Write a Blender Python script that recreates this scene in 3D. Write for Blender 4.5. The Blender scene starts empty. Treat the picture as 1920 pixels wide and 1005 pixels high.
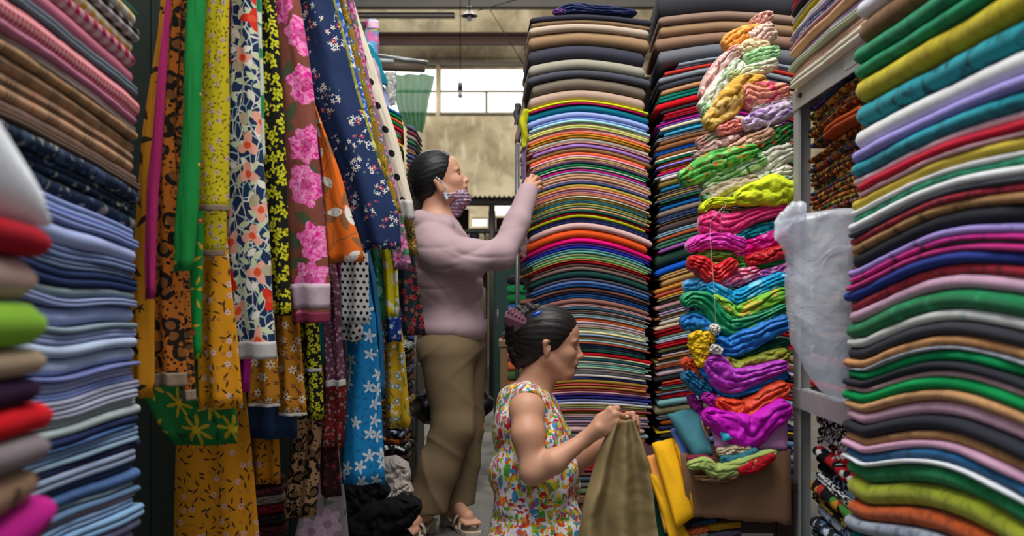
import bpy, bmesh, math, random
import numpy as np
from mathutils import Vector, noise

# ------------------------------------------------------------------ scene, camera, light
scn = bpy.context.scene
COL = scn.collection
F_PX, CX, HY, CAMZ = 1867.0, 960.0, 560.0, 0.95      # focal length in pixels, principal column, horizon row, eye height

cam_data = bpy.data.cameras.new('camera')
cam_data.sensor_width = 36.0
cam_data.lens = F_PX / 1920 * 36.0
cam_data.shift_y = (HY - 502.5) / 1920
cam_data.clip_start = 0.05
cam_data.clip_end = 100
cam_data.dof.use_dof = True
cam_data.dof.focus_distance = 3.6
cam_data.dof.aperture_fstop = 3.2
cam = bpy.data.objects.new('camera', cam_data)
cam.location = (0, 0, CAMZ)
cam.rotation_euler = (math.pi / 2, 0, 0)
COL.objects.link(cam)
scn.camera = cam

world = bpy.data.worlds.new('daylight')
scn.world = world
world.use_nodes = True
bg = world.node_tree.nodes['Background']
bg.inputs[0].default_value = (0.80, 0.90, 1.0, 1)
bg.inputs[1].default_value = 0.46

def area_light(name, loc, target, sx, sy, power, col):
    d = bpy.data.lights.new(name, 'AREA')
    d.shape = 'RECTANGLE'; d.size = sx; d.size_y = sy; d.energy = power; d.color = col
    o = bpy.data.objects.new(name, d)
    o.location = loc
    o.rotation_euler = (Vector(target) - Vector(loc)).to_track_quat('-Z', 'Y').to_euler()
    COL.objects.link(o)
    return o
# soft area light added overhead for directional shape; no roof sheets modelled
area_light('added_top_light', (0.1, 1.9, 4.6), (0.15, 3.0, 0.6), 2.4, 3.2, 190, (1.0, 0.97, 0.92))
area_light('added_rear_light', (0.0, 9.5, 5.3), (0.0, 11.0, 0.0), 5.0, 3.0, 430, (1.0, 0.95, 0.86))  # added below the closed ceiling to brighten the back wall

vs = scn.view_settings
vs.view_transform = 'Standard'
vs.look = 'None'
vs.gamma = 1.0
vs.exposure = 0.35
vs.use_curve_mapping = False

# ------------------------------------------------------------------ helpers
def P(x, y, Y):
    return Vector(((x - CX) / F_PX * Y, Y, CAMZ - (y - HY) / F_PX * Y))

def lin(h):
    h = h.lstrip('#')
    out = []
    for i in (0, 2, 4):
        c = int(h[i:i + 2], 16) / 255
        out.append(c / 12.92 if c <= 0.04045 else ((c + 0.055) / 1.055) ** 2.4)
    return tuple(out) + (1.0,)

def link(name, verts, faces, mat=None, parent=None, uvs=None, smooth=True, origin=None, matidx=None):
    me = bpy.data.meshes.new(name)
    if origin is None:
        origin = (0, 0, 0)
    ox, oy, oz = origin
    vv = [(v[0] - ox, v[1] - oy, v[2] - oz) for v in verts]
    me.from_pydata(vv, [], faces)
    if mat is not None:
        for m in (mat if isinstance(mat, (list, tuple)) else [mat]):
            me.materials.append(m)
    if smooth:
        me.polygons.foreach_set('use_smooth', [True] * len(me.polygons))
    if uvs is not None:
        l = me.uv_layers.new(name='UVMap')
        li = np.empty(len(me.loops), dtype=np.int32)
        me.loops.foreach_get('vertex_index', li)
        l.data.foreach_set('uv', np.asarray(uvs, dtype=np.float32)[li].ravel())
    if matidx is not None:
        me.polygons.foreach_set('material_index', matidx)
    o = bpy.data.objects.new(name, me)
    o.location = origin
    if parent is not None:
        o.parent = parent
        o.location = Vector(origin) - parent.location
    COL.objects.link(o)
    return o

def empty(name, loc):
    o = bpy.data.objects.new(name, None)
    o.location = loc
    o.empty_display_size = 0.05
    COL.objects.link(o)
    return o

LABELS = {}
def tag(o, label=None, cat=None, group=None, kind=None):
    if label:
        o['label'] = label
        LABELS.setdefault(label, []).append(o)
    if cat: o['category'] = cat
    if group: o['group'] = group
    if kind: o['kind'] = kind
    return o

def box_vf(a, b):
    x0, y0, z0 = a; x1, y1, z1 = b
    v = [(x0, y0, z0), (x1, y0, z0), (x1, y1, z0), (x0, y1, z0), (x0, y0, z1), (x1, y0, z1), (x1, y1, z1), (x0, y1, z1)]
    f = [(0, 3, 2, 1), (4, 5, 6, 7), (0, 1, 5, 4), (1, 2, 6, 5), (2, 3, 7, 6), (3, 0, 4, 7)]
    return v, f

def bevel_obj(o, w=0.004, seg=2):
    bm = bmesh.new(); bm.from_mesh(o.data)
    bmesh.ops.bevel(bm, geom=list(bm.edges), offset=w, segments=seg, affect='EDGES', profile=0.5)
    bm.to_mesh(o.data); bm.free()
    return o

def box(name, a, b, mat, parent=None, bevel=0.0):
    v, f = box_vf(a, b)
    org = ((a[0] + b[0]) / 2, (a[1] + b[1]) / 2, a[2])
    o = link(name, v, f, mat, parent, smooth=False, origin=org)
    if bevel: bevel_obj(o, bevel)
    return o

def frame_of(d):
    d = Vector(d).normalized()
    up = Vector((0, 0, 1)) if abs(d.z) < 0.95 else Vector((1, 0, 0))
    a = d.cross(up).normalized()
    return a, a.cross(d).normalized()

def tube_vf(pts, rad, seg=8, cap=True):
    pts = [Vector(p) for p in pts]
    n = len(pts)
    rads = rad if isinstance(rad, (list, tuple)) else [rad] * n
    v, f = [], []
    for i, p in enumerate(pts):
        d = pts[min(i + 1, n - 1)] - pts[max(i - 1, 0)]
        a, b = frame_of(d)
        for k in range(seg):
            t = 2 * math.pi * k / seg
            v.append(tuple(p + (a * math.cos(t) + b * math.sin(t)) * rads[i]))
    for i in range(n - 1):
        for k in range(seg):
            k2 = (k + 1) % seg
            f.append((i * seg + k, i * seg + k2, (i + 1) * seg + k2, (i + 1) * seg + k))
    if cap:
        f.append(tuple(range(seg))[::-1]); f.append(tuple((n - 1) * seg + k for k in range(seg)))
    return v, f

def tube(name, pts, rad, mat, parent=None, seg=8):
    v, f = tube_vf(pts, rad, seg)
    return link(name, v, f, mat, parent, origin=tuple(pts[0]))

def joinvf(parts):
    V, Fc = [], []
    for v, f in parts:
        o = len(V)
        V += list(v); Fc += [tuple(i + o for i in q) for q in f]
    return V, Fc

def smoothstep(a, b, x):
    t = max(0.0, min(1.0, (x - a) / (b - a)))
    return t * t * (3 - 2 * t)

def interp(rows, y):
    """rows: sorted list of (y, a, b, ...) -> tuple interpolated at y (smooth)"""
    if y <= rows[0][0]: return rows[0][1:]
    for r0, r1 in zip(rows, rows[1:]):
        if y <= r1[0]:
            t = (y - r0[0]) / (r1[0] - r0[0] + 1e-9)
            return tuple(p + (q - p) * t for p, q in zip(r0[1:], r1[1:]))
    return rows[-1][1:]

# ------------------------------------------------------------------ material toolkit
class MT:
    def __init__(s, name, rough=0.9, spec=0.25):
        s.m = bpy.data.materials.new(name)
        s.m.use_nodes = True
        s.t = s.m.node_tree
        s.b = s.t.nodes['Principled BSDF']
        s.b.inputs['Roughness'].default_value = rough
        s.b.inputs['Specular IOR Level'].default_value = spec
        s._uv = None
    def n(s, typ, **kw):
        q = s.t.nodes.new(typ)
        for k, v in kw.items(): setattr(q, k, v)
        return q
    def put(s, sock, v):
        if isinstance(v, bpy.types.NodeSocket): s.t.links.new(v, sock)
        else: sock.default_value = v
    def uv(s):
        if s._uv is None: s._uv = s.n('ShaderNodeTexCoord').outputs['UV']
        return s._uv
    def obj(s): return s.n('ShaderNodeTexCoord').outputs['Object']
    def math(s, op, a, b=0.0, c=0.0):
        q = s.n('ShaderNodeMath', operation=op)
        s.put(q.inputs[0], a); s.put(q.inputs[1], b); s.put(q.inputs[2], c)
        return q.outputs[0]
    def vec(s, op, a, b=(0, 0, 0)):
        q = s.n('ShaderNodeVectorMath', operation=op)
        s.put(q.inputs[0], a); s.put(q.inputs[1], b)
        return q.outputs[1] if op in ('LENGTH', 'DISTANCE', 'DOT_PRODUCT') else q.outputs[0]
    def sep(s, v):
        q = s.n('ShaderNodeSeparateXYZ'); s.put(q.inputs[0], v); return q.outputs
    def comb(s, x, y, z=0.0):
        q = s.n('ShaderNodeCombineXYZ'); s.put(q.inputs[0], x); s.put(q.inputs[1], y); s.put(q.inputs[2], z); return q.outputs[0]
    def mix(s, f, a, b):
        q = s.n('ShaderNodeMix', data_type='RGBA')
        s.put(q.inputs['Factor'], f); s.put(q.inputs[6], a); s.put(q.inputs[7], b)
        return q.outputs[2]
    def noise(s, v, scale, detail=2.0, dist=0.0):
        q = s.n('ShaderNodeTexNoise'); s.put(q.inputs['Vector'], v)
        q.inputs['Scale'].default_value = scale; q.inputs['Detail'].default_value = detail
        q.inputs['Distortion'].default_value = dist
        return q
    def vor(s, v, scale, feature='F1', rnd=1.0):
        q = s.n('ShaderNodeTexVoronoi', voronoi_dimensions='2D', feature=feature)
        s.put(q.inputs['Vector'], v); q.inputs['Scale'].default_value = scale; q.inputs['Randomness'].default_value = rnd
        return q
    def lt(s, a, b): return s.math('LESS_THAN', a, b)
    def gt(s, a, b): return s.math('GREATER_THAN', a, b)
    def AND(s, a, b): return s.math('MULTIPLY', a, b)
    def warp(s, v, scale, amt):
        nz = s.noise(v, scale, 1.0)
        o = s.vec('SUBTRACT', nz.outputs['Color'], (0.5, 0.5, 0.5))
        q = s.n('ShaderNodeVectorMath', operation='SCALE'); s.put(q.inputs[0], o); q.inputs['Scale'].default_value = amt
        return s.vec('ADD', v, q.outputs[0])
    def flowers(s, v, cell, R, petals=5, keep=1.0, off=(0, 0, 0), depth=0.35, rnd=0.8):
        """scattered flowers: cell size and petal radius in metres -> (petal mask, centre mask, random value, r/R)"""
        if off != (0, 0, 0): v = s.vec('ADD', v, off)
        q = s.vor(v, 1.0 / cell, rnd=rnd)
        d = s.vec('SUBTRACT', v, q.outputs['Position'])
        r = s.vec('LENGTH', s.vec('MULTIPLY', d, (1, 1, 0)))
        x, y, _ = s.sep(d)
        cr, cg, cb = s.sep(q.outputs['Color'])
        a = s.math('ADD', s.math('MULTIPLY', s.math('ARCTAN2', y, x), float(petals)), s.math('MULTIPLY', cr, 6.28))
        rad = s.math('MULTIPLY_ADD', s.math('COSINE', a), depth * R, (1 - depth) * R)
        m = s.lt(r, rad)
        c = s.lt(r, 0.26 * R)
        if keep < 1.0:
            k = s.lt(cg, keep); m = s.AND(m, k); c = s.AND(c, k)
        return m, c, cb, s.math('DIVIDE', r, R)
    def sprigs(s, v, cell, L, W, keep=1.0, off=(0, 0, 0)):
        """scattered small leaves: random direction lens shapes"""
        if off != (0, 0, 0): v = s.vec('ADD', v, off)
        q = s.vor(v, 1.0 / cell, rnd=1.0)
        d = s.vec('SUBTRACT', v, q.outputs['Position'])
        x, y, _ = s.sep(d)
        cr, cg, cb = s.sep(q.outputs['Color'])
        a = s.math('MULTIPLY', cr, 6.28)
        ca, sa = s.math('COSINE', a), s.math('SINE', a)
        u = s.math('ADD', s.math('MULTIPLY', x, ca), s.math('MULTIPLY', y, sa))
        w = s.math('SUBTRACT', s.math('MULTIPLY', y, ca), s.math('MULTIPLY', x, sa))
        uu = s.math('DIVIDE', u, L); ww = s.math('DIVIDE', w, W)
        m = s.lt(s.math('ADD', s.math('MULTIPLY', uu, uu), s.math('ABSOLUTE', ww)), 1.0)
        if keep < 1.0: m = s.AND(m, s.lt(cg, keep))
        return m, cb
    def spot(s, v, cx, cy, R, wob=0.25, n=5, ph=0.0):
        d = s.vec('SUBTRACT', v, (cx, cy, 0))
        x, y, _ = s.sep(d)
        r = s.vec('LENGTH', s.vec('MULTIPLY', d, (1, 1, 0)))
        a = s.math('MULTIPLY_ADD', s.math('ARCTAN2', y, x), float(n), ph)
        rad = s.math('MULTIPLY_ADD', s.math('COSINE', a), wob * R, (1 - wob) * R)
        return s.lt(r, rad), s.math('DIVIDE', r, R)
    def done(s, col, weave=True, bump=0.25, scale=900, rough=None):
        s.put(s.b.inputs['Base Color'], col)
        if weave:
            nz = s.noise(s.obj(), scale, 1.0)
            bp = s.n('ShaderNodeBump'); bp.inputs['Strength'].default_value = bump; bp.inputs['Distance'].default_value = 0.001
            s.t.links.new(nz.outputs['Fac'], bp.inputs['Height']); s.t.links.new(bp.outputs[0], s.b.inputs['Normal'])
        return s.m

_plain = {}
def plain(hexc, rough=0.92, sheen=0.0, var=0.10, bump=0.2, spec=0.2, fuzz=900, gain=1.0):
    key = (hexc, rough, sheen, var, bump, fuzz, gain)
    if key in _plain: return _plain[key]
    t = MT('cloth_' + hexc.strip('#'), rough, spec)
    c = lin(hexc)
    c = tuple(min(0.95, k * gain) for k in c[:3]) + (1.0,)
    nz = t.noise(t.obj(), 60, 3.0)
    lo = tuple(k * (1 - var) for k in c[:3]) + (1.0,)
    hi = tuple(min(1, k * (1 + var)) for k in c[:3]) + (1.0,)
    col = t.mix(nz.outputs['Fac'], lo, hi)
    if sheen:
        t.b.inputs['Sheen Weight'].default_value = sheen
        t.b.inputs['Sheen Tint'].default_value = hi
        t.b.inputs['Sheen Roughness'].default_value = 0.4
    _plain[key] = t.done(col, bump=bump, scale=fuzz)
    return _plain[key]

def solid(name, hexc, rough=0.6, metal=0.0, var=0.15, scale=8.0, spec=0.4, bump=0.0):
    t = MT(name, rough, spec)
    t.b.inputs['Metallic'].default_value = metal
    c = lin(hexc)
    nz = t.noise(t.obj(), scale, 4.0)
    col = t.mix(nz.outputs['Fac'], tuple(k * (1 - var) for k in c[:3]) + (1,), tuple(min(1, k * (1 + var)) for k in c[:3]) + (1,))
    return t.done(col, weave=bump > 0, bump=bump, scale=scale * 6)
# ------------------------------------------------------------------ the setting
def wall_material():
    t = MT('stained_plaster', 0.95, 0.1)
    o = t.obj()
    n1 = t.noise(o, 0.9, 6.0, 0.6); n2 = t.noise(o, 4.0, 8.0, 0.4); n3 = t.noise(t.vec('MULTIPLY', o, (1.0, 1, .35)), 7.0, 5.0)
    def ramp(x, a, b):
        k = t.n('ShaderNodeMapRange'); k.inputs[1].default_value = a; k.inputs[2].default_value = b; t.put(k.inputs[0], x); return k.outputs[0]
    c = t.mix(ramp(n1.outputs['Fac'], .36, .64), lin('#8f8168'), lin('#c9bc9f'))
    c = t.mix(t.math('MULTIPLY', ramp(n2.outputs['Fac'], .48, .66), .55), c, lin('#6f6757'))
    c = t.mix(t.math('MULTIPLY', ramp(n3.outputs['Fac'], .55, .72), .5), c, lin('#ddd2b6'))
    return t.done(c, bump=0.5, scale=14)
M_WALL = wall_material()
def floor_material():
    t = MT('worn_wet_concrete', 0.55, 0.4)
    o = t.obj()
    n1 = t.noise(o, 2.2, 6.0, 0.4); n2 = t.noise(o, 16.0, 4.0)
    c = t.mix(n1.outputs['Fac'], lin('#3a3a3a'), lin('#77756f'))
    c = t.mix(t.math('MULTIPLY', n2.outputs['Fac'], 0.5), c, lin('#4c4a46'))
    k = t.n('ShaderNodeMapRange'); k.inputs[1].default_value = 0.35; k.inputs[2].default_value = 0.65
    k.inputs[3].default_value = 0.22; k.inputs[4].default_value = 0.8
    t.put(k.inputs[0], n1.outputs['Fac']); t.put(t.b.inputs['Roughness'], k.outputs[0])
    return t.done(c, bump=0.35, scale=45)
M_FLOOR = floor_material()
M_BEAM = solid('maroon_steel', '#4a2e2a', 0.7, 0.0, 0.25, 5)
M_BEAM2 = solid('dark_steel', '#33302e', 0.7, 0.0, 0.25, 5)
M_CEIL = solid('sooty_roof', '#3a3733', 0.9, 0.0, 0.3, 3)

def struct(o): o['kind'] = 'structure'; return o
struct(box('floor', (-7, -3, -0.05), (7, 15.2, 0.0), M_FLOOR))
YB = 14.0
def slab_with_holes(name, x0, x1, z0, z1, y0, y1, holes, mat):
    xs = sorted({x0, x1, *[h[0] for h in holes], *[h[1] for h in holes]})
    zs = sorted({z0, z1, *[h[2] for h in holes], *[h[3] for h in holes]})
    parts = []
    for a, b in zip(xs, xs[1:]):
        for c, d in zip(zs, zs[1:]):
            if any(h[0] <= a and b <= h[1] and h[2] <= c and d <= h[3] for h in holes): continue
            parts.append(box_vf((a, y0, c), (b, y1, d)))
    V, Fc = joinvf(parts)
    return link(name, V, Fc, mat, smooth=False, origin=((x0 + x1) / 2, y0, z0))
zt, zb = P(0, 123, YB).z, P(0, 211, YB).z        # clerestory opening
wx0, wx1 = P(700, 0, YB).x, P(1080, 0, YB).x
mx0, mx1 = P(817, 0, YB).x, P(825, 0, YB).x
struct(slab_with_holes('wall_back', -7, 7, 0, 7.0, YB, YB + 0.25, [(wx0, mx0, zb, zt), (mx1, wx1, zb, zt), (P(928, 0, YB).x, P(1010, 0, YB).x, P(0, 404, YB).z, P(0, 377, YB).z), (P(884, 0, YB).x, P(913, 0, YB).x, P(0, 424, YB).z, P(0, 408, YB).z)], M_WALL))
struct(box('wall_left', (-7.2, -3, 0), (-7.0, YB, 7.0), M_WALL))
struct(box('wall_right', (7.0, -3, 0), (7.2, YB, 7.0), M_WALL))
# the daylight street front beyond the clerestory: sunlit facade
def facade_mat():
    t = MT('sunlit_facade', 0.9, 0.1)
    o = t.obj()
    n = t.noise(o, 3.0, 3.0)
    c = t.mix(n.outputs['Fac'], lin('#e9e6dd'), lin('#fbfaf5'))
    return t.done(c, weave=False)
fac = struct(box('wall_street_front', (-7, 17.5, 0), (7, 17.7, 9), facade_mat()))
area_light('street_daylight', (-1, 15.0, 9.0), (-0.5, 17.5, 4.2), 6.0, 1.5, 1500, (1, 0.98, 0.94))
# window frames
M_WFRAME = solid('window_steel', '#6e675c', 0.7)
for n, (a, b) in enumerate(((wx0, mx0), (mx1, wx1))):
    w = struct(empty('window_%d' % (n + 1), ((a + b) / 2, YB, zb)))
    zm = P(0, 171, YB).z
    box('window_rail', (a, YB - 0.02, zm - 0.012), (b, YB + 0.05, zm + 0.012), M_WFRAME, w)
    box('window_sill', (a, YB - 0.04, zb - 0.03), (b, YB + 0.05, zb), M_WFRAME, w)
    box('window_head', (a, YB - 0.03, zt), (b, YB + 0.05, zt + 0.05), M_WFRAME, w)
    if n == 1:
        xm = P(912, 0, YB).x
        box('mullion', (xm - 0.02, YB - 0.02, zb), (xm + 0.02, YB + 0.05, zm), M_WFRAME, w)
# steel beams crossing under the roof
def beam(i, y0p, y1p, Y, x0, x1, mat):
    a, b = P(x0, y1p, Y), P(x1, y0p, Y)
    h = b.z - a.z
    v = joinvf([box_vf((a.x, Y, a.z), (b.x, Y + 0.14, a.z + h * 0.22)), box_vf((a.x, Y + 0.05, a.z + h * 0.22), (b.x, Y + 0.09, b.z - h * 0.22)),
                box_vf((a.x, Y, b.z - h * 0.22), (b.x, Y + 0.14, b.z))])
    return struct(link('trim_%d' % i, v[0], v[1], mat, smooth=False, origin=(a.x, Y, a.z)))
beam(1, 60, 81, 13.4, 150, 1700, M_BEAM)
beam(2, -16, 12, 12.6, 150, 1700, M_BEAM2)
beam(3, 22, 29, 11.5, 640, 852, M_BEAM2)
struct(box('ceiling', (-7, 8.0, 6.2), (7, 15.0, 6.3), M_CEIL))
# ------------------------------------------------------------------ printed fabrics (flat print on the cloth, in metres of cloth)
_pr = {}
def prints(fn):
    def w(*a, **k):
        key = (fn.__name__, a, tuple(sorted(k.items())))
        if key not in _pr: _pr[key] = fn(*a, **k)
        return _pr[key]
    return w

@prints
def pr_small_floral(bg, petal, centre, leaf, cell=0.045, R=0.012, keep=0.8, leafc=0.03, rough=0.85, seed=0.0, petals=5):
    t = MT('small_floral_print', rough, 0.2)
    v = t.uv()
    c = lin(bg)
    lf, _ = t.sprigs(t.warp(v, 30, 0.01), leafc, leafc * 0.42, leafc * 0.13, 0.85, (seed, 0.3, 0))
    c = t.mix(lf, c, lin(leaf))
    m, ce, r, q = t.flowers(v, cell, R, petals, keep, (seed + 0.7, 0.11, 0))
    c = t.mix(m, c, lin(petal)); c = t.mix(ce, c, lin(centre))
    return t.done(c)

@prints
def pr_two_floral(bg, p1, c1, p2, c2, leaf, cell=0.06, R=0.02, cell2=0.04, R2=0.012, leafc=0.035, keep=0.75, seed=0.0, rough=0.85):
    t = MT('two_flower_print', rough, 0.2)
    v = t.uv()
    c = lin(bg)
    lf, _ = t.sprigs(v, leafc, leafc * 0.45, leafc * 0.12, 0.7, (seed, 0.3, 0))
    c = t.mix(lf, c, lin(leaf))
    m, ce, r, q = t.flowers(v, cell2, R2, 5, keep, (seed + 1.7, 0.91, 0))
    c = t.mix(m, c, lin(p2)); c = t.mix(ce, c, lin(c2))
    m, ce, r, q = t.flowers(v, cell, R, 6, keep, (seed + 0.7, 0.11, 0))
    c = t.mix(m, c, lin(p1)); c = t.mix(ce, c, lin(c1))
    return t.done(c)

@prints
def pr_dots(bg, dot, cell, R, stagger=True, rough=0.85):
    t = MT('polka_dot_print', rough, 0.2)
    x, y, _ = t.sep(t.uv())
    yy = t.math('DIVIDE', y, cell)
    xx = t.math('DIVIDE', x, cell)
    if stagger:
        par = t.math('MULTIPLY', t.math('MODULO', t.math('FLOOR', yy), 2.0), 0.5)
        xx = t.math('ADD', xx, par)
    fx = t.math('SUBTRACT', t.math('FRACT', xx), 0.5); fy = t.math('SUBTRACT', t.math('FRACT', yy), 0.5)
    r = t.math('SQRT', t.math('ADD', t.math('MULTIPLY', fx, fx), t.math('MULTIPLY', fy, fy)))
    c = t.mix(t.lt(r, R / cell), lin(bg), lin(dot))
    return t.done(c)

@prints
def pr_leopard(bg, mid, spot, cell=0.045, rough=0.8):
    t = MT('leopard_print', rough, 0.2)
    v = t.warp(t.uv(), 35, 0.02)
    q = t.vor(v, 1.0 / cell, rnd=0.9)
    d = q.outputs['Distance']
    nz = t.noise(t.uv(), 1.6 / cell, 2.0)
    ring = t.AND(t.gt(d, 0.22), t.lt(d, 0.46))
    ring = t.AND(ring, t.gt(nz.outputs['Fac'], 0.44))
    c = t.mix(t.lt(d, 0.24), lin(bg), lin(mid))
    c = t.mix(ring, c, lin(spot))
    sm = t.vor(t.uv(), 3.0 / cell, rnd=1.0)
    c = t.mix(t.AND(t.lt(sm.outputs['Distance'], 0.22), t.gt(d, 0.5)), c, lin(spot))
    return t.done(c)

@prints
def pr_gingham(a, b, cell=0.012, rough=0.9, mid=None, ratio=0.5):
    t = MT('gingham_check', rough, 0.2)
    x, y, _ = t.sep(t.uv())
    sx = t.lt(t.math('FRACT', t.math('DIVIDE', x, cell)), ratio); sy = t.lt(t.math('FRACT', t.math('DIVIDE', y, cell)), ratio)
    s = t.math('MULTIPLY', t.math('ADD', sx, sy), 0.5)
    if mid: 
        c = t.mix(sx, lin(a), lin(mid)); c = t.mix(sy, c, lin(b))
    else: c = t.mix(s, lin(a), lin(b))
    return t.done(c)

@prints
def pr_plaid(bg, dark, line, cell=0.11, rough=0.9):
    t = MT('tartan_check', rough, 0.2)
    x, y, _ = t.sep(t.uv())
    c = lin(bg)
    for ax in (x, y):
        f = t.math('FRACT', t.math('DIVIDE', ax, cell))
        band = t.AND(t.gt(f, 0.18), t.lt(f, 0.48))
        st = t.lt(t.math('FRACT', t.math('MULTIPLY', f, 11.0)), 0.55)
        c = t.mix(t.math('MULTIPLY', t.AND(band, st), 0.62), c, lin(dark))
        c = t.mix(t.math('MULTIPLY', t.AND(t.gt(f, 0.8), t.lt(f, 0.84)), 0.6), c, lin(line))
    return t.done(c)

@prints
def pr_blotch(bg, c1, c2, c3=None, s1=18.0, s2=30.0, t1=0.55, t2=0.6, rough=0.85, seed=0.0):
    t = MT('blotched_print', rough, 0.2)
    v = t.vec('ADD', t.uv(), (seed, seed * 0.7, 0))
    c = lin(bg)
    for col, s, th, o in ((c1, s1, t1, 0.0), (c2, s2, t2, 3.1), (c3, s2 * 1.3, t2, 7.7)):
        if not col: continue
        n = t.noise(t.vec('ADD', v, (o, o, 0)), s, 2.0, 0.6)
        k = t.n('ShaderNodeMapRange'); k.inputs[1].default_value = th - 0.02; k.inputs[2].default_value = th + 0.02
        t.put(k.inputs[0], n.outputs['Fac'])
        c = t.mix(k.outputs[0], c, lin(col))
    return t.done(c)

@prints
def pr_mosaic(cols, cell=0.03, rough=0.85, stretch=(1, 1, 1), seed=0.0, line=None, warp=0.02):
    """many small flat shapes in several colours"""
    t = MT('multicolour_print', rough, 0.2)
    v = t.vec('MULTIPLY', t.warp(t.vec('ADD', t.uv(), (seed, seed, 0)), 0.8 / cell, warp), stretch)
    q = t.vor(v, 1.0 / cell, rnd=1.0)
    r, g, b = t.sep(q.outputs['Color'])
    k = t.n('ShaderNodeValToRGB'); k.color_ramp.interpolation = 'CONSTANT'
    el = k.color_ramp.elements
    n = len(cols)
    while len(el) < n: el.new(1.0)
    for i, h in enumerate(cols):
        el[i].position = i / n; el[i].color = lin(h)
    t.put(k.inputs[0], r)
    c = k.outputs[0]
    if line:
        e = t.vor(v, 1.0 / cell, 'DISTANCE_TO_EDGE', 1.0)
        c = t.mix(t.lt(e.outputs['Distance'], 0.05), c, lin(line))
    return t.done(c)

@prints
def pr_brocade(bg, hi, cell=0.05, rough=0.48, spec=0.4, seed=0.0, thr=0.5):
    """satin with a woven floral figure"""
    t = MT('brocade_satin', rough, spec)
    v = t.vec('ADD', t.uv(), (seed, seed, 0))
    m, ce, r, q = t.flowers(t.warp(v, 25, 0.02), cell, cell * 0.42, 6, 0.8)
    n = t.noise(v, 1.3 / cell, 3.0, 1.2)
    c = t.mix(t.math('MULTIPLY', t.math('MAXIMUM', m, t.gt(n.outputs['Fac'], 0.6)), thr), lin(bg), lin(hi))
    t.b.inputs['Sheen Weight'].default_value = 0.25
    return t.done(c, bump=0.3, scale=260)

def satin(hexc, rough=0.33, bump=0.6):
    return plain(hexc, rough=rough + 0.14, spec=0.4, var=0.22, bump=bump, fuzz=150)
def plush(hexc): return plain(hexc, rough=1.0, sheen=0.10, var=0.14, bump=0.6, fuzz=260)
@prints
def pr_plush_mottle(bg, c2, scale=26.0, th=0.54):
    t = MT('mottled_plush', 1.0, 0.15)
    n = t.noise(t.uv(), scale, 3.0, 0.4)
    k = t.n('ShaderNodeMapRange'); k.inputs[1].default_value = th - 0.05; k.inputs[2].default_value = th + 0.08
    t.put(k.inputs[0], n.outputs['Fac'])
    c = t.mix(k.outputs[0], lin(bg), lin(c2))
    t.b.inputs['Sheen Weight'].default_value = 0.1
    return t.done(c, bump=0.6, scale=260)
# ------------------------------------------------------------------ folded cloths in stacks
def folded(name, O, A, D, L, depth, bot, top, mat, lobes=1, seed=0, e0=0.0, e1=0.0, fo=0.0, nu=22, fluff=0.0, endr=0.012, uvscale=1.0):
    """one folded cloth between the surfaces bot(u) and top(u); u in 0..1 along axis A (length L), D points to the back"""
    rnd = random.Random(seed)
    p0, p1, p2 = rnd.random() * 9, rnd.random() * 9, rnd.random() * 9
    V, UV = [], []
    arc = 4 if lobes > 1 else 6
    # section angles per lobe
    prof = []
    for k in range(lobes):
        for j in range(arc + 1):
            if k > 0 and j == 0 and lobes > 1: pass
            t = -math.pi / 2 + math.pi * j / arc
            prof.append(((k + 0.5 + 0.5 * math.sin(t)) / lobes, math.cos(t)))
    np_ = len(prof) + 3
    Le = L - e0 - e1
    thm = max(0.002, top(0.5) - bot(0.5))
    endr = min(endr, 0.55 * thm)
    k1, k2 = 0.3 * endr / Le, endr / Le
    us = [0.0, k1, k2] + [k2 + (1 - 2 * k2) * i / (nu - 1) for i in range(1, nu - 1)] + [1 - k2, 1 - k1, 1.0]
    for u in us:
        x = e0 + u * (L - e0 - e1)
        ug = x / L
        b, t = bot(ug), top(ug)
        th = max(0.0015, t - b)
        # close the ends softly
        dist = min(u, 1 - u) * (L - e0 - e1)
        s = 1.0 if dist >= endr * .999 else max(0.35, math.sqrt(max(0.0, 1 - (1 - dist / endr) ** 2)))
        mid = (b + t) / 2
        wob = 0.006 * noise.noise((x * 5 + p0, p1, p2)) + 0.0025 * noise.noise((x * 22 + p0, p1, p2 + 3)) + fo
        wob += 0.012 * (1 - s)
        fz = fluff * noise.noise((x * 30, p1, p0))
        r = min(th * 0.5 / lobes, 0.03) if lobes > 1 else min(th * 0.55, 0.035)
        ring = []
        for (w, c) in prof:
            ring.append((wob - r * (c - 1) - 0.0, mid + (w - 0.5) * th * s * (1 + fz)))
        ring.append((depth * 0.5, mid + 0.5 * th * s))
        ring.append((depth, mid + 0.42 * th * s))
        ring.append((depth, mid - 0.42 * th * s))
        ring.append((depth * 0.5, mid - 0.5 * th * s))
        acc = 0
        for j, (v, w) in enumerate(ring):
            p = O + A * x + D * v
            V.append((p.x, p.y, O.z + w))
            if j: acc += math.hypot(v - ring[j - 1][0], w - ring[j - 1][1])
            UV.append((x * uvscale, acc * uvscale))
    m = len(prof) + 4
    Fc = []
    for i in range(len(us) - 1):
        for j in range(m):
            j2 = (j + 1) % m
            Fc.append((i * m + j, (i + 1) * m + j, (i + 1) * m + j2, i * m + j2))
    Fc.append(tuple(range(m))); Fc.append(tuple((len(us) - 1) * m + j for j in range(m))[::-1])
    c = O + A * (L / 2) + D * (depth / 2)
    zmin = min(v[2] for v in V)
    # keep outward orientation whatever the axes' handedness
    if A.cross(D).z < 0: Fc = [f[::-1] for f in Fc]
    return link(name, V, Fc, mat, uvs=UV, origin=(c.x, c.y, zmin))

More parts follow.
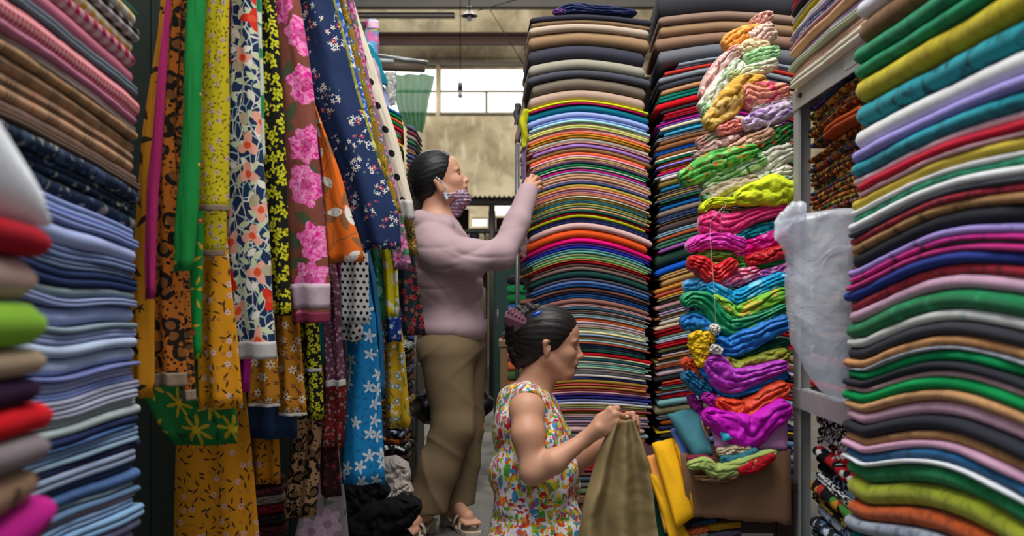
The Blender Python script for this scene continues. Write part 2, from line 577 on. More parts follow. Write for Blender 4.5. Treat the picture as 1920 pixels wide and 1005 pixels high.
def stack(layers, O, A, D, L, depth, zfun, label_fmt, group, rs=0, cat='fabric', name='folded_cloth', ragged=0.02, push=0.012, matfun=None, lobes_all=None, **kw):
    """layers from top to bottom: (row, colour, colour words[, opts]); zfun(row, u) -> height at u"""
    n = len(layers)
    objs = []
    for i in range(n - 1):
        row, hexc, word = layers[i][:3]
        opts = dict(layers[i][3]) if len(layers[i]) > 3 else {}
        row2 = layers[i + 1][0]
        rnd = random.Random(rs * 1000 + i)
        g = 0.0006
        top = (lambda r: (lambda u: zfun(r, u) - O.z - g))(row)
        bot = (lambda r: (lambda u: zfun(r, u) - O.z + g))(row2)
        th = top(0.5) - bot(0.5)
        lob = opts.pop('lobes', lobes_all)
        if lob is None:
            lob = 1 if th < 0.012 else (rnd.choice((1, 1, 2)) if th < 0.03 else 1)
        a = dict(e0=rnd.uniform(0, ragged), e1=rnd.uniform(0, ragged), fo=rnd.uniform(0, push))
        mat = opts.pop('mat', None)
        a.update(kw); a.update(opts)
        if mat is None: mat = matfun(hexc) if matfun else plain(hexc)
        o = folded(name, O, A, D, L, depth, bot, top, mat, lob, seed=rs * 1000 + i, **a)
        ab = layers[i - 1][2] if i else None
        be = layers[i + 1][2] if i < n - 2 else None
        if ab and be: pos = 'between %s and %s' % (ab, be)
        elif be: pos = 'topmost, above %s' % be
        else: pos = 'lowest, below %s' % ab
        tag(o, label_fmt.format(c=word, p=pos), cat, group)
        objs.append(o)
    return objs

# ---- the wide tall stack that the standing woman touches
CEN = [(24, '#33323d', 'black-navy'), (34, '#8a6f55', 'tan'), (41, '#b8a592', 'cream beige'), (55, '#9a7c5c', 'camel'),
 (80, '#3b3b47', 'charcoal'), (107, '#9b9686', 'stone grey'), (128, '#4a4a55', 'dark slate'), (143, '#776c5e', 'olive taupe'),
 (165, '#b09584', 'dusty beige'), (186, '#d9d91c', 'lemon yellow'), (190.5, '#c0135f', 'raspberry'), (194, '#0c7389', 'deep teal'),
 (207, '#93a4dc', 'periwinkle'), (218, '#8394d0', 'dull periwinkle'), (222.5, '#a3d2d8', 'pale aqua'), (228, '#bf98a8', 'mauve pink'), (232, '#c3cd70', 'pale lime'),
 (237, '#c9c283', 'straw'), (240, '#d6909b', 'rose'), (243.2, '#f0dccf', 'ivory'), (245.3, '#ee5f3d', 'coral red'), (248.6, '#c98e2c', 'ochre'), (252.6, '#b97f26', 'dark ochre'),
 (257, '#e2ded2', 'off-white'), (261.8, '#9a8b7d', 'taupe'), (264.3, '#d58f8d', 'dusty rose'), (267.3, '#b787d6', 'lavender'), (275, '#8d6840', 'brown'),
 (283, '#ef6d48', 'coral'), (289, '#e0a6c0', 'candy pink'), (293, '#cbb470', 'khaki yellow'), (296.8, '#f0ad8a', 'peach'), (299.3, '#7f6580', 'plum grey'),
 (302, '#352e3c', 'black plum'), (306, '#0f7a4c', 'emerald'), (311, '#e6e3cd', 'cream'), (313.2, '#0e7350', 'jade'), (315.3, '#c0137a', 'magenta'),
 (320, '#8e97a8', 'grey blue'), (323.8, '#c79876', 'tan peach'), (335, '#d7a0aa', 'soft pink'), (339, '#39507f', 'navy blue'), (343.3, '#d5bf59', 'mustard'),
 (350, '#dd8f6c', 'apricot'), (353.8, '#cfa6cc', 'lilac'), (358, '#cf8d92', 'rose pink'), (361.5, '#b57349', 'terracotta'), (366, '#f2ebd5', 'ecru'),
 (369, '#d2a03c', 'gold'), (373, '#42706a', 'pine'), (376.4, '#2f5f76', 'blue teal'), (380, '#9b9138', 'olive mustard'), (384.4, '#7d8c6a', 'sage'),
 (388.3, '#f2b687', 'light peach'), (392.6, '#0f5247', 'dark pine'), (397, '#a50d2d', 'crimson'), (401, '#aeb31c', 'chartreuse'), (407, '#27305c', 'navy'),
 (416, '#cda6a2', 'blush', {'e1': 0.0}), (429, '#de521b', 'bright orange'), (445, '#e50d78', 'hot pink'), (455, '#4b2468', 'purple'), (460, '#14269b', 'royal blue'),
 (465, '#4f7f8f', 'teal grey'), (469.4, '#5fa59a', 'sea green'), (474.4, '#8c9471', 'khaki sage'), (480, '#6aa163', 'leaf green'), (485, '#ab6b33', 'copper'),
 (488, '#9d0f1c', 'dark red'), (493.4, '#664c46', 'cocoa'), (499, '#77605a', 'mushroom'), (507, '#143b38', 'bottle green'), (520, '#4a4655', 'charcoal violet'),
 (526, '#4a6596', 'slate blue'), (533, '#0f3f73', 'ink blue'), (538, '#8f5c50', 'russet'), (545, '#1b1f33', 'black navy'), (551, '#0e3a6c', 'prussian blue'),
 (559, '#86594f', 'chestnut'), (569, '#bd8f8f', 'old rose'), (575, '#24495a', 'dark teal'), (581, '#a5807a', 'brown pink'), (584, '#5d4b41', 'umber'), (588, '#a3bab8', 'pale teal grey'),
 (592.6, '#8a9ea2', 'steel'), (596, '#ee6a33', 'orange'), (602, '#c0a7b0', 'lilac grey'), (607, '#b09da4', 'mauve grey'), (611.6, '#a88f7c', 'sand'), (614, '#b0c4a8', 'pale green'),
 (618, '#a9c3cf', 'ice blue'), (620.4, '#e5d691', 'butter'), (625, '#8ea3bf', 'grey-blue'), (630, '#b28c6b', 'fawn'), (637, '#94bcbf', 'aqua grey'), (641, '#a54b36', 'rust'),
 (645, '#1c2338', 'midnight'), (653, '#1c4640', 'forest'), (660, '#cf0f20', 'bright red', {'e1': 0.0}), (667, '#cfc39b', 'khaki cream'), (671, '#16424a', 'petrol'),
 (677, '#b7ac98', 'beige grey'), (679.4, '#7a7a78', 'mid grey'), (683, '#5c9b95', 'light teal'), (687, '#98ad90', 'pale sage'), (690.4, '#dac3c6', 'pale pink'),
 (696, '#69676a', 'iron grey', {'e1': 0.0}), (702, '#c4b9b6', 'light grey'), (707, '#23306e', 'dark blue'), (712, '#8f6f2a', 'bronze'), (719, '#ae4640', 'brick'), (723, '#bb8440', 'amber'),
 (729, '#a14740', 'brick red'), (734, '#d49b9f', 'salmon pink'), (738, '#43286d', 'violet'), (742, '#242772', 'indigo'), (749, '#66719c', 'denim'),
 (754, '#c0bfc0', 'silver grey', {'e1': 0.0}), (760, '#7f7d3e', 'olive'), (764, '#78806f', 'grey sage'), (767, '#99403f', 'red brick'), (771, '#8c7023', 'antique gold'),
 (777, '#dfc6bb', 'shell'), (780, '#b98a98', 'dull pink'), (784, '#59606d', 'gunmetal'), (789, '#94798c', 'grape grey'), (795, '#6d5566', 'aubergine grey'), (800, '#c2a09d', 'pale rose'),
 (812, '#8ba4a8', 'grey aqua'), (822, '#9b5525', 'burnt orange'), (828, '#7e2345', 'plum'), (840, '#1d6da4', 'cobalt'), (849, '#24427e', 'blue'), (857, '#4c7280', 'slate teal'),
 (866, '#7f8f95', 'fog grey'), (872, '#b01426', 'ruby'), (879, '#8d1a2a', 'maroon'), (886, '#6e4d44', 'earth brown'), (895, '#3c4a59', 'storm blue'), (905, '#6d6a63', 'dusk grey'), (918, '#4a5f4a', 'moss'),
 (930, None, None)]
YC = 4.2
LC = P(1226, 0, YC).x - P(984, 0, YC).x
def cen_amp(r): return interp([(20, 8), (60, 14), (150, 20), (220, 26), (300, 30), (460, 33), (560, 26), (640, 19), (700, 13), (770, 7), (930, 0)], r)[0]
def cen_z(r, u):
    pk = 0.43
    d = (u - pk) / (pk if u < pk else (1 - pk))
    dd = abs(d) ** 1.75
    drop = cen_amp(r) * dd * (1.0 if u < pk else 1.12)
    # flatter shoulders high in the stack
    return CAMZ - (r + drop - HY) / F_PX * YC
OC = P(984, 0, YC); OC.z = 0.0
cen_objs = stack(CEN, OC, Vector((1, 0.04, 0)).normalized(), Vector((-0.04, 1, 0)).normalized(), LC, 0.5, cen_z,
      '{c} cloth {p}, in stack touched by standing woman', 'plain folded cloths in the wide tall stack', rs=1, ragged=0.035, push=0.012)

# ---- the narrower stack right behind the crumpled pile
SEC = [(-30, '#3c3d42', 'charcoal wool'), (24, '#8b7263', 'cocoa'), (41, '#98795a', 'camel'), (62, '#8c6c5a', 'fawn brown'), (85, '#67696f', 'grey flannel'),
 (113, '#848b98', 'blue grey', {'e0': 0.10}), (120, '#3c4250', 'dark slate', {'e0': 0.09}), (124.5, '#b83229', 'tomato red', {'e0': .04}), (132, '#7f8690', 'pewter'), (143, '#3d4049', 'graphite'), (155, '#b3865f', 'tan'),
 (165, '#107564', 'teal green'), (178, '#c4101f', 'scarlet'), (192, '#2c2c30', 'black'), (200, '#a20d25', 'crimson', {'e0': .04}), (206.5, '#8d0c22', 'deep crimson', {'e0': .035}), (213, '#5a49a8', 'blue violet'),
 (217, '#ba1179', 'magenta'), (221, '#7a59be', 'violet'), (225, '#d6c9ac', 'ecru'), (232, '#0e4f5b', 'petrol'), (237, '#3a9dc4', 'sky blue', {'e0': 0.04}), (243, '#7d7c86', 'mouse grey'),
 (250, '#7b502e', 'chocolate'), (258, '#85593a', 'saddle brown'), (268, '#0d5ab8', 'cobalt'), (275, '#7d5134', 'walnut'), (283, '#e2d9c0', 'cream'), (287, '#137a5a', 'jade'),
 (291, '#b25a22', 'rust'), (296, '#8f7bd0', 'wisteria'), (301, '#6d5137', 'umber'), (304.6, '#b05419', 'burnt orange'), (309, '#bb0f62', 'raspberry'), (314, '#a9c8d5', 'ice blue'), (318, '#d8c1c6', 'pale pink'),
 (325, '#7b6a2f', 'olive'), (338, '#116490', 'peacock blue'), (346, '#545342', 'dark olive'), (350, '#715f5f', 'mauve brown'), (353.4, '#9c8442', 'khaki'), (357.6, '#54586b', 'slate'),
 (362.4, '#1b5640', 'forest'), (367, '#26242b', 'black violet'), (371.5, '#0c61a8', 'azure'), (380, '#7d6a63', 'taupe'), (392, '#2d3d63', 'navy'), (398, '#41536d', 'storm blue'), (402, '#6f5a42', 'mud brown'),
 (406, '#4f3d3d', 'dark brown'), (420, '#7694a3', 'grey blue'), (428, '#a44f2d', 'brick orange'), (436, '#3d6a55', 'sea pine'), (449, '#91509a', 'orchid purple'), (457, '#213f35', 'bottle green'),
 (484, '#0c50b8', 'bright blue'), (498, '#bb9258', 'wheat'), (508, '#b68b52', 'camel tan'), (522, '#b87a2f', 'ochre'), (532, '#a84a38', 'terracotta'), (540, '#c58d2c', 'gold'), (544.4, '#877d62', 'dusty khaki'), (548, '#545840', 'army green'),
 (555, '#cc979c', 'dusty pink'), (566, '#2e4737', 'dark green'), (570.4, '#b283b5', 'lilac'), (575, '#a2abae', 'silver grey'), (579.4, '#a36239', 'caramel'), (584, '#9aa1a6', 'steel grey'), (588, '#c6bea5', 'oatmeal'),
 (597, '#cdbb9a', 'sand'), (606, '#920f20', 'dark red'), (610.4, '#c20c1a', 'signal red'), (618, '#7c8f7d', 'sage'), (624, '#a5bac9', 'powder blue'), (631, '#b30d23', 'cherry red'), (642, '#59583a', 'moss'),
 (652, '#20212b', 'jet'), (654.5, '#b29da3', 'pinkish grey'), (659.4, '#926237', 'nut brown'), (664, '#767145', 'olive drab'), (668.6, '#bca79f', 'rose beige'), (675, '#8c4126', 'rust brown'),
 (681, '#6d83b2', 'cornflower'), (685.6, '#c8abb6', 'pale lilac'), (696, '#232428', 'coal black', {'e0': 0.0}), (707, '#c64b27', 'red orange', {'e0': .03}), (711.5, '#bd141b', 'poppy red', {'e0': .03}), (716, '#77808f', 'grey slate'), (720.4, '#3d6f55', 'green'),
 (724.4, '#8d4728', 'sienna'), (728.4, '#5b6a81', 'denim grey'), (732.4, '#bb0c1c', 'blood red'), (740, '#7fb0b3', 'aqua'), (756, '#7b7455', 'khaki olive'), (772, '#565c66', 'dark grey'), (781, '#b85f20', 'orange', {'e1': .1}),
 (792, '#23294c', 'midnight blue'), (803, '#c9a020', 'mustard'), (808, '#1f1f25', 'ink black'), (820, '#5c7ba3', 'denim blue'), (832, '#2a3a62', 'deep navy'), (846, '#7f8a96', 'cool grey'), (862, '#4b4f55', 'stone'), (880, '#39404a', 'dim slate'), (905, '#5b4a40', 'cold brown'), (930, None, None)]
YS = 4.22
OS = P(1227.5, 0, YS); OS.z = 0.0
LS = P(1500, 0, YS).x - OS.x
def sec_z(r, u):
    amp = interp([(-30, 10), (60, 12), (160, 30), (300, 30), (500, 38), (600, 28), (700, 20), (760, 16), (930, 2)], r)[0]
    d = abs(u - 0.48) / 0.48
    return CAMZ - (r + amp * (min(1.25, d ** 1.35) - 0.36) - HY) / F_PX * YS
stack(SEC, OS, Vector((1, -0.05, 0)).normalized(), Vector((0.05, 1, 0)).normalized(), LS, 0.5, sec_z,
      '{c} cloth {p}, narrow stack behind crumpled fabrics', 'plain folded cloths in the narrow tall stack', rs=2, ragged=0.03, push=0.012)
# low platforms under the two tall stacks
M_WOOD = solid('weathered_wood', '#6a4c33', 0.8, 0, 0.3, 14)
def platform(name, x0, x1, y0, y1, h, label):
    e = empty(name, ((x0 + x1) / 2, (y0 + y1) / 2, 0))
    box('board', (x0, y0, h - 0.03), (x1, y1, h), M_WOOD, e, 0.003)
    for k in range(3):
        x = x0 + 0.02 + k * (x1 - x0 - 0.1) / 2
        box('runner', (x, y0 + 0.01, 0), (x + 0.06, y1 - 0.01, h - 0.03), M_WOOD, e, 0.003)
    tag(e, label, 'platform')
pz = CAMZ - (930 - HY) / F_PX * YC
platform('wooden_platform', OC.x - 0.02, OC.x + LC + 0.002, YC + 0.0, YC + 0.56, pz - 0.0005, 'low wooden platform under the stack touched by standing woman')
pz2 = CAMZ - (930 + 4 - HY) / F_PX * YS
platform('wooden_platform', OS.x + 0.004, OS.x + LS + 0.02, YS - 0.02, YS + 0.56, pz2 - 0.0005, 'low wooden platform under the narrow stack behind crumpled fabrics')

bpn = empty('gap_dark_panel', ((OC.x + OS.x + LS) / 2, 4.80, 0))  # dark boards added so the gaps between the stacks look shaded
M_BPN = solid('gap_dark_boards', '#2a211b', 0.85, 0, 0.3, 8)
for k in range(8):
    xa = OC.x + 0.06 + k * (OS.x + LS - OC.x + 0.02) / 8
    box('board', (xa, 4.80, 0), (xa + (OS.x + LS - OC.x + 0.02) / 8 - 0.003, 4.82, 2.02), M_BPN, bpn)
tag(bpn, 'dark boarded panel behind the two tall cloth stacks', 'panel')
# ------------------------------------------------------------------ stack of shirtings at the left of the aisle
G = pr_gingham
LEFT = [(-20, '#86323a', 'red blotched', {'mat': pr_blotch('#7d5a48', '#a02a35', '#c9b8a0', seed=2.0), 'e1': 0.06}), (30, '#2f7466', 'green'),
 (38, '#caa04a', 'yellow checked', {'mat': G('#c8922f', '#d8d2ca', 0.05)}), (62, '#b9b0b4', 'black-white checked', {'mat': G('#2a2526', '#b9b0b4', 0.045, ratio=.4)}), (86, '#c79a2c', 'mustard checked', {'mat': G('#d9cfc6', '#c09a33', 0.04), 'e1': .02}),
 (112, '#b3204a', 'raspberry checked', {'mat': G('#a11a48', '#d6b9c0', 0.035)}), (140, '#d9849c', 'fine pink gingham', {'mat': G('#dc93a8', '#b83f66', 0.006)}), (172, '#6f7c88', 'blue-grey', {'e1': .015}),
 (188, '#d04a58', 'red gingham', {'mat': G('#c8253d', '#e5b9be', 0.013)}), (228, '#4a4a72', 'violet plaid', {'mat': G('#2f3263', '#b16a86', 0.05, mid='#23233c')}), (243, '#2b2836', 'dark tartan', {'mat': G('#22202c', '#a38f8a', 0.06, mid='#302c3c')}),
 (256, '#a5835f', 'camel plaid', {'mat': pr_plaid('#a98560', '#3d342e', '#b04a4a', .12)}), (272, '#b08b69', 'brown plaid', {'mat': pr_plaid('#a37d5c', '#40362f', '#b04a4a', .10)}),
 (296, '#b79273', 'beige tartan', {'mat': pr_plaid('#b89070', '#3f352f', '#c0392b', .14), 'lobes': 2}), (332, '#8c705b', 'fawn', {'mat': pr_plaid('#8c6e57', '#5d4b55', '#6b4a6b', .09)}), (350, '#6d5a4d', 'brown', {'e1': .01}),
 (362, '#23334c', 'speckled navy', {'mat': pr_blotch('#1b2940', '#8d8a82', '#3a4c68', s1=40, t1=.62)}), (388, '#1f2f48', 'white-flecked navy', {'mat': pr_blotch('#16253c', '#a09b90', '#2b4266', s1=34, t1=.62, seed=1.0)}), (410, '#1c2c46', 'sprigged navy', {'mat': pr_blotch('#182842', '#8f8b84', '#2c4468', s1=30, t1=.6, seed=3.0)}),
 (436, '#8f9fd2', 'periwinkle', {'lobes': 2}), (456, '#7f8fc4', 'dull periwinkle', {'lobes': 2}), (472, '#a7b3e0', 'pale periwinkle'), (500, '#6f7fa8', 'grey periwinkle', {'lobes': 2}),
 (516, '#5f6e90', 'slate'), (528, '#22335a', 'navy', {'lobes': 2}), (550, '#6d7f86', 'greenish grey'), (566, '#8793bb', 'lavender grey'), (578, '#9fafe0', 'light lavender blue'), (606, '#7b8c98', 'sage grey'),
 (616, '#97a4cf', 'lavender'), (632, '#a9b8d2', 'pale grey blue'), (650, '#a7b6d6', 'powder blue'), (676, '#6a74a6', 'dusk blue'), (684, '#9ea6d0', 'soft lilac'), (700, '#8393cc', 'cornflower'), (711, '#9496ab', 'mauve grey'),
 (726, '#9c9fb4', 'silver lilac'), (742, '#a0aeb4', 'pale sea grey'), (756, '#aab7b8', 'mist grey'), (774, '#232c55', 'dark navy'), (788, '#3f5c8c', 'denim blue'), (796, '#7c97bb', 'light steel blue', {'lobes': 2}), (814, '#7d95a9', 'faded blue'),
 (824, '#1c2145', 'ink navy', {'e1': -0.01}), (836, '#8490ab', 'blue haze', {'lobes': 2}), (860, '#2c3f64', 'deep blue'), (874, '#4c6a9b', 'medium blue'), (896, '#7a8c98', 'ash'), (906, '#55708f', 'steel'), (918, '#a4868f', 'pinkish grey'),
 (925, '#7f9bc0', 'sky grey'), (942, '#7ea2c6', 'clear pale blue', {'e1': -0.01}), (966, '#6f6d8c', 'heather'), (986, '#76718a', 'mauve'), (1012, '#445a80', 'dusty blue'), (1040, '#8593a8', 'fog blue'), (1070, '#3a4664', 'shadow blue'), (1110, '#56627a', 'dim blue'), (1150, None, None)]
LFAR, LNEAR, LXF, LXN = 2.2, 1.5, -0.812, -0.84
OL = Vector((LXN, LNEAR, 0)); AL = (Vector((LXF, LFAR, 0)) - OL); LL = AL.length; AL.normalize()
DL = Vector((-AL.y, AL.x, 0))
def left_z(r, u):
    base = CAMZ - (r - HY) / F_PX * LFAR
    k = interp([(-20, 0.075), (250, 0.075), (480, 0.065), (600, 0.03), (720, 0.0), (1150, 0.0)], r)[0]
    dip = interp([(400, 0.0), (560, 0.020), (680, 0.016), (800, 0.004), (900, -0.012), (1100, -0.005), (1150, 0.0)], r)[0]
    return base + k * (1 - max(0.0, u - 0.05) ** 1.5 / 0.926) - dip * math.exp(-((u - 0.5) / 0.22) ** 2)
stack(LEFT, OL, AL, DL, LL, 0.5, left_z, '{c} cloth {p}, folded in the shirting stack', 'folded shirtings in the stack left of the aisle', rs=3, name='folded_shirting', ragged=0.03, push=0.015)

# ---- nearer stack of soft cloth ends, leftmost
NEARL = [(380, '#e8ebf6', 'white', {'e1': -0.012}), (432, '#a00c22', 'crimson'), (488, '#b7958c', 'pinkish beige'), (566, '#7fae33', 'lime green'), (650, '#a89078', 'taupe'), (700, '#2c1430', 'aubergine'),
 (752, '#c50d1c', 'bright red', {'e1': -0.012}), (806, '#7d7276', 'grey'), (862, '#9d7a62', 'brown dotted', {'mat': pr_dots('#9d7a62', '#5d463c', 0.06, 0.011)}), (922, '#b5127f', 'magenta', {'e1': -0.02, 'mat': pr_dots('#b5127f', '#7a0f58', 0.06, 0.012)}), (1002, '#1f8a3c', 'green', {'e1': -0.015}), (1070, '#5a4a52', 'dusk grey'), (1150, '#7a2a34', 'wine'), (1240, None, None)]
NFAR, NNEAR, NX = 1.13, 0.72, -0.515
ON = Vector((NX, NNEAR, 0)); AN = Vector((0, 1, 0)); DN = Vector((-1, 0, 0))
def near_z(r, u):
    base = CAMZ - (r - HY) / F_PX * NFAR
    k = interp([(380, 0.135), (432, 0.012), (500, 0.005), (700, 0.0), (860, 0.0), (1000, -0.03), (1240, 0.0)], r)[0]
    e = max(0.0, u - 0.55) / 0.45
    return base + k * (1 - e ** 1.6)
stack(NEARL, ON, AN, DN, NFAR - NNEAR, 0.34, near_z, '{c} thick cloth {p}, in front of shirting stack', 'thick soft cloths in front of the shirting stack', rs=4, name='thick_cloth', ragged=0.02, push=0.01, matfun=plush, endr=0.03, nu=16)

# ------------------------------------------------------------------ plush stack right of the aisle
Mt = pr_plush_mottle
RIGHT = [(-30, '#cabf2c', 'chartreuse'), (8, '#e6e6ee', 'snow white'), (45, '#7e5a34', 'brown', {'mat': Mt('#7e5a34', '#6a4726')}), (95, '#0b8a5c', 'emerald', {'mat': Mt('#0b8a5c', '#0a6f4c')}), (128, '#0d9463', 'jade green', {'mat': Mt('#0d9463', '#0a7a52')}), (152, '#c9b91d', 'yellow', {'mat': Mt('#c9b91d', '#b3a017')}),
 (200, '#1195a3', 'teal blotched', {'mat': Mt('#139aa8', '#0c4a58', 22, .56)}), (245, '#e9e9ea', 'white'), (285, '#9d93d8', 'lavender'), (308, '#0d96a8', 'turquoise', {'mat': Mt('#0d96a8', '#0c7686')}), (335, '#e3bccb', 'pale pink'), (352, '#c51c38', 'red', {'e0': 0.05}),
 (368, '#e5b6c4', 'shell pink', {'e0': 0.05}), (376, '#d3bb47', 'straw yellow'), (397, '#e7e9ea', 'ivory white', {'e0': .02}), (408, '#2aa27a', 'sea green', {'mat': Mt('#2aa27a', '#1e8563')}), (419, '#e8ebee', 'milk white'), (436, '#484a55', 'slate'), (447, '#b01f38', 'crimson blotched', {'mat': Mt('#b01f38', '#6d1726', 40)}),
 (460, '#9a7043', 'camel blotched', {'mat': Mt('#a87c4c', '#5e4528', 22, .58)}), (478, '#2a2c33', 'black'), (506, '#9a86cf', 'lilac', {'mat': Mt('#a08cd4', '#5d4c8c', 24, .62)}), (521, '#d01c93', 'fuchsia blotched', {'mat': Mt('#d8249a', '#55143f', 22, .6)}), (530, '#35353d', 'graphite'), (536, '#c01a7c', 'magenta blotched', {'mat': Mt('#c01a7c', '#5d1240', 22, .62)}),
 (547, '#2a3b8a', 'royal blue', {'e0': -0.02}), (566, '#b01f33', 'brick red blotched', {'mat': Mt('#b8213a', '#7a1626', 40)}), (583, '#d9aec9', 'rose pink'), (607, '#0d7a48', 'bottle green', {'mat': Mt('#0d7a48', '#2aa06c', 20, .6)}), (638, '#e4e8e6', 'white green-tipped', {'mat': Mt('#e4e8e6', '#4fae8c', 10, .7), }), (657, '#42424b', 'charcoal'),
 (680, '#c58c57', 'tan', {'mat': Mt('#cf9560', '#b98255')}), (697, '#9aa1ad', 'pale grey', {'mat': Mt('#a5acb8', '#8a919e'), 'e0': .01}), (703, '#0ea25e', 'bright green'), (720, '#2e3038', 'coal'), (733, '#d8b0bb', 'dusty pink'), (743, '#0da055', 'kelly green'), (761, '#cc9a66', 'caramel', {'mat': Mt('#cc9a66', '#b8865c')}), (778, '#e0b4ca', 'candy pink'),
 (800, '#30323b', 'anthracite'), (823, '#c4945f', 'fawn', {'mat': Mt('#cc9a66', '#b58455')}), (838, '#dcabc8', 'orchid pink'), (852, '#0f5a8a', 'petrol blue', {'mat': Mt('#0f5f92', '#0c4a74')}), (868, '#e5eaf0', 'frost white'), (876, '#0c8a50', 'deep green', {'mat': Mt('#0c8a50', '#0a7242')}), (905, '#a9b52d', 'lime', {'mat': Mt('#adb930', '#8f9a22')}),
 (945, '#c2551c', 'rust orange', {'mat': Mt('#c95a20', '#a34416')}), (972, '#8b95a6', 'mottled grey', {'mat': Mt('#98a2b2', '#6a7486', 20)}), (997, '#0f7a7a', 'dark teal'), (1030, '#d8c7b0', 'sand'), (1060, '#6d1f3a', 'burgundy'), (1095, '#3d4a8a', 'indigo'), (1130, '#b08f6a', 'wheat'), (1165, None, None)]
RFAR, RNEAR, RX = 2.3, 1.30, 0.776
for _i, _l in enumerate(RIGHT[:-1]):      # the lower cloths reach a little farther along the aisle
    _o = dict(_l[3]) if len(_l) > 3 else {}
    _o['e0'] = _o.get('e0', 0.0) + random.Random(_i).uniform(-0.01, 0.012) - interp([(0, -0.02), (300, 0.0), (560, 0.02), (700, 0.045), (1165, 0.05)], _l[0])[0]
    RIGHT[_i] = _l[:3] + (_o,)
OR_ = Vector((RX, RFAR, 0)); AR = Vector((0.02, -1, 0)).normalized(); DR = Vector((1, 0.02, 0)).normalized()
def right_z(r, u):
    u = max(0.0, u)
    base = CAMZ - (r - HY) / F_PX * RFAR
    k = interp([(-30, 0.0), (200, 0.0), (360, 0.030), (490, 0.060), (600, 0.075), (700, 0.085), (950, 0.080), (1165, 0.0)], r)[0]
    s = math.sin(min(1.0, u / 0.54) * math.pi / 2) ** 1.25 if u < 0.54 else 1 - 0.55 * ((u - 0.54) / 0.46) ** 1.5
    curl = interp([(600, 0.0), (720, 0.012), (900, 0.016), (1000, 0.0), (1165, 0.0)], r)[0] * math.exp(-(u / 0.05) ** 2)
    return base + k * s + curl
stack(RIGHT, OR_, AR, DR, RFAR - RNEAR, 0.5, right_z, '{c} plush cloth {p}, stack beside plastic bag', 'plush cloths in the stack beside the plastic bag', rs=5, name='plush_cloth', lobes_all=1, ragged=0.025, push=0.012, matfun=plush, endr=0.02, nu=30)
def plinth(name, x0, x1, y0, y1, h, label):
    e = empty(name, ((x0 + x1) / 2, (y0 + y1) / 2, 0))
    box('top_board', (x0, y0, h - 0.025), (x1, y1, h), M_WOOD, e, 0.003)
    for (x, y) in ((x0 + .02, y0 + .02), (x1 - .07, y0 + .02), (x0 + .02, y1 - .07), (x1 - .07, y1 - .07)):
        box('leg', (x, y, 0), (x + 0.05, y + 0.05, h - 0.025), M_WOOD, e, 0.002)
    tag(e, label, 'bench')
zr = lambda fun, r: min(fun(r, u / 20) for u in range(21))
plinth('low_bench', RX + 0.0, RX + 0.54, RNEAR - 0.02, RFAR + 0.02, zr(right_z, 1165) - 0.001, 'low wooden bench carrying the plush cloth stack')
plinth('low_bench', LXN - 0.5, LXF + 0.01, LNEAR - 0.02, LFAR + 0.02, zr(left_z, 1150) - 0.001, 'low wooden bench carrying the shirting stack')
plinth('low_bench', NX - 0.36, NX + 0.01, NNEAR - 0.02, NFAR + 0.02, zr(near_z, 1240) - 0.001, 'low wooden bench under the thick soft cloths')

# ------------------------------------------------------------------ grey steel shelf unit right of the aisle
M_GREY = solid('grey_painted_steel', '#a9aaa9', 0.5, 0.1, 0.18, 20, 0.5)
M_TAPE = solid('clear_tape', '#b9bcc0', 0.18, 0.1, 0.3, 60, 0.8)
SX, SYF, SYN = 0.86, 3.04, 2.36
z_top, z_low = 1.565, 0.667
sh = empty('steel_shelf_unit', ((SX + 1.4) / 2, (SYF + SYN) / 2, 0))
def angle_post(x, y, sx, sy):
    w, th = 0.05, 0.008
    a = box_vf((min(x, x + sx * w), min(y, y + sy * th), 0), (max(x, x + sx * w), max(y, y + sy * th), z_top + 0.012))
    b = box_vf((min(x, x + sx * th), min(y + sy * th, y + sy * w), 0), (max(x, x + sx * th), max(y + sy * th, y + sy * w), z_top + 0.012))
    V, Fc = joinvf([a, b])
    return link('upright', V, Fc, M_GREY, sh, smooth=False, origin=(x, y, 0))
angle_post(SX, SYF, 1, -1); angle_post(SX, SYN, 1, 1); angle_post(1.4, SYF, -1, -1); angle_post(1.4, SYN, -1, 1)
for zz in (z_top, z_low):
    box('shelf', (SX + 0.008, SYN + 0.008, zz - 0.004), (1.392, SYF - 0.008, zz + 0.012), M_GREY, sh)
    box('shelf_edge', (SX - 0.004, SYN, zz - 0.045), (SX, SYF, zz + 0.012), M_GREY, sh)
    box('cross_rail', (SX + 0.05, SYF - 0.008, zz - 0.045), (1.35, SYF - 0.002, zz + 0.012), M_GREY, sh)
tube('bolt', [(SX - 0.004, SYF - 0.09, z_top - 0.012), (SX - 0.012, SYF - 0.09, z_top - 0.012)], 0.008, solid('dark_bolt', '#403c3a', 0.4, 0.8), sh, 10)
box('tape', (SX - 0.0055, SYN + 0.02, z_top - 0.03), (SX - 0.0042, SYN + 0.2, z_top + 0.0115), M_TAPE, sh)
tag(sh, 'grey steel shelf unit holding printed cloths behind plastic bag', 'shelf')

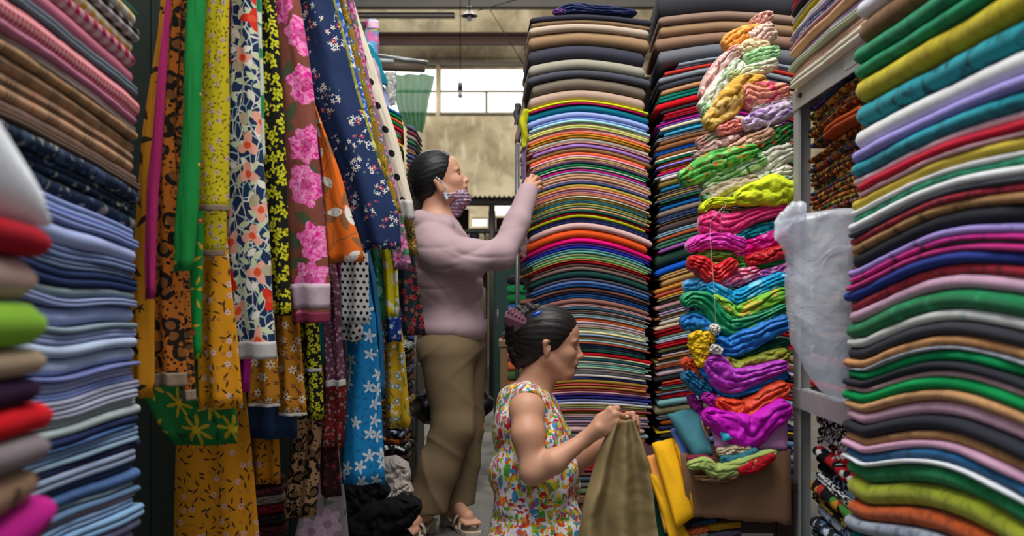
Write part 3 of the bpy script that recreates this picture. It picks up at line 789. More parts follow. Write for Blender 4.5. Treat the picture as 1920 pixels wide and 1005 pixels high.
# cloths on the top shelf
TOPS = [(-30, '#c593c8', 'orchid'), (-14, '#d8606a', 'salmon red'), (4, '#c01c28', 'red'), (20, '#2a2628', 'black'), (36, '#c9c9c8', 'pale grey'), (43, '#b7a51f', 'mustard'), (54, '#d8d2c2', 'ivory'), (66, '#b3aac8', 'lilac grey'),
 (74, '#54688c', 'navy floral', {'mat': pr_blotch('#4f6388', '#b9c0cc', '#2f4468', s1=50, t1=.55)}), (86, '#c99aa4', 'dull pink'), (93, '#d9aa86', 'peach'), (106, '#b59ad0', 'lavender'), (124, '#b9c2a2', 'pale sage'), (133, '#dfa9ae', 'baby pink'), (140, '#d6b39a', 'skin beige'), (149, '#ded6c4', 'cream', {'lobes': 2}), (162, None, None)]
def top_z(r, u):
    base = CAMZ - (r - HY) / F_PX * 3.02
    k = interp([(-30, 0.03), (140, 0.015), (162, 0.0)], r)[0]
    return max(z_top + 0.0125, base - 0.0 + (z_top + 0.0125 - (CAMZ - (162 - HY) / F_PX * 3.02))) + k * (1 - (1 - min(1, u / 0.35)) ** 2)
stack(TOPS, Vector((SX - 0.03, 3.02, 0)), Vector((0, -1, 0)), Vector((1, 0, 0)), 0.66, 0.5, top_z, '{c} cloth {p}, on top steel shelf', 'cloths on the top steel shelf', rs=6, ragged=0.03, push=0.02)

# dark multi-colour printed cloths under the top shelf
rp = random.Random(12)
PALS = [('#1d1f1c', '#6d2a1a', '#b0641f', '#2c4a32', '#8a7a3a'), ('#2a1a14', '#a5521c', '#c98a3a', '#3a2a1c', '#7a2420'), ('#16261e', '#2f5a3a', '#a8a03a', '#7a2a1a', '#c5752a'), ('#1a2238', '#2c4a7a', '#8a6a2a', '#1a1a1a', '#a03a22'), ('#2a1420', '#8a2230', '#c5862a', '#20301c', '#4a4a22')]
def dark_print(i): return pr_mosaic(PALS[i % 5], cell=0.009 + 0.003 * (i % 3), warp=.012, seed=float(i % 7))
UPN = [('violet and blue', pr_mosaic(('#5a2a8a', '#2a4a9a', '#7a4ab0', '#1a2a5a'), 0.03)), ('blue', pr_mosaic(('#2a5aa0', '#7ab0d8', '#1a2a5a', '#b8a040'), 0.03)), ('olive and gold', dark_print(2)), ('cream streaked', pr_mosaic(('#c9b48a', '#8a5a3a', '#2a2a3a', '#b03a5a'), 0.02)),
 ('magenta edged', pr_mosaic(('#b0186a', '#2a1a1a', '#8a3a2a'), 0.04))]
UP = []
row = 206.0
i = 0
while row < 735:
    if i < len(UPN): w, m = UPN[i]
    else:
        w = ['ember', 'rust', 'dark green', 'navy', 'wine', 'tobacco', 'orange', 'moss', 'midnight', 'copper', 'ivy'][i % 11] + [' leafy', ' paisley', ' flecked', ' floral', ' batik'][i % 5]; m = dark_print(i)
    o = {'mat': m}
    if 9 <= i <= 10: w = ('plain rust orange', 'plain dark orange')[i - 9]; o = {'mat': plain('#b4491a' if i == 9 else '#9c3f18'), 'e0': 0.24, 'fo': -0.03}
    if row > 640: w = ['red', 'black', 'navy', 'scarlet', 'dark grey', 'maroon', 'brick', 'slate'][i % 8]; o = {'mat': plain(['#a8121f', '#232326', '#22305e', '#c01522', '#3d3d42', '#5a1420'][i % 6])}
    UP.append((row, '#333333', w, o))
    row += 9.5 if 9 <= i <= 10 else (rp.uniform(7, 11) if row < 430 else rp.uniform(12, 18))
    i += 1
UP.append((735, None, None))
zs0 = z_low + 0.0125
def up_z(r, u):
    base = zs0 + (735 - r) / F_PX * 2.98
    k = interp([(206, 0.024), (300, 0.03), (420, 0.012), (735, 0.0)], r)[0]
    return min(base + k * smoothstep(0.0, 0.7, u) + 0.0, z_top - 0.005)
stack(UP, Vector((SX + 0.022, 2.985, 0)), Vector((0, -1, 0)), Vector((1, 0, 0)), 0.54, 0.42, up_z, '{c} cloth {p}, inside steel shelf', 'dark printed cloths in the steel shelf', rs=7, name='printed_cloth', ragged=0.012, push=0.02)

# printed cloths below the lower shelf
BW = pr_mosaic(('#101012', '#101012', '#e8e8e8'), 0.012, stretch=(1, 2.5, 1), warp=0.01)
LOWN = [('black-white brushed', BW, 26), ('black-white dash', pr_mosaic(('#0f0f12', '#e8e6e4', '#101014'), 0.010, stretch=(2, 1, 1), warp=.01, seed=3.0), 22), ('red-flecked white', pr_mosaic(('#e4dcd8', '#b01828', '#e4dcd8', '#101010'), 0.03), 14), ('black poppy', pr_mosaic(('#121214', '#121214', '#c0202c', '#e0e0e0'), 0.03, seed=2.0), 18),
 ('orange and black', pr_mosaic(('#121216', '#c5421c', '#15151c', '#141418'), 0.04), 14), ('black sky-blue', pr_mosaic(('#14161c', '#7a9ac5', '#14161c', '#14161c'), 0.035), 16), ('zigzag black-white', pr_mosaic(('#e4e4e6', '#1a1a1e'), 0.014, stretch=(1, 3, 1)), 16), ('black tropical', pr_mosaic(('#121214', '#4a8a3a', '#b0302a', '#141414', '#c5902a'), 0.04), 26),
 ('gold leaf black', pr_mosaic(('#17150f', '#a5862a', '#17150f'), 0.03), 14), ('blue cloud', pr_blotch('#b9c5d6', '#2a4a7a', '#e4e8ee', '#6a86ad', s1=22, s2=30), 30), ('ink blue', pr_blotch('#22262e', '#5a7aa0', '#c5ccd6', s1=26, s2=34), 22), ('dark teal', pr_mosaic(('#1a2a2e', '#101418', '#4a6a7a'), 0.03), 16),
 ('brown', plain('#6d4a32'), 12), ('small star cream', pr_mosaic(('#dcd2c6', '#b04a3a', '#2a3a6a', '#dcd2c6'), 0.02), 18), ('pink graphic', pr_mosaic(('#c51c8a', '#e0e0e8', '#2a2a3a', '#5ab0c5'), 0.035), 20), ('olive', pr_mosaic(('#5a6a2a', '#2a3a1c', '#a09a4a'), 0.03), 20), ('dark plaid', pr_plaid('#3a2a2a', '#0f0f12', '#a08a6a', .07), 24), ('grey', pr_blotch('#6a6a70', '#2a2a30', '#a0a0a8'), 26), ('charcoal', pr_blotch('#3a3a40', '#1a1a20', '#7a7a80'), 26)]
row = 768.0; LOWS = []
for w, m, th in LOWN:
    LOWS.append((row, '#333333', w, {'mat': m})); row += th
LOWS.append((row, None, None)); LOWEND = row
def low_z(r, u):
    base = CAMZ - (r - HY) / F_PX * 2.98
    return base - interp([(768, 0.02), (800, 0.05), (1000, 0.03), (LOWEND, 0.0)], r)[0] * (u / 0.8) ** 1.4
stack(LOWS, Vector((SX + 0.02, 2.975, 0)), Vector((0, -1, 0)), Vector((1, 0, 0)), 0.54, 0.42, low_z, '{c} cloth {p}, below lower shelf', 'printed cloths below the lower steel shelf', rs=8, name='printed_cloth', ragged=0.04, push=0.03)
zl = zr(low_z, LOWEND)
box('bottom_shelf', (SX + 0.008, SYN + 0.008, zl - 0.013), (1.392, SYF - 0.008, zl - 0.001), M_GREY, sh)
# ------------------------------------------------------------------ crumpled fabrics piled in front of the shelf unit
def catmull(pts, n):
    P_ = [np.array(p, float) for p in pts]
    if len(P_) == 2: return [tuple(P_[0] + (P_[1] - P_[0]) * i / (n - 1)) for i in range(n)]
    out = []
    P_ = [2 * P_[0] - P_[1]] + P_ + [2 * P_[-1] - P_[-2]]
    m = len(P_) - 3
    for i in range(n):
        s = i / (n - 1) * m
        k = min(int(s), m - 1); t = s - k
        p0, p1, p2, p3 = P_[k:k + 4]
        out.append(tuple(0.5 * ((2 * p1) + (-p0 + p2) * t + (2 * p0 - 5 * p1 + 4 * p2 - p3) * t * t + (-p0 + 3 * p1 - 3 * p2 + p3) * t ** 3)))
    return out

def crumple(name, path, Y, mat, label, seed=0, lobes=2, depth=0.16, rough=1.0, n=52, K=24, group='crumpled fabrics heaped before the steel shelf', cat='fabric', endk=0.22):
    """rumpled bundle of cloth along a path of (x, y, thickness) photo rows at distance Y"""
    rnd = random.Random(seed + 77)
    ph = [rnd.random() * 20 for _ in range(6)]
    sm = catmull([p if len(p) == 4 else (p[0], p[1], p[2], 0.0) for p in path], n)
    V, UV = [], []
    pxm = Y / F_PX
    L = 0
    prev = None
    ring = K + 3
    for i, (x, y, th, dy) in enumerate(sm):
        a = sm[max(0, i - 1)]; b = sm[min(n - 1, i + 1)]
        tx, ty = b[0] - a[0], b[1] - a[1]
        l = math.hypot(tx, ty) + 1e-6
        nx, ny = -ty / l, tx / l
        if ny > 0: nx, ny = -nx, -ny            # normal points up in the picture
        s = i / (n - 1)
        e = min(s, 1 - s) * (n - 1)
        k = endk + (1 - endk) * math.sqrt(max(0.0, 1 - (1 - min(1.0, e / 3.5)) ** 2))
        h = th * 0.5 * k * (1 + 0.16 * rough * noise.noise((s * 5, ph[0], 0)))
        c = P(x, y, Y + dy)
        if prev is not None: L += (c - prev).length
        prev = c
        r = h * pxm
        w_off = ph[1] + 1.4 * noise.noise((s * 2.5, ph[2], 0))
        for j in range(K):
            w = -1 + 2 * j / (K - 1)
            front = (1 - abs(w) ** 3) ** 0.5
            q = lobes * math.pi * 0.5 * w + w_off * 2 + 2.2 * noise.noise((s * 3.2, w * 0.8, ph[3])) + 0.8 * noise.noise((s * 11, w * 2, ph[2]))
            crease = (1 - abs(math.sin(q))) ** 2.2
            q2 = 9 * s * (1 + 0.4 * ph[4] / 20) + 3.0 * noise.noise((s * 4, w * 1.5, ph[5])) + w * 1.7
            cross = (1 - abs(math.sin(q2))) ** 3
            rb = min(r, 0.035)
            d = -front * rb * 1.0 + (0.75 * crease + 0.28 * cross) * rough * min(rb, 0.022) * front
            d -= rough * (0.008 * noise.noise((s * 8 + ph[4], w * 1.4, ph[5])) + 0.004 * noise.noise((s * 24 + ph[4], w * 4, ph[1]))) * (0.3 + front)
            d += 0.02 * (1 - k)
            hw = w * (1 + 0.10 * rough * noise.noise((s * 7, ph[4], w)) + 0.05 * rough * noise.noise((s * 26, ph[4], w)))
            p = c + Vector((nx, 0, -ny)) * (hw * r) + Vector((0, d + min(r, 0.035), 0))
            V.append(tuple(p)); UV.append((L, w * r * 1.4 + ph[0]))
        for (dd, w) in ((depth * 0.5, 0.95), (depth, 0.0), (depth * 0.5, -0.95)):
            dd *= 0.12 + 0.88 * math.sqrt(min(1.0, min(s, 1 - s) / 0.22))
            p = c + Vector((nx, 0, -ny)) * (w * r) + Vector((0, dd + 0.02, 0))
            V.append(tuple(p)); UV.append((L, w * r + dd + ph[0]))
    Fc = []
    for i in range(n - 1):
        for j in range(ring):
            j2 = (j + 1) % ring
            Fc.append((i * ring + j, i * ring + j2, (i + 1) * ring + j2, (i + 1) * ring + j))
    Fc.append(tuple(range(ring))[::-1]); Fc.append(tuple((n - 1) * ring + j for j in range(ring)))
    dirx = sm[-1][0] - sm[0][0]
    if dirx < 0: Fc = [f[::-1] for f in Fc]
    c = P(sm[n // 2][0], sm[n // 2][1], Y)
    o = link(name, V, Fc, mat, uvs=UV, origin=(c.x, c.y + depth / 2, min(v[2] for v in V)))
    return tag(o, label, cat, group)

def patch(name, quad, thick, mat, label, bulge=0.01, ripple=0.0, nrip=3, seed=0, nu=14, nv=14, group=None, cat='fabric', fray=0.0, parent=None):
    """thick cloth panel over four photo corners (x, y, Y): top-left, top-right, bottom-right, bottom-left"""
    q = [P(*c) for c in quad]
    rnd = random.Random(seed); ph = rnd.random() * 9
    N = (q[1] - q[0]).cross(q[3] - q[0]).normalized()
    if N.y > 0: N = -N                                # towards the aisle / the eye side
    V, UV = [], []
    lu = ((q[1] - q[0]).length + (q[2] - q[3]).length) / 2; lv = ((q[3] - q[0]).length + (q[2] - q[1]).length) / 2
    for side in (0, 1):
        for i in range(nv + 1):
            for j in range(nu + 1):
                u, v = j / nu, i / nv
                p = (q[0] * (1 - u) + q[1] * u) * (1 - v) + (q[3] * (1 - u) + q[2] * u) * v
                d = bulge * math.sin(math.pi * u) * math.sin(math.pi * min(1, v * 0.9 + 0.1)) + ripple * math.sin(nrip * 2 * math.pi * u + ph + 1.2 * v) * (0.25 + 0.75 * v)
                d += 0.006 * noise.noise((u * 3 + ph, v * 3, ph))
                if fray and i == nv: p = p + (q[3] - q[0]).normalized() * fray * noise.noise((u * 40, ph, 0))
                edge = min(u, 1 - u, v, 1 - v)
                t = thick * (0.25 + 0.75 * min(1.0, math.sqrt(edge * 12)))
                p = p + N * (d + (t / 2 if side == 0 else -t / 2))
                V.append(tuple(p)); UV.append((u * lu, v * lv))
    W = nu + 1; S = W * (nv + 1)
    Fc = []
    for i in range(nv):
        for j in range(nu):
            a = i * W + j
            Fc.append((a, a + W, a + W + 1, a + 1)); Fc.append((S + a, S + a + 1, S + a + W + 1, S + a + W))
    def rim(idx):
        for a, b in zip(idx, idx[1:]): Fc.append((a, b, S + b, S + a))
    rim([j for j in range(W)]); rim([i * W + nu for i in range(nv + 1)]); rim([nv * W + nu - j for j in range(W)]); rim([(nv - i) * W for i in range(nv + 1)])
    c = sum(q, Vector()) / 4
    o = link(name, V, Fc, mat, parent, uvs=UV, origin=(c.x, c.y, min(v[2] for v in V)))
    bm = bmesh.new(); bm.from_mesh(o.data); bmesh.ops.recalc_face_normals(bm, faces=bm.faces); bm.to_mesh(o.data); bm.free()
    if label: tag(o, label, cat, group)
    return o

B = pr_brocade
PILE = [
 ([(1412, 42, 16), (1432, 30, 22), (1452, 28, 20)], 3.42, plain('#cf9f93'), 'dusty pink'),
 ([(1366, 86, 26), (1380, 70, 36), (1405, 60, 34), (1432, 55, 28)], 3.40, satin('#e29a3c', .5), 'saffron orange'),
 ([(1412, 72, 30), (1432, 62, 40), (1456, 50, 34)], 3.37, plain('#d9b9ab'), 'pale blush gauze'),
 ([(1388, 95, 20), (1412, 82, 26), (1446, 84, 18)], 3.35, plain('#e0bf9c'), 'cream peach'),
 ([(1322, 185, 26), (1345, 135, 32), (1380, 98, 30), (1402, 90, 18)], 3.36, pr_blotch('#d8b4ac', '#b06a66', '#e8dcd4', s1=40, s2=50), 'pink flowered gauze'),
 ([(1400, 110, 22), (1430, 100, 30), (1466, 94, 22)], 3.31, plain('#9cc493'), 'mint green'),
 ([(1318, 205, 28), (1340, 180, 34), (1372, 140, 36), (1395, 112, 24)], 3.30, pr_blotch('#cfd2c2', '#8fa486', '#e6dcd4', s1=40), 'white-green flowered gauze'),
 ([(1368, 142, 16), (1405, 132, 24), (1462, 114, 20)], 3.26, pr_blotch('#d5dcc4', '#b9c48f', None, s1=22), 'white-green turned-over'),
 ([(1320, 208, 18), (1345, 200, 24), (1375, 182, 20)], 3.27, plain('#a5c9a4'), 'pale sea green'),
 ([(1327, 236, 26), (1350, 212, 44), (1378, 182, 54), (1400, 155, 40), (1440, 148, 22)], 3.21, pr_blotch('#c79a3d', '#d9b56a', '#8a6a2a', s1=14, s2=22), 'mustard gauze'),
 ([(1398, 180, 46), (1430, 172, 50), (1484, 168, 26)], 3.19, pr_blotch('#d98a74', '#c8506a', '#e6a88a', s1=14, s2=20), 'salmon watercolour'),
 ([(1412, 206, 18), (1450, 196, 24), (1490, 184, 22)], 3.20, plain('#cfc4c0'), 'greyish white'),
 ([(1398, 232, 22), (1430, 220, 38), (1490, 200, 34)], 3.16, pr_blotch('#b9a2bf', '#9a7ab0', '#d5c6d6', s1=12, s2=20), 'lilac watercolour'),
 ([(1345, 246, 18), (1375, 236, 26), (1402, 228, 20)], 3.21, plain('#d9827c'), 'salmon'),
 ([(1310, 272, 22), (1340, 258, 32), (1385, 246, 26), (1402, 240, 20)], 3.23, pr_blotch('#b08078', '#8a9a7a', '#d5b0ac', s1=30, s2=36), 'dusty rose flowered'),
 ([(1304, 296, 18), (1345, 278, 30), (1392, 258, 22)], 3.20, pr_blotch('#9a7a72', '#7a5a5a', '#c0a39b', s1=30), 'brown mauve'),
 ([(1368, 284, 20), (1405, 266, 28), (1455, 244, 22)], 3.16, pr_blotch('#c49880', '#2a7a72', '#d8b09a', s1=10, t1=.64, s2=22), 'tan patched'),
 ([(1420, 288, 28), (1455, 262, 38), (1491, 236, 30)], 3.17, pr_two_floral('#2f6a38', '#c23a2a', '#e0c030', '#4fa04a', '#1f4a28', '#5fae52', .04, .010, .03, .009), 'leaf green red-berried'),
 ([(1276, 336, 26), (1300, 326, 38), (1345, 300, 42), (1392, 286, 34), (1425, 276, 20)], 3.12, pr_blotch('#4fa24a', '#7fc56a', '#2a6a3a', '#c9682a', s1=30, s2=36), 'bright green leafy'),
 ([(1318, 348, 24), (1352, 330, 30), (1398, 312, 30), (1440, 292, 20)], 3.14, pr_blotch('#7aac6c', '#c9dcc0', '#3a7a42', s1=22), 'pale green frayed'),
 ([(1392, 328, 34), (1430, 306, 46), (1492, 278, 40)], 3.16, pr_blotch('#d0ccbe', '#4a8a5a', '#e2e0d6', s1=10, t1=.62), 'white green-stained'),
 ([(1318, 372, 24), (1350, 358, 34), (1392, 346, 32), (1425, 334, 20)], 3.13, pr_blotch('#b9a994', '#3a7a5a', '#d2c2ac', s1=16, t1=.6), 'beige green-leafed'),
 ([(1395, 354, 24), (1440, 338, 34), (1490, 318, 28)], 3.14, pr_blotch('#d8d6c8', '#c05a4a', '#3f8a5c', s1=16, t1=.64, t2=.64), 'cream red-leafed'),
 ([(1318, 396, 10), (1335, 380, 20), (1370, 378, 18), (1395, 374, 16)], 3.08, plain('#c8d425', var=.15), 'lime yellow rolled'),
 ([(1382, 372, 24), (1420, 362, 46), (1462, 356, 60), (1494, 362, 44)], 3.05, plain('#c9d62c', sheen=.3, var=.15, bump=.5, fuzz=200), 'fuzzy lime yellow'),
 ([(1375, 398, 14), (1410, 392, 18), (1450, 384, 14)], 3.10, pr_blotch('#8a6a4a', '#2a3a5a', '#c09a6a', s1=26), 'brown-blue blotched'),
 ([(1312, 420, 28), (1335, 420, 50), (1365, 424, 48), (1420, 402, 28), (1485, 390, 22)], 3.07, B('#d9106c', '#ee3a8c', .06), 'hot pink brocade'),
 ([(1392, 432, 18), (1440, 418, 22), (1487, 402, 20)], 3.10, B('#8c1230', '#c04a66', .05), 'dark red brocade'),
 ([(1376, 446, 14), (1420, 434, 24), (1485, 414, 22)], 3.08, pr_blotch('#0f8390', '#9fd0cc', '#0c6a78', s1=30, t1=.6), 'teal white-flowered'),
 ([(1292, 468, 16), (1312, 456, 30), (1355, 450, 34), (1402, 462, 28)], 3.06, B('#d414a6', '#f04ac8', .05), 'magenta brocade'),
 ([(1378, 472, 22), (1425, 458, 36), (1478, 434, 32)], 3.07, pr_blotch('#d8178c', '#f07ac0', '#e03a9c', s1=24, t1=.6), 'pink flowered satin'),
 ([(1292, 488, 12), (1330, 478, 20), (1375, 482, 18), (1410, 486, 14)], 3.08, pr_blotch('#6a9a3c', '#8ab05a', '#4a7a2c', s1=30), 'olive green satin'),
 ([(1292, 492, 24), (1318, 496, 34), (1346, 516, 40), (1384, 488, 26)], 3.03, satin('#cf1c26'), 'red satin'),
 ([(1400, 490, 18), (1440, 480, 30), (1482, 468, 26)], 3.05, satin('#bf1220'), 'dark red rolled satin'),
 ([(1380, 502, 12), (1420, 496, 18), (1475, 488, 14)], 3.07, satin('#128a34'), 'grass green satin'),
 ([(1348, 528, 26), (1385, 520, 34), (1425, 508, 24)], 3.04, pr_blotch('#d8668c', '#e8aac0', '#c8457a', s1=30, s2=34), 'rose flowered satin'),
 ([(1404, 524, 14), (1440, 512, 18), (1484, 500, 20)], 3.06, pr_blotch('#c064b0', '#e2a6d2', '#9a3a92', s1=28), 'orchid flowered satin'),
 ([(1284, 540, 20), (1310, 534, 30), (1345, 532, 36), (1358, 540, 20)], 3.05, B('#2a8ac4', '#7ab6e0', .04), 'light blue satin'),
 ([(1328, 534, 18), (1360, 552, 30), (1385, 562, 36), (1430, 540, 34), (1484, 520, 32)], 3.02, pr_blotch('#1f9fd0', '#7acbe8', '#0f7ab0', s1=26, s2=30, t1=.58), 'sky blue flowered satin'),
 ([(1336, 556, 20), (1362, 576, 30), (1385, 590, 36), (1430, 570, 30), (1482, 546, 26)], 3.00, pr_blotch('#7ab83c', '#c9b04a', '#4f9a34', s1=20, s2=26, t1=.56), 'lime gold-trimmed'),
 ([(1380, 606, 20), (1430, 588, 20), (1482, 562, 18)], 3.04, plain('#c4a542', sheen=.3, bump=.6, fuzz=200), 'gold fringed'),
 ([(1282, 572, 24), (1302, 560, 30), (1330, 568, 34), (1358, 604, 44), (1385, 612, 44), (1440, 592, 26), (1482, 574, 18)], 2.99, satin('#0c8a58', .3), 'emerald satin'),
 ([(1410, 610, 14), (1448, 592, 18), (1484, 572, 16)], 3.03, satin('#93152c'), 'ruby satin'),
 ([(1294, 586, 10), (1312, 578, 14), (1334, 586, 12)], 3.04, pr_blotch('#6a2a8c', '#d6bfe0', None, s1=40), 'purple lilac-edged'),
 ([(1286, 600, 16), (1308, 592, 22), (1330, 602, 24), (1348, 616, 30)], 3.01, satin('#14a29c', .3), 'turquoise satin'),
 ([(1280, 612, 22), (1304, 604, 36), (1328, 618, 32), (1346, 634, 22)], 2.99, satin('#1272bc', .5), 'gathered blue'),
 ([(1342, 640, 26), (1368, 652, 44), (1400, 640, 48), (1440, 620, 44), (1484, 600, 38)], 2.98, satin('#1072c4', .45), 'azure crinkled satin'),
 ([(1356, 668, 14), (1400, 668, 22), (1440, 656, 22), (1484, 640, 20)], 3.01, satin('#0d5a44', .5), 'dark green satin'),
 ([(1350, 676, 16), (1385, 692, 38), (1415, 692, 44), (1450, 676, 36), (1484, 662, 24)], 2.97, satin('#848a1f', .35), 'olive gold satin'),
 ([(1284, 676, 16), (1298, 686, 24), (1310, 702, 22), (1318, 722, 14)], 2.98, satin('#cf4a20', .5), 'orange gathered'),
 ([(1284, 702, 20), (1304, 714, 34), (1322, 730, 36), (1336, 740, 24)], 2.97, satin('#0f6690', .4), 'deep blue fringed'),
 ([(1314, 690, 14), (1340, 708, 28), (1366, 736, 26), (1420, 726, 22), (1482, 700, 20)], 2.96, satin('#0f7ad0', .45), 'bright blue satin'),
 ([(1326, 676, 22), (1345, 690, 50), (1372, 716, 50), (1420, 704, 36), (1482, 684, 26)], 2.94, B('#a010a8', '#cf4ad6', .03), 'purple satin'),
 ([(1420, 736, 14), (1450, 724, 18), (1484, 704, 16)], 2.97, plain('#2a2a5a'), 'dark indigo'),
 ([(1318, 742, 18), (1340, 752, 26), (1362, 766, 20)], 2.96, satin('#b0149a', .4), 'magenta frayed satin'),
 ([(1346, 752, 20), (1378, 770, 44), (1405, 776, 50), (1440, 752, 46), (1482, 722, 34)], 2.93, satin('#dc4420', .4), 'vermilion satin'),
 ([(1298, 742, 12), (1314, 772, 18), (1326, 800, 12)], 3.00, satin('#96128c', .5), 'purple trailing strip'),
 ([(1322, 776, 26), (1350, 790, 46), (1388, 808, 66), (1412, 812, 66), (1446, 788, 54), (1486, 760, 40)], 2.90, plain('#bf10b4', sheen=.2, var=.2, bump=.5, fuzz=150, rough=.6), 'fuchsia shaggy'),
]
for k, (path, Y, m, w) in enumerate(PILE):
    crumple('crumpled_fabric', path, Y, m, '%s crumpled fabric heaped before the steel shelf' % w, seed=k, lobes=2 + (k * 7) % 3, depth=0.15)
# hanging scraps in the pile
crumple('fabric_scrap', [(1304, 622, 26), (1312, 642, 40), (1316, 664, 34), (1314, 690, 12)], 2.95, plain('#dcb51c', var=.2, rough=.6), 'yellow brocade scrap hanging off the crumpled pile', seed=91, depth=0.03, lobes=1, group='scraps hanging off the pile')
crumple('fabric_scrap', [(1318, 640, 18), (1330, 634, 26), (1342, 640, 10)], 2.955, plain('#d2ac1c', var=.2, rough=.6), 'small yellow flap beside the hanging yellow scrap', seed=92, depth=0.02, lobes=1, group='scraps hanging off the pile')
crumple('cotton_tuft', [(1334, 652, 14), (1345, 656, 20), (1356, 660, 12)], 2.94, plain('#d5d2cc', sheen=.4, bump=.8, fuzz=200), 'white cotton tuft under the blue satin', seed=93, depth=0.04, lobes=3, group='white tufts')
crumple('thread_ball', [(1336, 622, 14), (1343, 618, 24), (1350, 622, 12)], 2.94, plain('#d5d2cc', sheen=.4, bump=.8, fuzz=200), 'white thread tangle on the turquoise satin', seed=94, depth=0.03, lobes=4, rough=1.5, group='white tufts')
M_THREAD = solid('white_thread', '#cfcbc2', 0.8)
def thread(name, pts, Y, label, r=0.0008):
    V, Fc = tube_vf([P(x, y, Y) for x, y in pts], r, 5)
    o = link(name, V, Fc, M_THREAD, origin=tuple(P(pts[-1][0], pts[-1][1], Y)))
    return tag(o, label, 'thread', 'loose threads')
thread('loose_thread', [(1356, 388), (1333, 414), (1331, 440), (1336, 500), (1340, 560), (1342, 608)], 2.97, 'long white thread hanging down the crumpled pile to tangle')
thread('loose_thread', [(1362, 380), (1350, 412), (1352, 436)], 3.0, 'short white thread hanging over the hot pink brocade')
thread('loose_thread', [(1446, 228), (1432, 250), (1428, 270)], 3.08, 'short white thread hanging off the lilac fabric')

# ---- bench and plain cloths under the pile
M_RED = solid('dark_red_paint', '#3a2220', 0.7)
zb_ = 0.40
bn = empty('display_bench', (0.78, 3.2, 0))
box('bench_top', (0.47, 2.97, zb_ - 0.03), (0.853, 3.75, zb_), M_RED, bn, 0.004)
for (x, y) in ((0.49, 3.0), (0.80, 3.0), (0.49, 3.69), (0.80, 3.69)): box('leg', (x, y, 0), (x + 0.05, y + 0.05, zb_ - 0.03), M_RED, bn, 0.003)
box('apron', (0.54, 3.01, zb_ - 0.16), (0.80, 3.03, zb_ - 0.03), M_RED, bn, 0.003)
tag(bn, 'dark red wooden bench under the crumpled fabrics', 'bench')
GP = 'plain cloths draped under the crumpled pile'
patch('draped_cloth', [(1275, 850, 2.98), (1482, 842, 2.94), (1484, 984, 2.915), (1290, 968, 2.93)], 0.012, plain('#7d5c44'), 'brown cloth draped over the bench front', 0.02, 0.004, 2, 1, group=GP, fray=.01)
patch('folded_cloth', [(1333, 795, 2.97), (1478, 770, 2.97), (1476, 842, 2.935), (1340, 838, 2.935)], 0.012, plain('#c78abf'), 'orchid pink cloth hanging under the fuchsia shaggy fabric', 0.01, 0.002, 2, 2, group=GP)
patch('folded_cloth', [(1342, 790, 2.93), (1358, 795, 2.93), (1374, 822, 2.90), (1356, 828, 2.90)], 0.010, satin('#22b0d0', .4), 'small cyan satin strip over the orchid pink cloth', 0.005, 0, 2, 3, group=GP)
patch('folded_cloth', [(1250, 778, 3.03), (1312, 764, 3.05), (1336, 852, 2.93), (1304, 862, 2.93)], 0.03, plain('#3b6f7a'), 'dusty teal folded cloth leaning off the bench corner', 0.012, 0, 2, 4, group=GP)
patch('folded_cloth', [(1300, 752, 3.06), (1316, 750, 3.06), (1332, 832, 2.95), (1316, 836, 2.95)], 0.02, plain('#c98f7c'), 'salmon strip of cloth beside the dusty teal cloth', 0.006, 0, 2, 5, group=GP)
patch('folded_cloth', [(1256, 806, 3.06), (1272, 802, 3.06), (1296, 852, 3.0), (1280, 862, 3.0)], 0.03, plain('#5f7cc4'), 'periwinkle roll of cloth beside the yellow cloth', 0.008, 0, 2, 6, group=GP)
crumple('folded_cloth', [(1290, 864, 10), (1318, 862, 16), (1342, 866, 12)], 2.90, plain('#6d1f34'), 'wine cloth between the dusty teal and pale green ones', seed=301, lobes=2, depth=.06, group=GP, rough=.5)
crumple('folded_cloth', [(1346, 850, 14), (1380, 846, 22), (1412, 842, 14)], 2.90, plain('#cbb596'), 'frayed cream cloth above the pale green one', seed=302, lobes=3, depth=.06, group=GP, rough=.8)
crumple('folded_cloth', [(1352, 862, 14), (1385, 866, 26), (1425, 846, 16)], 2.885, plain('#2f6a78'), 'blue teal cloth above the pale green one', seed=303, lobes=1, depth=.05, group=GP, rough=.4)
crumple('folded_cloth', [(1290, 876, 16), (1325, 872, 26), (1345, 888, 30), (1380, 880, 34), (1460, 848, 16)], 2.87, plain('#93a45a'), 'pale green folded cloth laid on the brown drape', seed=304, lobes=2, depth=.06, group=GP, rough=.5)
crumple('folded_cloth', [(1384, 884, 14), (1415, 876, 28), (1456, 854, 14)], 2.865, plain('#b01525'), 'red cloth corner below the pale green cloth', seed=305, lobes=1, depth=.03, group=GP, rough=.3)
crumple('folded_cloth', [(1300, 896, 8), (1345, 900, 16), (1390, 892, 10)], 2.875, plain('#6a4c38'), 'dark brown frayed fold below the pale green cloth', seed=306, lobes=2, depth=.04, group=GP, rough=.4)
patch('folded_cloth', [(1222, 832, 3.05), (1262, 822, 3.05), (1302, 968, 2.93), (1268, 992, 2.92)], 0.03, plain('#e0a512'), 'bright yellow folded cloth hanging off the bench corner', 0.01, 0, 2, 7, group=GP)
patch('folded_cloth', [(1262, 822, 3.04), (1282, 838, 3.02), (1300, 930, 2.94), (1300, 962, 2.93)], 0.02, plain('#d89c10'), 'yellow flap beside the bright yellow folded cloth', 0.006, 0, 2, 8, group=GP)
patch('folded_cloth', [(1213, 856, 3.07), (1234, 850, 3.07), (1276, 985, 2.97), (1246, 1000, 2.97)], 0.02, plain('#d9924c'), 'apricot cloth beside the bright yellow folded cloth', 0.006, 0, 2, 9, group=GP)
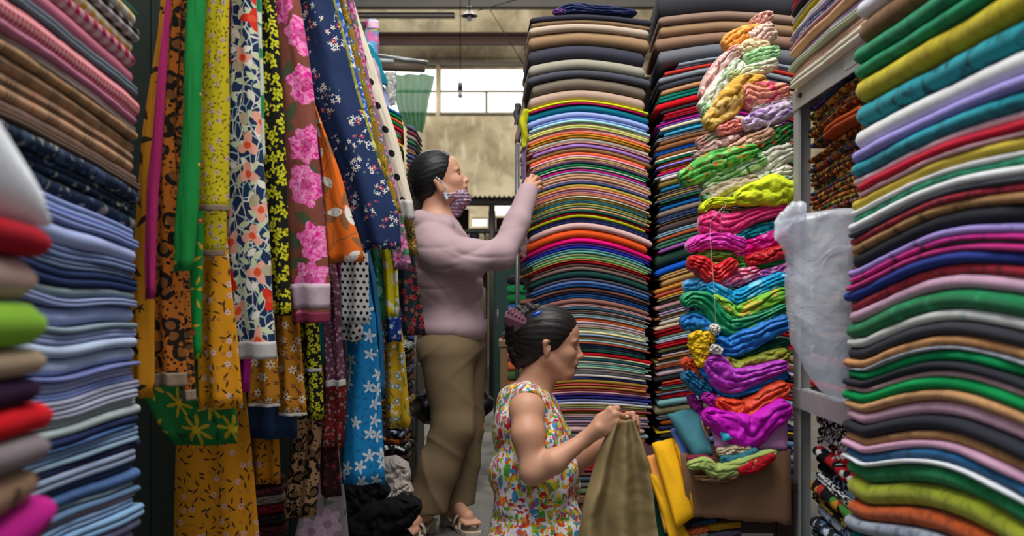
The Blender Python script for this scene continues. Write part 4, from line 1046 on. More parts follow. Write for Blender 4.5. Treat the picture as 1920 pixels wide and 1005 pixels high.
patch('folded_cloth', [(1216, 890, 3.04), (1232, 886, 3.04), (1296, 1010, 2.95), (1258, 1020, 2.95)], 0.02, plain('#d8a018'), 'golden cloth below the apricot cloth', 0.006, 0, 2, 10, group=GP)
patch('folded_cloth', [(1222, 910, 3.09), (1240, 906, 3.09), (1268, 1040, 3.0), (1236, 1040, 3.0)], 0.02, plain('#0f4a3c'), 'dark green cloth behind the golden cloth', 0.006, 0, 2, 11, group=GP)
patch('folded_cloth', [(1210, 930, 3.12), (1228, 930, 3.12), (1240, 1040, 3.05), (1216, 1040, 3.05)], 0.02, plain('#4f6684'), 'denim cloth behind the dark green cloth', 0.006, 0, 2, 12, group=GP)
for k, (x0, x1, y0, c, w) in enumerate(((1296, 1345, 982, '#3f5a78', 'slate blue'), (1308, 1392, 988, '#d09a1c', 'ochre'), (1290, 1330, 996, '#b0522a', 'rust'), (1330, 1392, 1004, '#3a3a4a', 'dark grey'))):
    crumple('folded_cloth', [(x0, y0 + 6, 8), ((x0 + x1) / 2, y0 + 2, 14), (x1, y0 - 4, 10)], 2.99 - 0.02 * k, plain(c), '%s cloth end sticking out below the brown drape' % w, seed=320 + k, lobes=2, depth=.05, group=GP, rough=.4)

# ------------------------------------------------------------------ clear plastic bag hanging from the shelf
def bag_material():
    t = MT('clear_plastic', 0.10, 0.8)
    t.b.inputs['Base Color'].default_value = (0.86, 0.89, 0.97, 1)
    o = t.obj()
    n = t.noise(o, 9, 3.0, 1.2)
    bp = t.n('ShaderNodeBump'); bp.inputs['Strength'].default_value = 0.9; bp.inputs['Distance'].default_value = 0.012
    t.t.links.new(n.outputs['Fac'], bp.inputs['Height']); t.t.links.new(bp.outputs[0], t.b.inputs['Normal'])
    out = [x for x in t.t.nodes if x.type == 'OUTPUT_MATERIAL'][0]
    tr = t.n('ShaderNodeBsdfTransparent'); tr.inputs[0].default_value = (0.95, 0.96, 1, 1)
    ms = t.n('ShaderNodeMixShader'); ms.inputs[0].default_value = 0.46
    t.t.links.new(tr.outputs[0], ms.inputs[1]); t.t.links.new(t.b.outputs[0], ms.inputs[2]); t.t.links.new(ms.outputs[0], out.inputs[0])
    return t.m
BAG = [(392, 1560, 1612), (402, 1500, 1615), (415, 1462, 1612), (440, 1452, 1606), (470, 1470, 1602), (500, 1476, 1600), (540, 1474, 1598), (590, 1474, 1596), (640, 1482, 1594), (690, 1506, 1592), (730, 1536, 1592), (752, 1560, 1592)]
Yb_ = 2.52
V, Fc = [], []
nr, ns = 46, 40
for i in range(nr):
    y = 392 + 360 * i / (nr - 1)
    xl, xr = interp(BAG, y)
    a, b = P(xl, y, Yb_), P(xr, y, Yb_)
    c, r = (a + b) / 2, (b - a).length / 2
    for k in range(ns):
        t = 2 * math.pi * k / ns
        d = Vector((math.cos(t) * r, math.sin(t) * min(r * 0.75, 0.06), 0))
        w = 1 + 0.10 * noise.noise((math.cos(t) * 1.6, math.sin(t) * 1.6, i * 0.14)) + 0.05 * noise.noise((math.cos(t) * 5, math.sin(t) * 5, i * 0.35))
        V.append(tuple(c + d * w))
for i in range(nr - 1):
    for k in range(ns):
        k2 = (k + 1) % ns
        Fc.append((i * ns + k, (i + 1) * ns + k, (i + 1) * ns + k2, i * ns + k2))
Fc.append(tuple((nr - 1) * ns + k for k in range(ns))[::-1])
MBAG = bag_material()
eb = empty('plastic_bag', tuple(P(1545, 752, Yb_)))
link('bag_body', V, Fc, MBAG, eb, origin=tuple(P(1545, 752, Yb_)))
V, Fc = [], []
for i in range(16):
    s = i / 15
    x, y = 1452 + 60 * s, 420 - 26 * math.sin(math.pi * s * 0.7) + 30 * (1 - s) * 0.4
    for k in range(12):
        t = 2 * math.pi * k / 12
        rr = 0.016 * (1 + 0.4 * noise.noise((k * 0.7, i * 0.4, 3))) * (1.2 - 0.4 * abs(s - .5))
        V.append(tuple(P(x, y + 18 * math.cos(t) * rr / 0.016, Yb_ - 0.065 + rr * math.sin(t))))
for i in range(15):
    for k in range(12):
        k2 = (k + 1) % 12
        Fc.append((i * 12 + k, i * 12 + k2, (i + 1) * 12 + k2, (i + 1) * 12 + k))
link('bag_mouth', V, Fc, MBAG, eb, origin=tuple(P(1460, 420, Yb_ - 0.06)))
tag(eb, 'clear crumpled plastic bag hanging before the steel shelf', 'bag')
# ------------------------------------------------------------------ dress fabrics hanging left of the aisle
HUNG = []
def hang(name, rows, Y, mat, label, pleats=1.5, amp=0.008, bulge=0.014, thick=0.012, seed=0, group='dress fabrics hanging left of the aisle', nv=44, ns=18, hem=None, top=2.178, tail=0.0, extend=True, uoff=None):
    """cloth length hanging over the rail: rows of (photo row, left, right); hem = (material, height in px, label)"""
    rnd = random.Random(seed + 5); ph = [rnd.random() * 20 for _ in range(4)]
    uo = ph[0] if uoff is None else uoff
    rows = list(rows)
    if extend:                                   # keep neighbouring lengths from passing through one another
        def clash(q):
            ya, yb = max(rows[0][0], q[1][0][0]), min(rows[-1][0], q[1][-1][0])
            if yb < ya: return False
            for i in range(13):
                y = ya + (yb - ya) * i / 12
                a, b = interp(rows, y), interp(q[1], y)
                if a[0] - 3 < b[1] and b[0] - 3 < a[1]: return True
            return False
        near = [q for q in HUNG if clash(q)]
        while any(abs(Y - q[0]) < .5 * (thick + 2 * amp + bulge + q[2]) + .003 for q in near): Y += .006
        HUNG.append((Y, list(rows), thick + 2 * amp + bulge))
    if extend:
        ytop = HY - (top - CAMZ) * F_PX / Y
        r0, r1 = rows[0], rows[1]
        k = min(0.6, 60.0 / max(1.0, r1[0] - r0[0])) * 0.0
        sl = ((r1[1] + r1[2]) - (r0[1] + r0[2])) / 2 / max(1.0, r1[0] - r0[0])
        if r0[0] > ytop + 5:
            dx = sl * (r0[0] - ytop) * 0.6
            w = (r0[2] - r0[1]); cxm = (r0[1] + r0[2]) / 2 - dx
            rows = [(ytop, cxm - w * 0.42, cxm + w * 0.42)] + rows
    y0, y1 = rows[0][0], rows[-1][0]
    base = empty(name, (0, 0, 0)) if hem else None
    def strip(ya, yb, n, out):
        V, UV = [], []
        for i in range(n + 1):
            y = ya + (yb - ya) * i / n
            t = (y - y0) / (y1 - y0)
            xl, xr = interp(rows, y)
            wm = (xr - xl) * Y / F_PX
            for side in (0, 1):
                for j in range(ns + 1):
                    s = j / ns if side == 0 else 1 - j / ns
                    yy = y + (4 * noise.noise((s * 3 + ph[0], ph[1], 0)) + 1.5 * noise.noise((s * 25 + ph[0], ph[2], 0))) * smoothstep(0.85, 1.0, t)
                    x = xl + (xr - xl) * s + 2.5 * noise.noise((t * 5, ph[2], 1.5)) 
                    d = amp * math.sin(2 * math.pi * pleats * s + ph[0] + 1.5 * noise.noise((t * 2.2, ph[1], s))) * (0.35 + 0.65 * t)
                    d += -bulge * (1 - (2 * s - 1) ** 2) + 0.010 * noise.noise((s * 1.5, t * 5, ph[3])) + 0.003 * noise.noise((s * 6, t * 22, ph[3]))
                    e = math.sqrt(max(0.0, 1 - abs(2 * s - 1) ** 6))
                    off = (thick / 2 + out) * (0.15 + 0.85 * e)
                    p = P(x, yy, Y)
                    V.append((p.x, Y + d + (-off if side == 0 else off), p.z))
                    UV.append(((s - 0.5) * wm * 1.15 + uo if side == 0 else (s - 0.5) * wm * 1.15 + uo + 0.3, -y * Y / F_PX))
        R = 2 * (ns + 1)
        Fc = []
        for i in range(n):
            for j in range(R):
                j2 = (j + 1) % R
                Fc.append((i * R + j, (i + 1) * R + j, (i + 1) * R + j2, i * R + j2))
        Fc.append(tuple(range(R))); Fc.append(tuple(n * R + j for j in range(R))[::-1])
        return V, Fc, UV
    c = P((rows[-1][1] + rows[-1][2]) / 2, y1, Y)
    V, Fc, UV = strip(y0, y1, nv, 0.0)
    if not hem:
        o = link(name, V, Fc, mat, uvs=UV, origin=tuple(c))
    else:
        o = base; o.location = c
        link('cloth_length', V, Fc, mat, o, uvs=UV, origin=tuple(c))
        for (hm, ya, yb, hl) in hem:
            V, Fc, UV = strip(ya, yb, 5, 0.0012)
            h = link('hem_band', V, Fc, hm, o, uvs=UV, origin=tuple(c))
            h['label'] = hl
    return tag(o, label, 'fabric', group)

SFL, TFL = pr_small_floral, pr_two_floral
M_WHT = plain('#b3aeaa', var=.12)
M_FRAY = plain('#86725f', var=.3, bump=.6)

@prints
def pr_roses():
    """brown ground with large pink roses, leaves and a cream blossom near the top"""
    t = MT('rose_print', .8, .2)
    v = t.uv()
    x, y, _ = t.sep(v)
    n = t.noise(v, 10, 3.0, .5)
    c = t.mix(n.outputs['Fac'], lin('#5a2a24'), lin('#9a5a48'))
    lf, _r = t.sprigs(v, .09, .035, .016, .7)
    c = t.mix(lf, c, lin('#4a5238'))
    w = t.warp(t.warp(v, 16, .035), 50, .018)
    for kind, cell, R, keep, o in (('c', .23, .055, .55, (3.3, .2, 0)), ('p', .135, .060, .85, (.4, .31, 0))):
        m, ce, r, q = t.flowers(w, cell, R, 7, keep, o, .10, .6)
        sw = t.noise(v, 75, 2.0, 1.2)
        a, b = (lin('#d81a8c'), lin('#f59ac8')) if kind == 'p' else (lin('#c9823a'), lin('#f0d690'))
        k = t.n('ShaderNodeMapRange'); k.inputs[1].default_value = .35; k.inputs[2].default_value = .65; t.put(k.inputs[0], sw.outputs['Fac'])
        pc = t.mix(k.outputs[0], a, b)
        pc = t.mix(t.math('MULTIPLY', t.lt(q, .3), .6), pc, lin('#a0105f' if kind == 'p' else '#a8682a'))
        c = t.mix(m, c, pc)
    return t.done(c)

@prints
def pr_navy_garden():
    """navy ground, pale twigs all over, large peach and red poppies, pale leaves"""
    t = MT('garden_print', .8, .2)
    v = t.uv()
    c = lin('#1c2f55')
    w = t.warp(v, 14, .03)
    for o, s, col, wd in (((0, 0, 0), .026, '#a9c2bd', .045), ((.5, .2, 0), .036, '#d8d2c8', .045)):
        e = t.vor(t.vec('MULTIPLY', t.vec('ADD', w, o), (1.0, .62, 1)), 1 / s, 'DISTANCE_TO_EDGE', 1.0)
        c = t.mix(t.lt(e.outputs['Distance'], wd), c, lin(col))
    lf, r = t.sprigs(v, .035, .02, .008, .8, (.2, .9, 0))
    c = t.mix(lf, c, lin('#c5cfa8'))
    lf, r = t.sprigs(v, .045, .018, .009, .45, (2.2, 1.9, 0))
    c = t.mix(lf, c, lin('#e8e0d4'))
    m, ce, r, q = t.flowers(t.warp(v, 25, .015), .085, .034, 3, .75, (1.4, 1.1, 0), .28)
    pk = t.mix(t.gt(r, .62), lin('#e8a590'), lin('#d5321f'))
    pk = t.mix(t.lt(q, .3), pk, lin('#e2512f'))
    c = t.mix(m, c, pk)
    m, ce, r, q = t.flowers(v, .11, .018, 2, .6, (4.4, 2.1, 0), .1)
    c = t.mix(m, c, lin('#b5a888'))
    return t.done(c)

@prints
def pr_blossom_clusters(bg='#1b2c52'):
    t = MT('blossom_spray_print', .8, .2)
    v = t.uv()
    x, y, _ = t.sep(v)
    c = lin(bg)
    # sprays: clusters selected by a coarse diagonal cell pattern
    rot = t.comb(t.math('ADD', t.math('MULTIPLY', x, .8), t.math('MULTIPLY', y, .6)), t.math('SUBTRACT', t.math('MULTIPLY', y, .8), t.math('MULTIPLY', x, .6)))
    q = t.vor(t.vec('MULTIPLY', rot, (1, 2.4, 1)), 8.5, rnd=.8)
    clus = t.lt(q.outputs['Distance'], .33)
    cr, cg, cb = t.sep(q.outputs['Color'])
    m, ce, r, qq = t.flowers(v, .019, .0095, 5, .85, (.3, .3, 0), .4)
    pet = t.mix(t.gt(t.math('ADD', r, t.math('MULTIPLY', cr, .8)), 1.0), lin('#d8d6dc'), lin('#c2466c'))
    c = t.mix(t.AND(m, clus), c, pet)
    c = t.mix(t.AND(ce, clus), c, lin('#d8b04a'))
    edge = t.AND(t.lt(q.outputs['Distance'], .42), t.gt(q.outputs['Distance'], .30))
    lf, r = t.sprigs(v, .02, .009, .0025, .5)
    c = t.mix(t.AND(lf, edge), c, lin('#7f8a78'))
    return t.done(c)

@prints
def pr_leaf_sprays(bg, leaf, line):
    t = MT('leaf_spray_print', .8, .2)
    v = t.uv()
    c = lin(bg)
    e = t.vor(t.warp(v, 9, .05), 7.0, 'DISTANCE_TO_EDGE', 1.0)
    c = t.mix(t.lt(e.outputs['Distance'], .012), c, lin(line))
    lf, r = t.sprigs(v, .06, .03, .013, .75)
    lf2, r = t.sprigs(v, .06, .03, .013, .75, (.021, .017, 0))
    e2 = t.noise(v, 140, 1.0)
    c = t.mix(lf2, c, lin(line)); c = t.mix(lf, c, t.mix(t.gt(e2.outputs['Fac'], .64), lin(leaf), lin(line)))
    return t.done(c)

@prints
def pr_yellow_on_black(bg='#14150f', fl='#c9c520', cell=.030, R=.014):
    t = MT('black_yellow_print', .8, .2)
    v = t.uv()
    c = lin(bg)
    m, ce, r, q = t.flowers(t.warp(v, 60, .008), cell, R, 4, .95, (.2, .8, 0), .3, 1.0)
    c = t.mix(m, c, lin(fl)); 
    m2, ce2, r2, q2 = t.flowers(t.warp(v, 60, .008), cell * .7, R * .45, 3, .8, (2.2, 1.8, 0), .3, 1.0)
    c = t.mix(m2, c, lin(fl)); c = t.mix(ce, c, lin('#6a6a18'))
    return t.done(c)

@prints
def pr_big_lily(bg, fl, cen, cell=.14, R=.05, petals=6, leaf=None, keep=.8, depth=.5):
    t = MT('lily_print', .8, .2)
    v = t.uv()
    c = lin(bg)
    if leaf:
        lf, r = t.sprigs(v, cell * .5, cell * .2, cell * .06, .8); c = t.mix(lf, c, lin(leaf))
    m, ce, r, q = t.flowers(t.warp(v, 18, .015), cell, R, petals, keep, (.2, .8, 0), depth)
    n = t.noise(v, 80, 2.0)
    c = t.mix(m, c, t.mix(n.outputs['Fac'], lin(fl), lin(cen))); c = t.mix(ce, c, lin(cen))
    return t.done(c)

def Yx(x): return 2.35 + (x - 250) / 540 * 1.25
# ---- front tier, ordered along the rail away from the eye
hang('hanging_fabric', [(0, 312, 320), (200, 292, 310), (350, 275, 297), (560, 272, 291)], 2.33, plain('#a0245e', var=.1), 'narrow magenta strip hanging over the ochre twig print', .5, .003)
hang('hanging_fabric', [(60, 296, 308), (250, 268, 292), (500, 246, 290), (745, 243, 290)], 2.37, SFL('#b97a12', '#2a1c0c', '#2a1c0c', '#2f2010', .09, .012, .5, .06), 'ochre cloth with black twig print, hanging beside the shirting stack', 1.5, .006)
hang('hanging_fabric', [(0, 350, 386), (200, 344, 378), (400, 330, 372), (508, 325, 362)], 2.385, pr_big_lily('#15833a', '#c9a51f', '#e0c030', .17, .035, 6, None, .6), 'bright green cloth with yellow flowers beside the yellow sprigged cloth', .5, .004, .02)
hang('hanging_fabric', [(0, 320, 340), (250, 298, 326), (500, 290, 340), (720, 288, 352)], 2.42, pr_leopard('#b0611a', '#7a4a22', '#17100c', .05), 'orange leopard print cloth beside the green flowered cloth', 1.5, .008, hem=[(M_FRAY, 698, 724, 'frayed beige hem')])
hang('hanging_fabric', [(0, 338, 354), (250, 322, 344), (480, 320, 352), (748, 340, 368)], 2.45, pr_leopard('#a05a1c', '#5a3a1c', '#120c0a', .03), 'fine dark leopard print cloth between orange leopard and green cloth', 1.5, .006, hem=[(M_FRAY, 730, 750, 'frayed beige hem')])
hang('hanging_fabric', [(380, 352, 380), (530, 352, 380), (672, 350, 378)], 2.50, SFL('#14873a', '#b9352a', '#e0c030', '#c9a51f', .05, .010, .5), 'green cloth end with red flecks below the bright green cloth', .5, .005, extend=True)
hang('hanging_fabric', [(0, 388, 430), (200, 371, 431), (395, 356, 430)], 2.44, SFL('#c0ad18', '#b99ab0', '#7a4a5a', '#3f4418', .030, .007, .8, .0125), 'yellow sprigged cloth, shorter upper layer with frayed hem', 1, .006, .02, hem=[(M_FRAY, 386, 396, 'frayed hem')])
hang('hanging_fabric', [(0, 390, 428), (300, 364, 430), (478, 352, 422)], 2.49, SFL('#c0ad18', '#b99ab0', '#7a4a5a', '#3f4418', .030, .007, .8, .0125, seed=1.0), 'yellow sprigged cloth, longer lower layer with frayed hem', 1, .006, .02, hem=[(M_FRAY, 470, 480, 'frayed hem')])
OR1 = TFL('#d08a14', '#d8c2c8', '#a05a3a', '#7a3a2a', '#c09aa0', '#4a3414', .036, .009, .03, .005, .024, .55)
hang('hanging_fabric', [(440, 382, 424), (520, 376, 430), (640, 372, 446), (765, 372, 456)], 2.54, OR1, 'orange-yellow sprigged cloth hanging below the yellow sprigged cloth', 1.5, .012, .02)
hang('hanging_fabric', [(0, 432, 480), (250, 428, 492), (450, 425, 506), (560, 434, 512), (672, 443, 519)], 2.66, pr_navy_garden(), 'navy garden print cloth with red poppies and white bottom band', 1, .006, .022, hem=[(M_WHT, 640, 672, 'plain white bottom band')], thick=.02)
hang('hanging_fabric', [(0, 470, 490), (150, 478, 494), (300, 486, 498)], 2.72, pr_blotch('#c9d2c0', '#2a8a5a', '#e0dcd0', s1=14), 'pale green leafed strip between navy garden and black-yellow cloths', .5, .003)
hang('hanging_fabric', [(0, 486, 516), (250, 489, 536), (450, 502, 541), (592, 510, 546)], 2.74, pr_yellow_on_black(), 'black cloth covered with yellow flowers beside the rose cloth', 1, .005, .02)
hang('hanging_fabric', [(0, 513, 562), (200, 529, 592), (400, 535, 607), (530, 545, 620), (604, 552, 619)], 2.84, pr_roses(), 'brown rose print cloth with pale folded bottom edge', 1, .008, .025, thick=.022, hem=[(plain('#b9a2ae', var=.2), 532, 578, 'pale inside of the folded edge'), (plain('#7a2a44', var=.2), 586, 604, 'wine selvedge')])
hang('hanging_fabric', [(150, 574, 577), (190, 587, 590), (277, 599, 621), (337, 604, 642), (396, 610, 658), (465, 614, 680), (492, 615, 682)], 2.90, pr_leaf_sprays('#d5641a', '#dcd6cc', '#8a5a34'), 'orange cloth with white leaf sprays beside the navy blossom cloth', 1, .008, .012)
hang('hanging_fabric', [(0, 546, 624), (150, 575, 662), (190, 588, 674), (300, 628, 707), (340, 643, 724), (400, 659, 748), (468, 680, 752)], 2.95, pr_blossom_clusters(), 'navy cloth with white and pink blossom sprays', 1.5, .010, .03, thick=.018)
hang('hanging_fabric', [(0, 606, 628), (150, 645, 668), (300, 690, 712), (440, 716, 738)], 3.10, pr_blotch('#8a8a3a', '#c0c05a', '#4a5a2a', s1=30), 'olive green strip at the edge of the navy blossom cloth', .5, .003)
hang('hanging_fabric', [(0, 618, 634), (170, 660, 680), (320, 694, 716)], 3.16, SFL('#1f4fa8', '#d8dce8', '#d8dce8', '#7a9ad8', .03, .009, .9), 'blue white-flowered strip behind the olive green strip', .5, .003)
hang('hanging_fabric', [(0, 628, 648), (200, 672, 700), (400, 726, 752)], 3.22, TFL('#8a6a1a', '#4a6a9a', '#d8c060', '#c0a03a', '#2a3a2a', '#3a4a2a', .04, .014, .03, .009), 'mustard and blue flowered strip beside the pink bouquet cloth', .5, .004)
hang('hanging_fabric', [(0, 640, 662), (150, 664, 692), (300, 700, 730), (420, 726, 758), (505, 738, 772)], 3.30, TFL('#8a5a7a', '#d87aa8', '#a83a6a', '#2f6a4a', '#3f8a5c', '#2a5a3a', .06, .028, .05, .018, .05, .95), 'pink bouquet print cloth beside the cream dotted cloth', .5, .005)
@prints
def pr_line_dots(bg, dot, pitch, R):
    t = MT('big_dot_print', .85, .2)
    x, y, _ = t.sep(t.uv())
    yy = t.math('DIVIDE', y, pitch)
    f = t.math('MULTIPLY', t.math('SUBTRACT', t.math('FRACT', yy), .5), pitch)
    g = t.math('MULTIPLY', t.math('SUBTRACT', t.math('FRACT', t.math('ADD', t.math('DIVIDE', x, pitch), .5)), .5), pitch)
    r = t.math('SQRT', t.math('ADD', t.math('MULTIPLY', f, f), t.math('MULTIPLY', g, g)))
    return t.done(t.mix(t.lt(r, R), lin(bg), lin(dot)))
hang('hanging_fabric', [(0, 638, 662), (100, 668, 694), (250, 714, 742), (380, 746, 774), (412, 752, 778)], 3.36, pr_line_dots('#d8ccb8', '#1c1c20', .080, .0125), 'cream cloth with black dots, slanting beside the standing woman', .5, .004, .02, uoff=.006, hem=[(M_WHT, 376, 412, 'white folded hem')])
hang('hanging_fabric', [(0, 638, 654), (200, 696, 716), (380, 748, 772), (480, 764, 784)], 3.42, TFL('#6a5a2a', '#c0a04a', '#8a3a2a', '#7a2a34', '#c0a04a', '#2a3a1c', .05, .018, .035, .010), 'olive gold flowered cloth below the cream dotted cloth', .5, .004)
# ---- lower tier: longer lengths showing below the front ones
def top_of(xb): return interp([(240, 300), (300, 318), (360, 348), (480, 456), (528, 500), (583, 536), (645, 562), (700, 588), (762, 648), (800, 668)], xb)[0]
def low(rows, Y, mat, label, seed=0, **k):
    xb = (rows[0][1] + rows[0][2]) / 2; w = rows[0][2] - rows[0][1]
    xt = top_of(xb)
    y0 = rows[0][0]
    pre = [(y, xt + (xb - xt) * (y / y0) ** 1.1 - w * (.2 + .22 * y / y0), xt + (xb - xt) * (y / y0) ** 1.1 + w * (.2 + .22 * y / y0)) for y in (0.0, y0 * .35, y0 * .7)]
    return hang('hanging_fabric', pre + rows, Y, mat, label, seed=seed, **k)
low([(480, 638, 690), (560, 640, 692), (606, 640, 693)], 3.12, pr_dots('#d6d4d2', '#16161a', .019, .0052), 'white cloth with small black dots, upper of two layers', seed=40)
low([(500, 640, 678), (600, 640, 680), (638, 641, 680)], 3.15, pr_dots('#d6d4d2', '#16161a', .019, .0052), 'white cloth with small black dots, longer layer underneath', seed=41)
low([(590, 648, 704), (700, 652, 714), (800, 648, 718), (905, 640, 724)], 3.20, pr_big_lily('#1577b0', '#d5dde2', '#b0b4b8', .052, .023, 5, '#0f5f92', .75, .36), 'bright blue cloth with white flowers, longest beside the standing woman', seed=42, bulge=.02)
low([(520, 690, 704), (640, 704, 718), (740, 706, 722)], 3.28, plain('#1f5a86'), 'plain steel blue strip behind the blue flowered cloth', seed=43)
low([(500, 616, 640), (592, 622, 642)], 3.10, plain('#b01a7c'), 'magenta strip beside the white dotted cloth', seed=44)
low([(560, 606, 640), (640, 608, 642), (722, 609, 648)], 3.06, SFL('#5a3444', '#a07a8a', '#c9a0ae', '#8a5a6a', .018, .006, .9, .02), 'mauve sequined cloth with white bottom edge', seed=45, hem=[(M_WHT, 712, 724, 'white bottom edge')])
low([(700, 612, 646), (760, 612, 652), (836, 606, 650)], 3.11, TFL('#8a2a2c', '#c93a34', '#2a1a1a', '#d8d0c4', '#c0453a', '#3a4a2a', .026, .011, .02, .006, .02, .9), 'red small-flowered cloth below the mauve sequined cloth', seed=46)
low([(830, 596, 634), (930, 600, 640)], 3.20, TFL('#3a1a20', '#8a2a3a', '#c05a6a', '#5a2a34', '#8a4a54', '#2a2a1c', .04, .016, .03, .01), 'dark red rose cloth behind the grey peony cloth', seed=47)
low([(880, 596, 640), (940, 570, 650), (1040, 545, 658)], 3.12, pr_big_lily('#93868a', '#dcbccb', '#a07a90', .115, .058, 6, '#6a6a5c', 1.0, .16), 'grey cloth with pale pink peonies reaching the floor', seed=48, bulge=.02)
low([(590, 560, 596), (700, 566, 604), (785, 574, 606)], 2.96, pr_yellow_on_black('#12120e', '#b9b51c', .02, .009), 'black-yellow flowered cloth end below the rose cloth', seed=49, hem=[(M_WHT, 690, 696, 'white thread band')])
low([(600, 572, 600), (700, 580, 604), (790, 590, 606)], 2.99, pr_big_lily('#15120e', '#d5a51a', '#a07a14', .09, .036, 5, '#2a3a1c', .9), 'black cloth with large golden flowers beside the mauve sequined cloth', seed=50)
low([(600, 582, 608), (682, 590, 610)], 3.02, plain('#12808a'), 'teal cloth end below the rose cloth', seed=51)
MUS = TFL('#b5751c', '#d8d2c0', '#7a3a2a', '#2a2a34', '#b04a2a', '#5a3a1c', .042, .013, .036, .008, .024, .75)
low([(590, 516, 560), (680, 520, 568), (778, 522, 577)], 2.86, MUS, 'mustard flowered cloth under the black-yellow cloth, longer of two', seed=52, hem=[(M_WHT, 773, 778, 'white edge')])
low([(665, 468, 520), (710, 466, 522), (762, 465, 524)], 2.78, TFL('#b5751c', '#d8d2c0', '#7a3a2a', '#2a2a34', '#b04a2a', '#5a3a1c', .042, .013, .036, .008, .024, .75, seed=2.0), 'mustard flowered cloth under the navy garden cloth', seed=53, hem=[(M_WHT, 757, 762, 'white edge')])
low([(660, 446, 468), (735, 448, 466)], 2.72, plain('#a0187c'), 'magenta end under the navy garden cloth', seed=54)
low([(740, 460, 556), (822, 455, 558)], 2.92, pr_big_lily('#1a2f4c', '#6a7a8c', '#3a4a5c', .09, .035, 4, None, .8), 'dark blue cloth with faded lilies below the mustard cloths', seed=55)
low([(700, 556, 606), (820, 552, 602), (912, 536, 596), (968, 530, 590)], 3.06, pr_leopard('#a07a54', '#6a4a30', '#14100e', .045), 'brown leopard print cloth beside the grey peony cloth', seed=56, amp=.014)
low([(740, 268, 440), (800, 300, 448), (834, 330, 446)], 2.66, pr_big_lily('#1d6a30', '#a88a1a', '#c9a51f', .10, .044, 7, '#124a22', .95), 'dark green cloth with yellow daisies above the long orange cloth', seed=57, bulge=.01)
low([(810, 332, 470), (900, 328, 478), (1060, 322, 490)], 2.74, TFL('#bd7a10', '#c5a0a4', '#8a4a3a', '#7a3a2a', '#b08a90', '#3f2c12', .040, .010, .03, .005, .026, .5, seed=3.0), 'long orange sprigged cloth reaching the floor', seed=58, bulge=.012, pleats=2)
low([(810, 474, 524), (860, 474, 526), (905, 472, 526)], 2.86, TFL('#b5720f', '#c5a0a4', '#8a4a3a', '#2a2a1c', '#b08a90', '#3f2c12', .05, .012, .03, .005, .024, .5, seed=5.0), 'orange cloth end beside the long orange sprigged cloth', seed=59)
low([(480, 716, 746), (560, 722, 748), (594, 722, 748)], 3.40, pr_blotch('#d5c71c', '#d8d4cc', '#8a9a3a', s1=14, t1=.55), 'yellow and white blotched cloth beside the standing woman', seed=60)
low([(490, 698, 722), (600, 702, 724)], 3.36, pr_blotch('#2a7a5c', '#7ab09a', '#1a5a48', s1=22), 'sea green gathered cloth beside the yellow-white one', seed=61)
low([(580, 722, 752), (642, 724, 754)], 3.42, SFL('#1c3a86', '#c9d2e0', '#c9d2e0', '#5a7ab8', .03, .010, .9), 'navy cloth with white flowers above the yellow-blue flowered cloth', seed=62)
low([(630, 720, 756), (720, 722, 764), (802, 722, 772)], 3.45, TFL('#b5901a', '#4a7a9a', '#d8d6d0', '#d8d6d0', '#6a5a8a', '#6a6a2a', .04, .014, .03, .009), 'yellow cloth with blue flowers beside the standing woman', seed=63)
low([(470, 746, 776), (560, 745, 790), (628, 738, 798)], 3.50, TFL('#16222c', '#a5242c', '#4a1418', '#8a5a3a', '#a5242c', '#2a3a34', .035, .013, .03, .010), 'dark teal cloth with red roses against the standing woman', seed=64)
low([(420, 705, 730), (520, 712, 736), (560, 716, 738)], 3.38, pr_blotch('#c08a8a', '#7a9a7a', '#e0c9c0', s1=26), 'pink and green blotched cloth beside the sea green one', seed=65)
# rails carrying the fabrics
M_STEEL = solid('galvanised_pipe', '#8a8d90', 0.4, 0.8, 0.2, 30)
rl = empty('hanging_rail', (-0.62, 2.9, 0))
for off in (0.0, 0.13):
    tube('rail', [(-0.98 - off, 2.15 + off, 2.2), (-0.30 - off, 3.72 + off, 2.2)], 0.014, M_STEEL, rl, 12)
for (x, y) in ((-1.05, 2.30), (-0.62, 3.75)):
    tube('post', [(x, y, 0), (x, y, 2.3)], 0.02, M_STEEL, rl, 12)
tube('tie_bar', [(-1.05, 2.30, 2.2), (-0.98, 2.15, 2.2)], 0.014, M_STEEL, rl, 10)
tube('tie_bar', [(-0.62, 3.75, 2.2), (-0.30, 3.72, 2.2)], 0.014, M_STEEL, rl, 10)
tag(rl, 'galvanised pipe rail carrying the hanging dress fabrics', 'rail')
# dark green partition behind
M_DKG = solid('dark_green_board', '#16231d', 0.75, 0, 0.35, 6)
pn = empty('partition_panel', (-0.9, 3.4, 0))
def plank(x0, y0, x1, y1, z0, z1, th, nm):
    d = Vector((x1 - x0, y1 - y0, 0)); nrm = Vector((-d.y, d.x, 0)).normalized() * th
    b = [(x0, y0), (x1, y1), (x1 + nrm.x, y1 + nrm.y), (x0 + nrm.x, y0 + nrm.y)]
    V = [(x, y, z0) for x, y in b] + [(x, y, z1) for x, y in b]
    Fc = [(0, 3, 2, 1), (4, 5, 6, 7), (0, 1, 5, 4), (1, 2, 6, 5), (2, 3, 7, 6), (3, 0, 4, 7)]
    return link(nm, V, Fc, M_DKG, pn, smooth=False, origin=(x0, y0, z0))
NP = 9
for k in range(NP):
    a, b = k / NP + .002, (k + 1) / NP - .002
    plank(-1.34 + .66 * a, 2.62 + 1.4 * a, -1.34 + .66 * b, 2.62 + 1.4 * b, 0.0, 2.5, .02, 'board')
plank(-1.335, 2.615, -.675, 4.015, 2.3, 2.4, -.02, 'batten')
tag(pn, 'dark green boarded partition behind the hanging fabrics', 'partition')
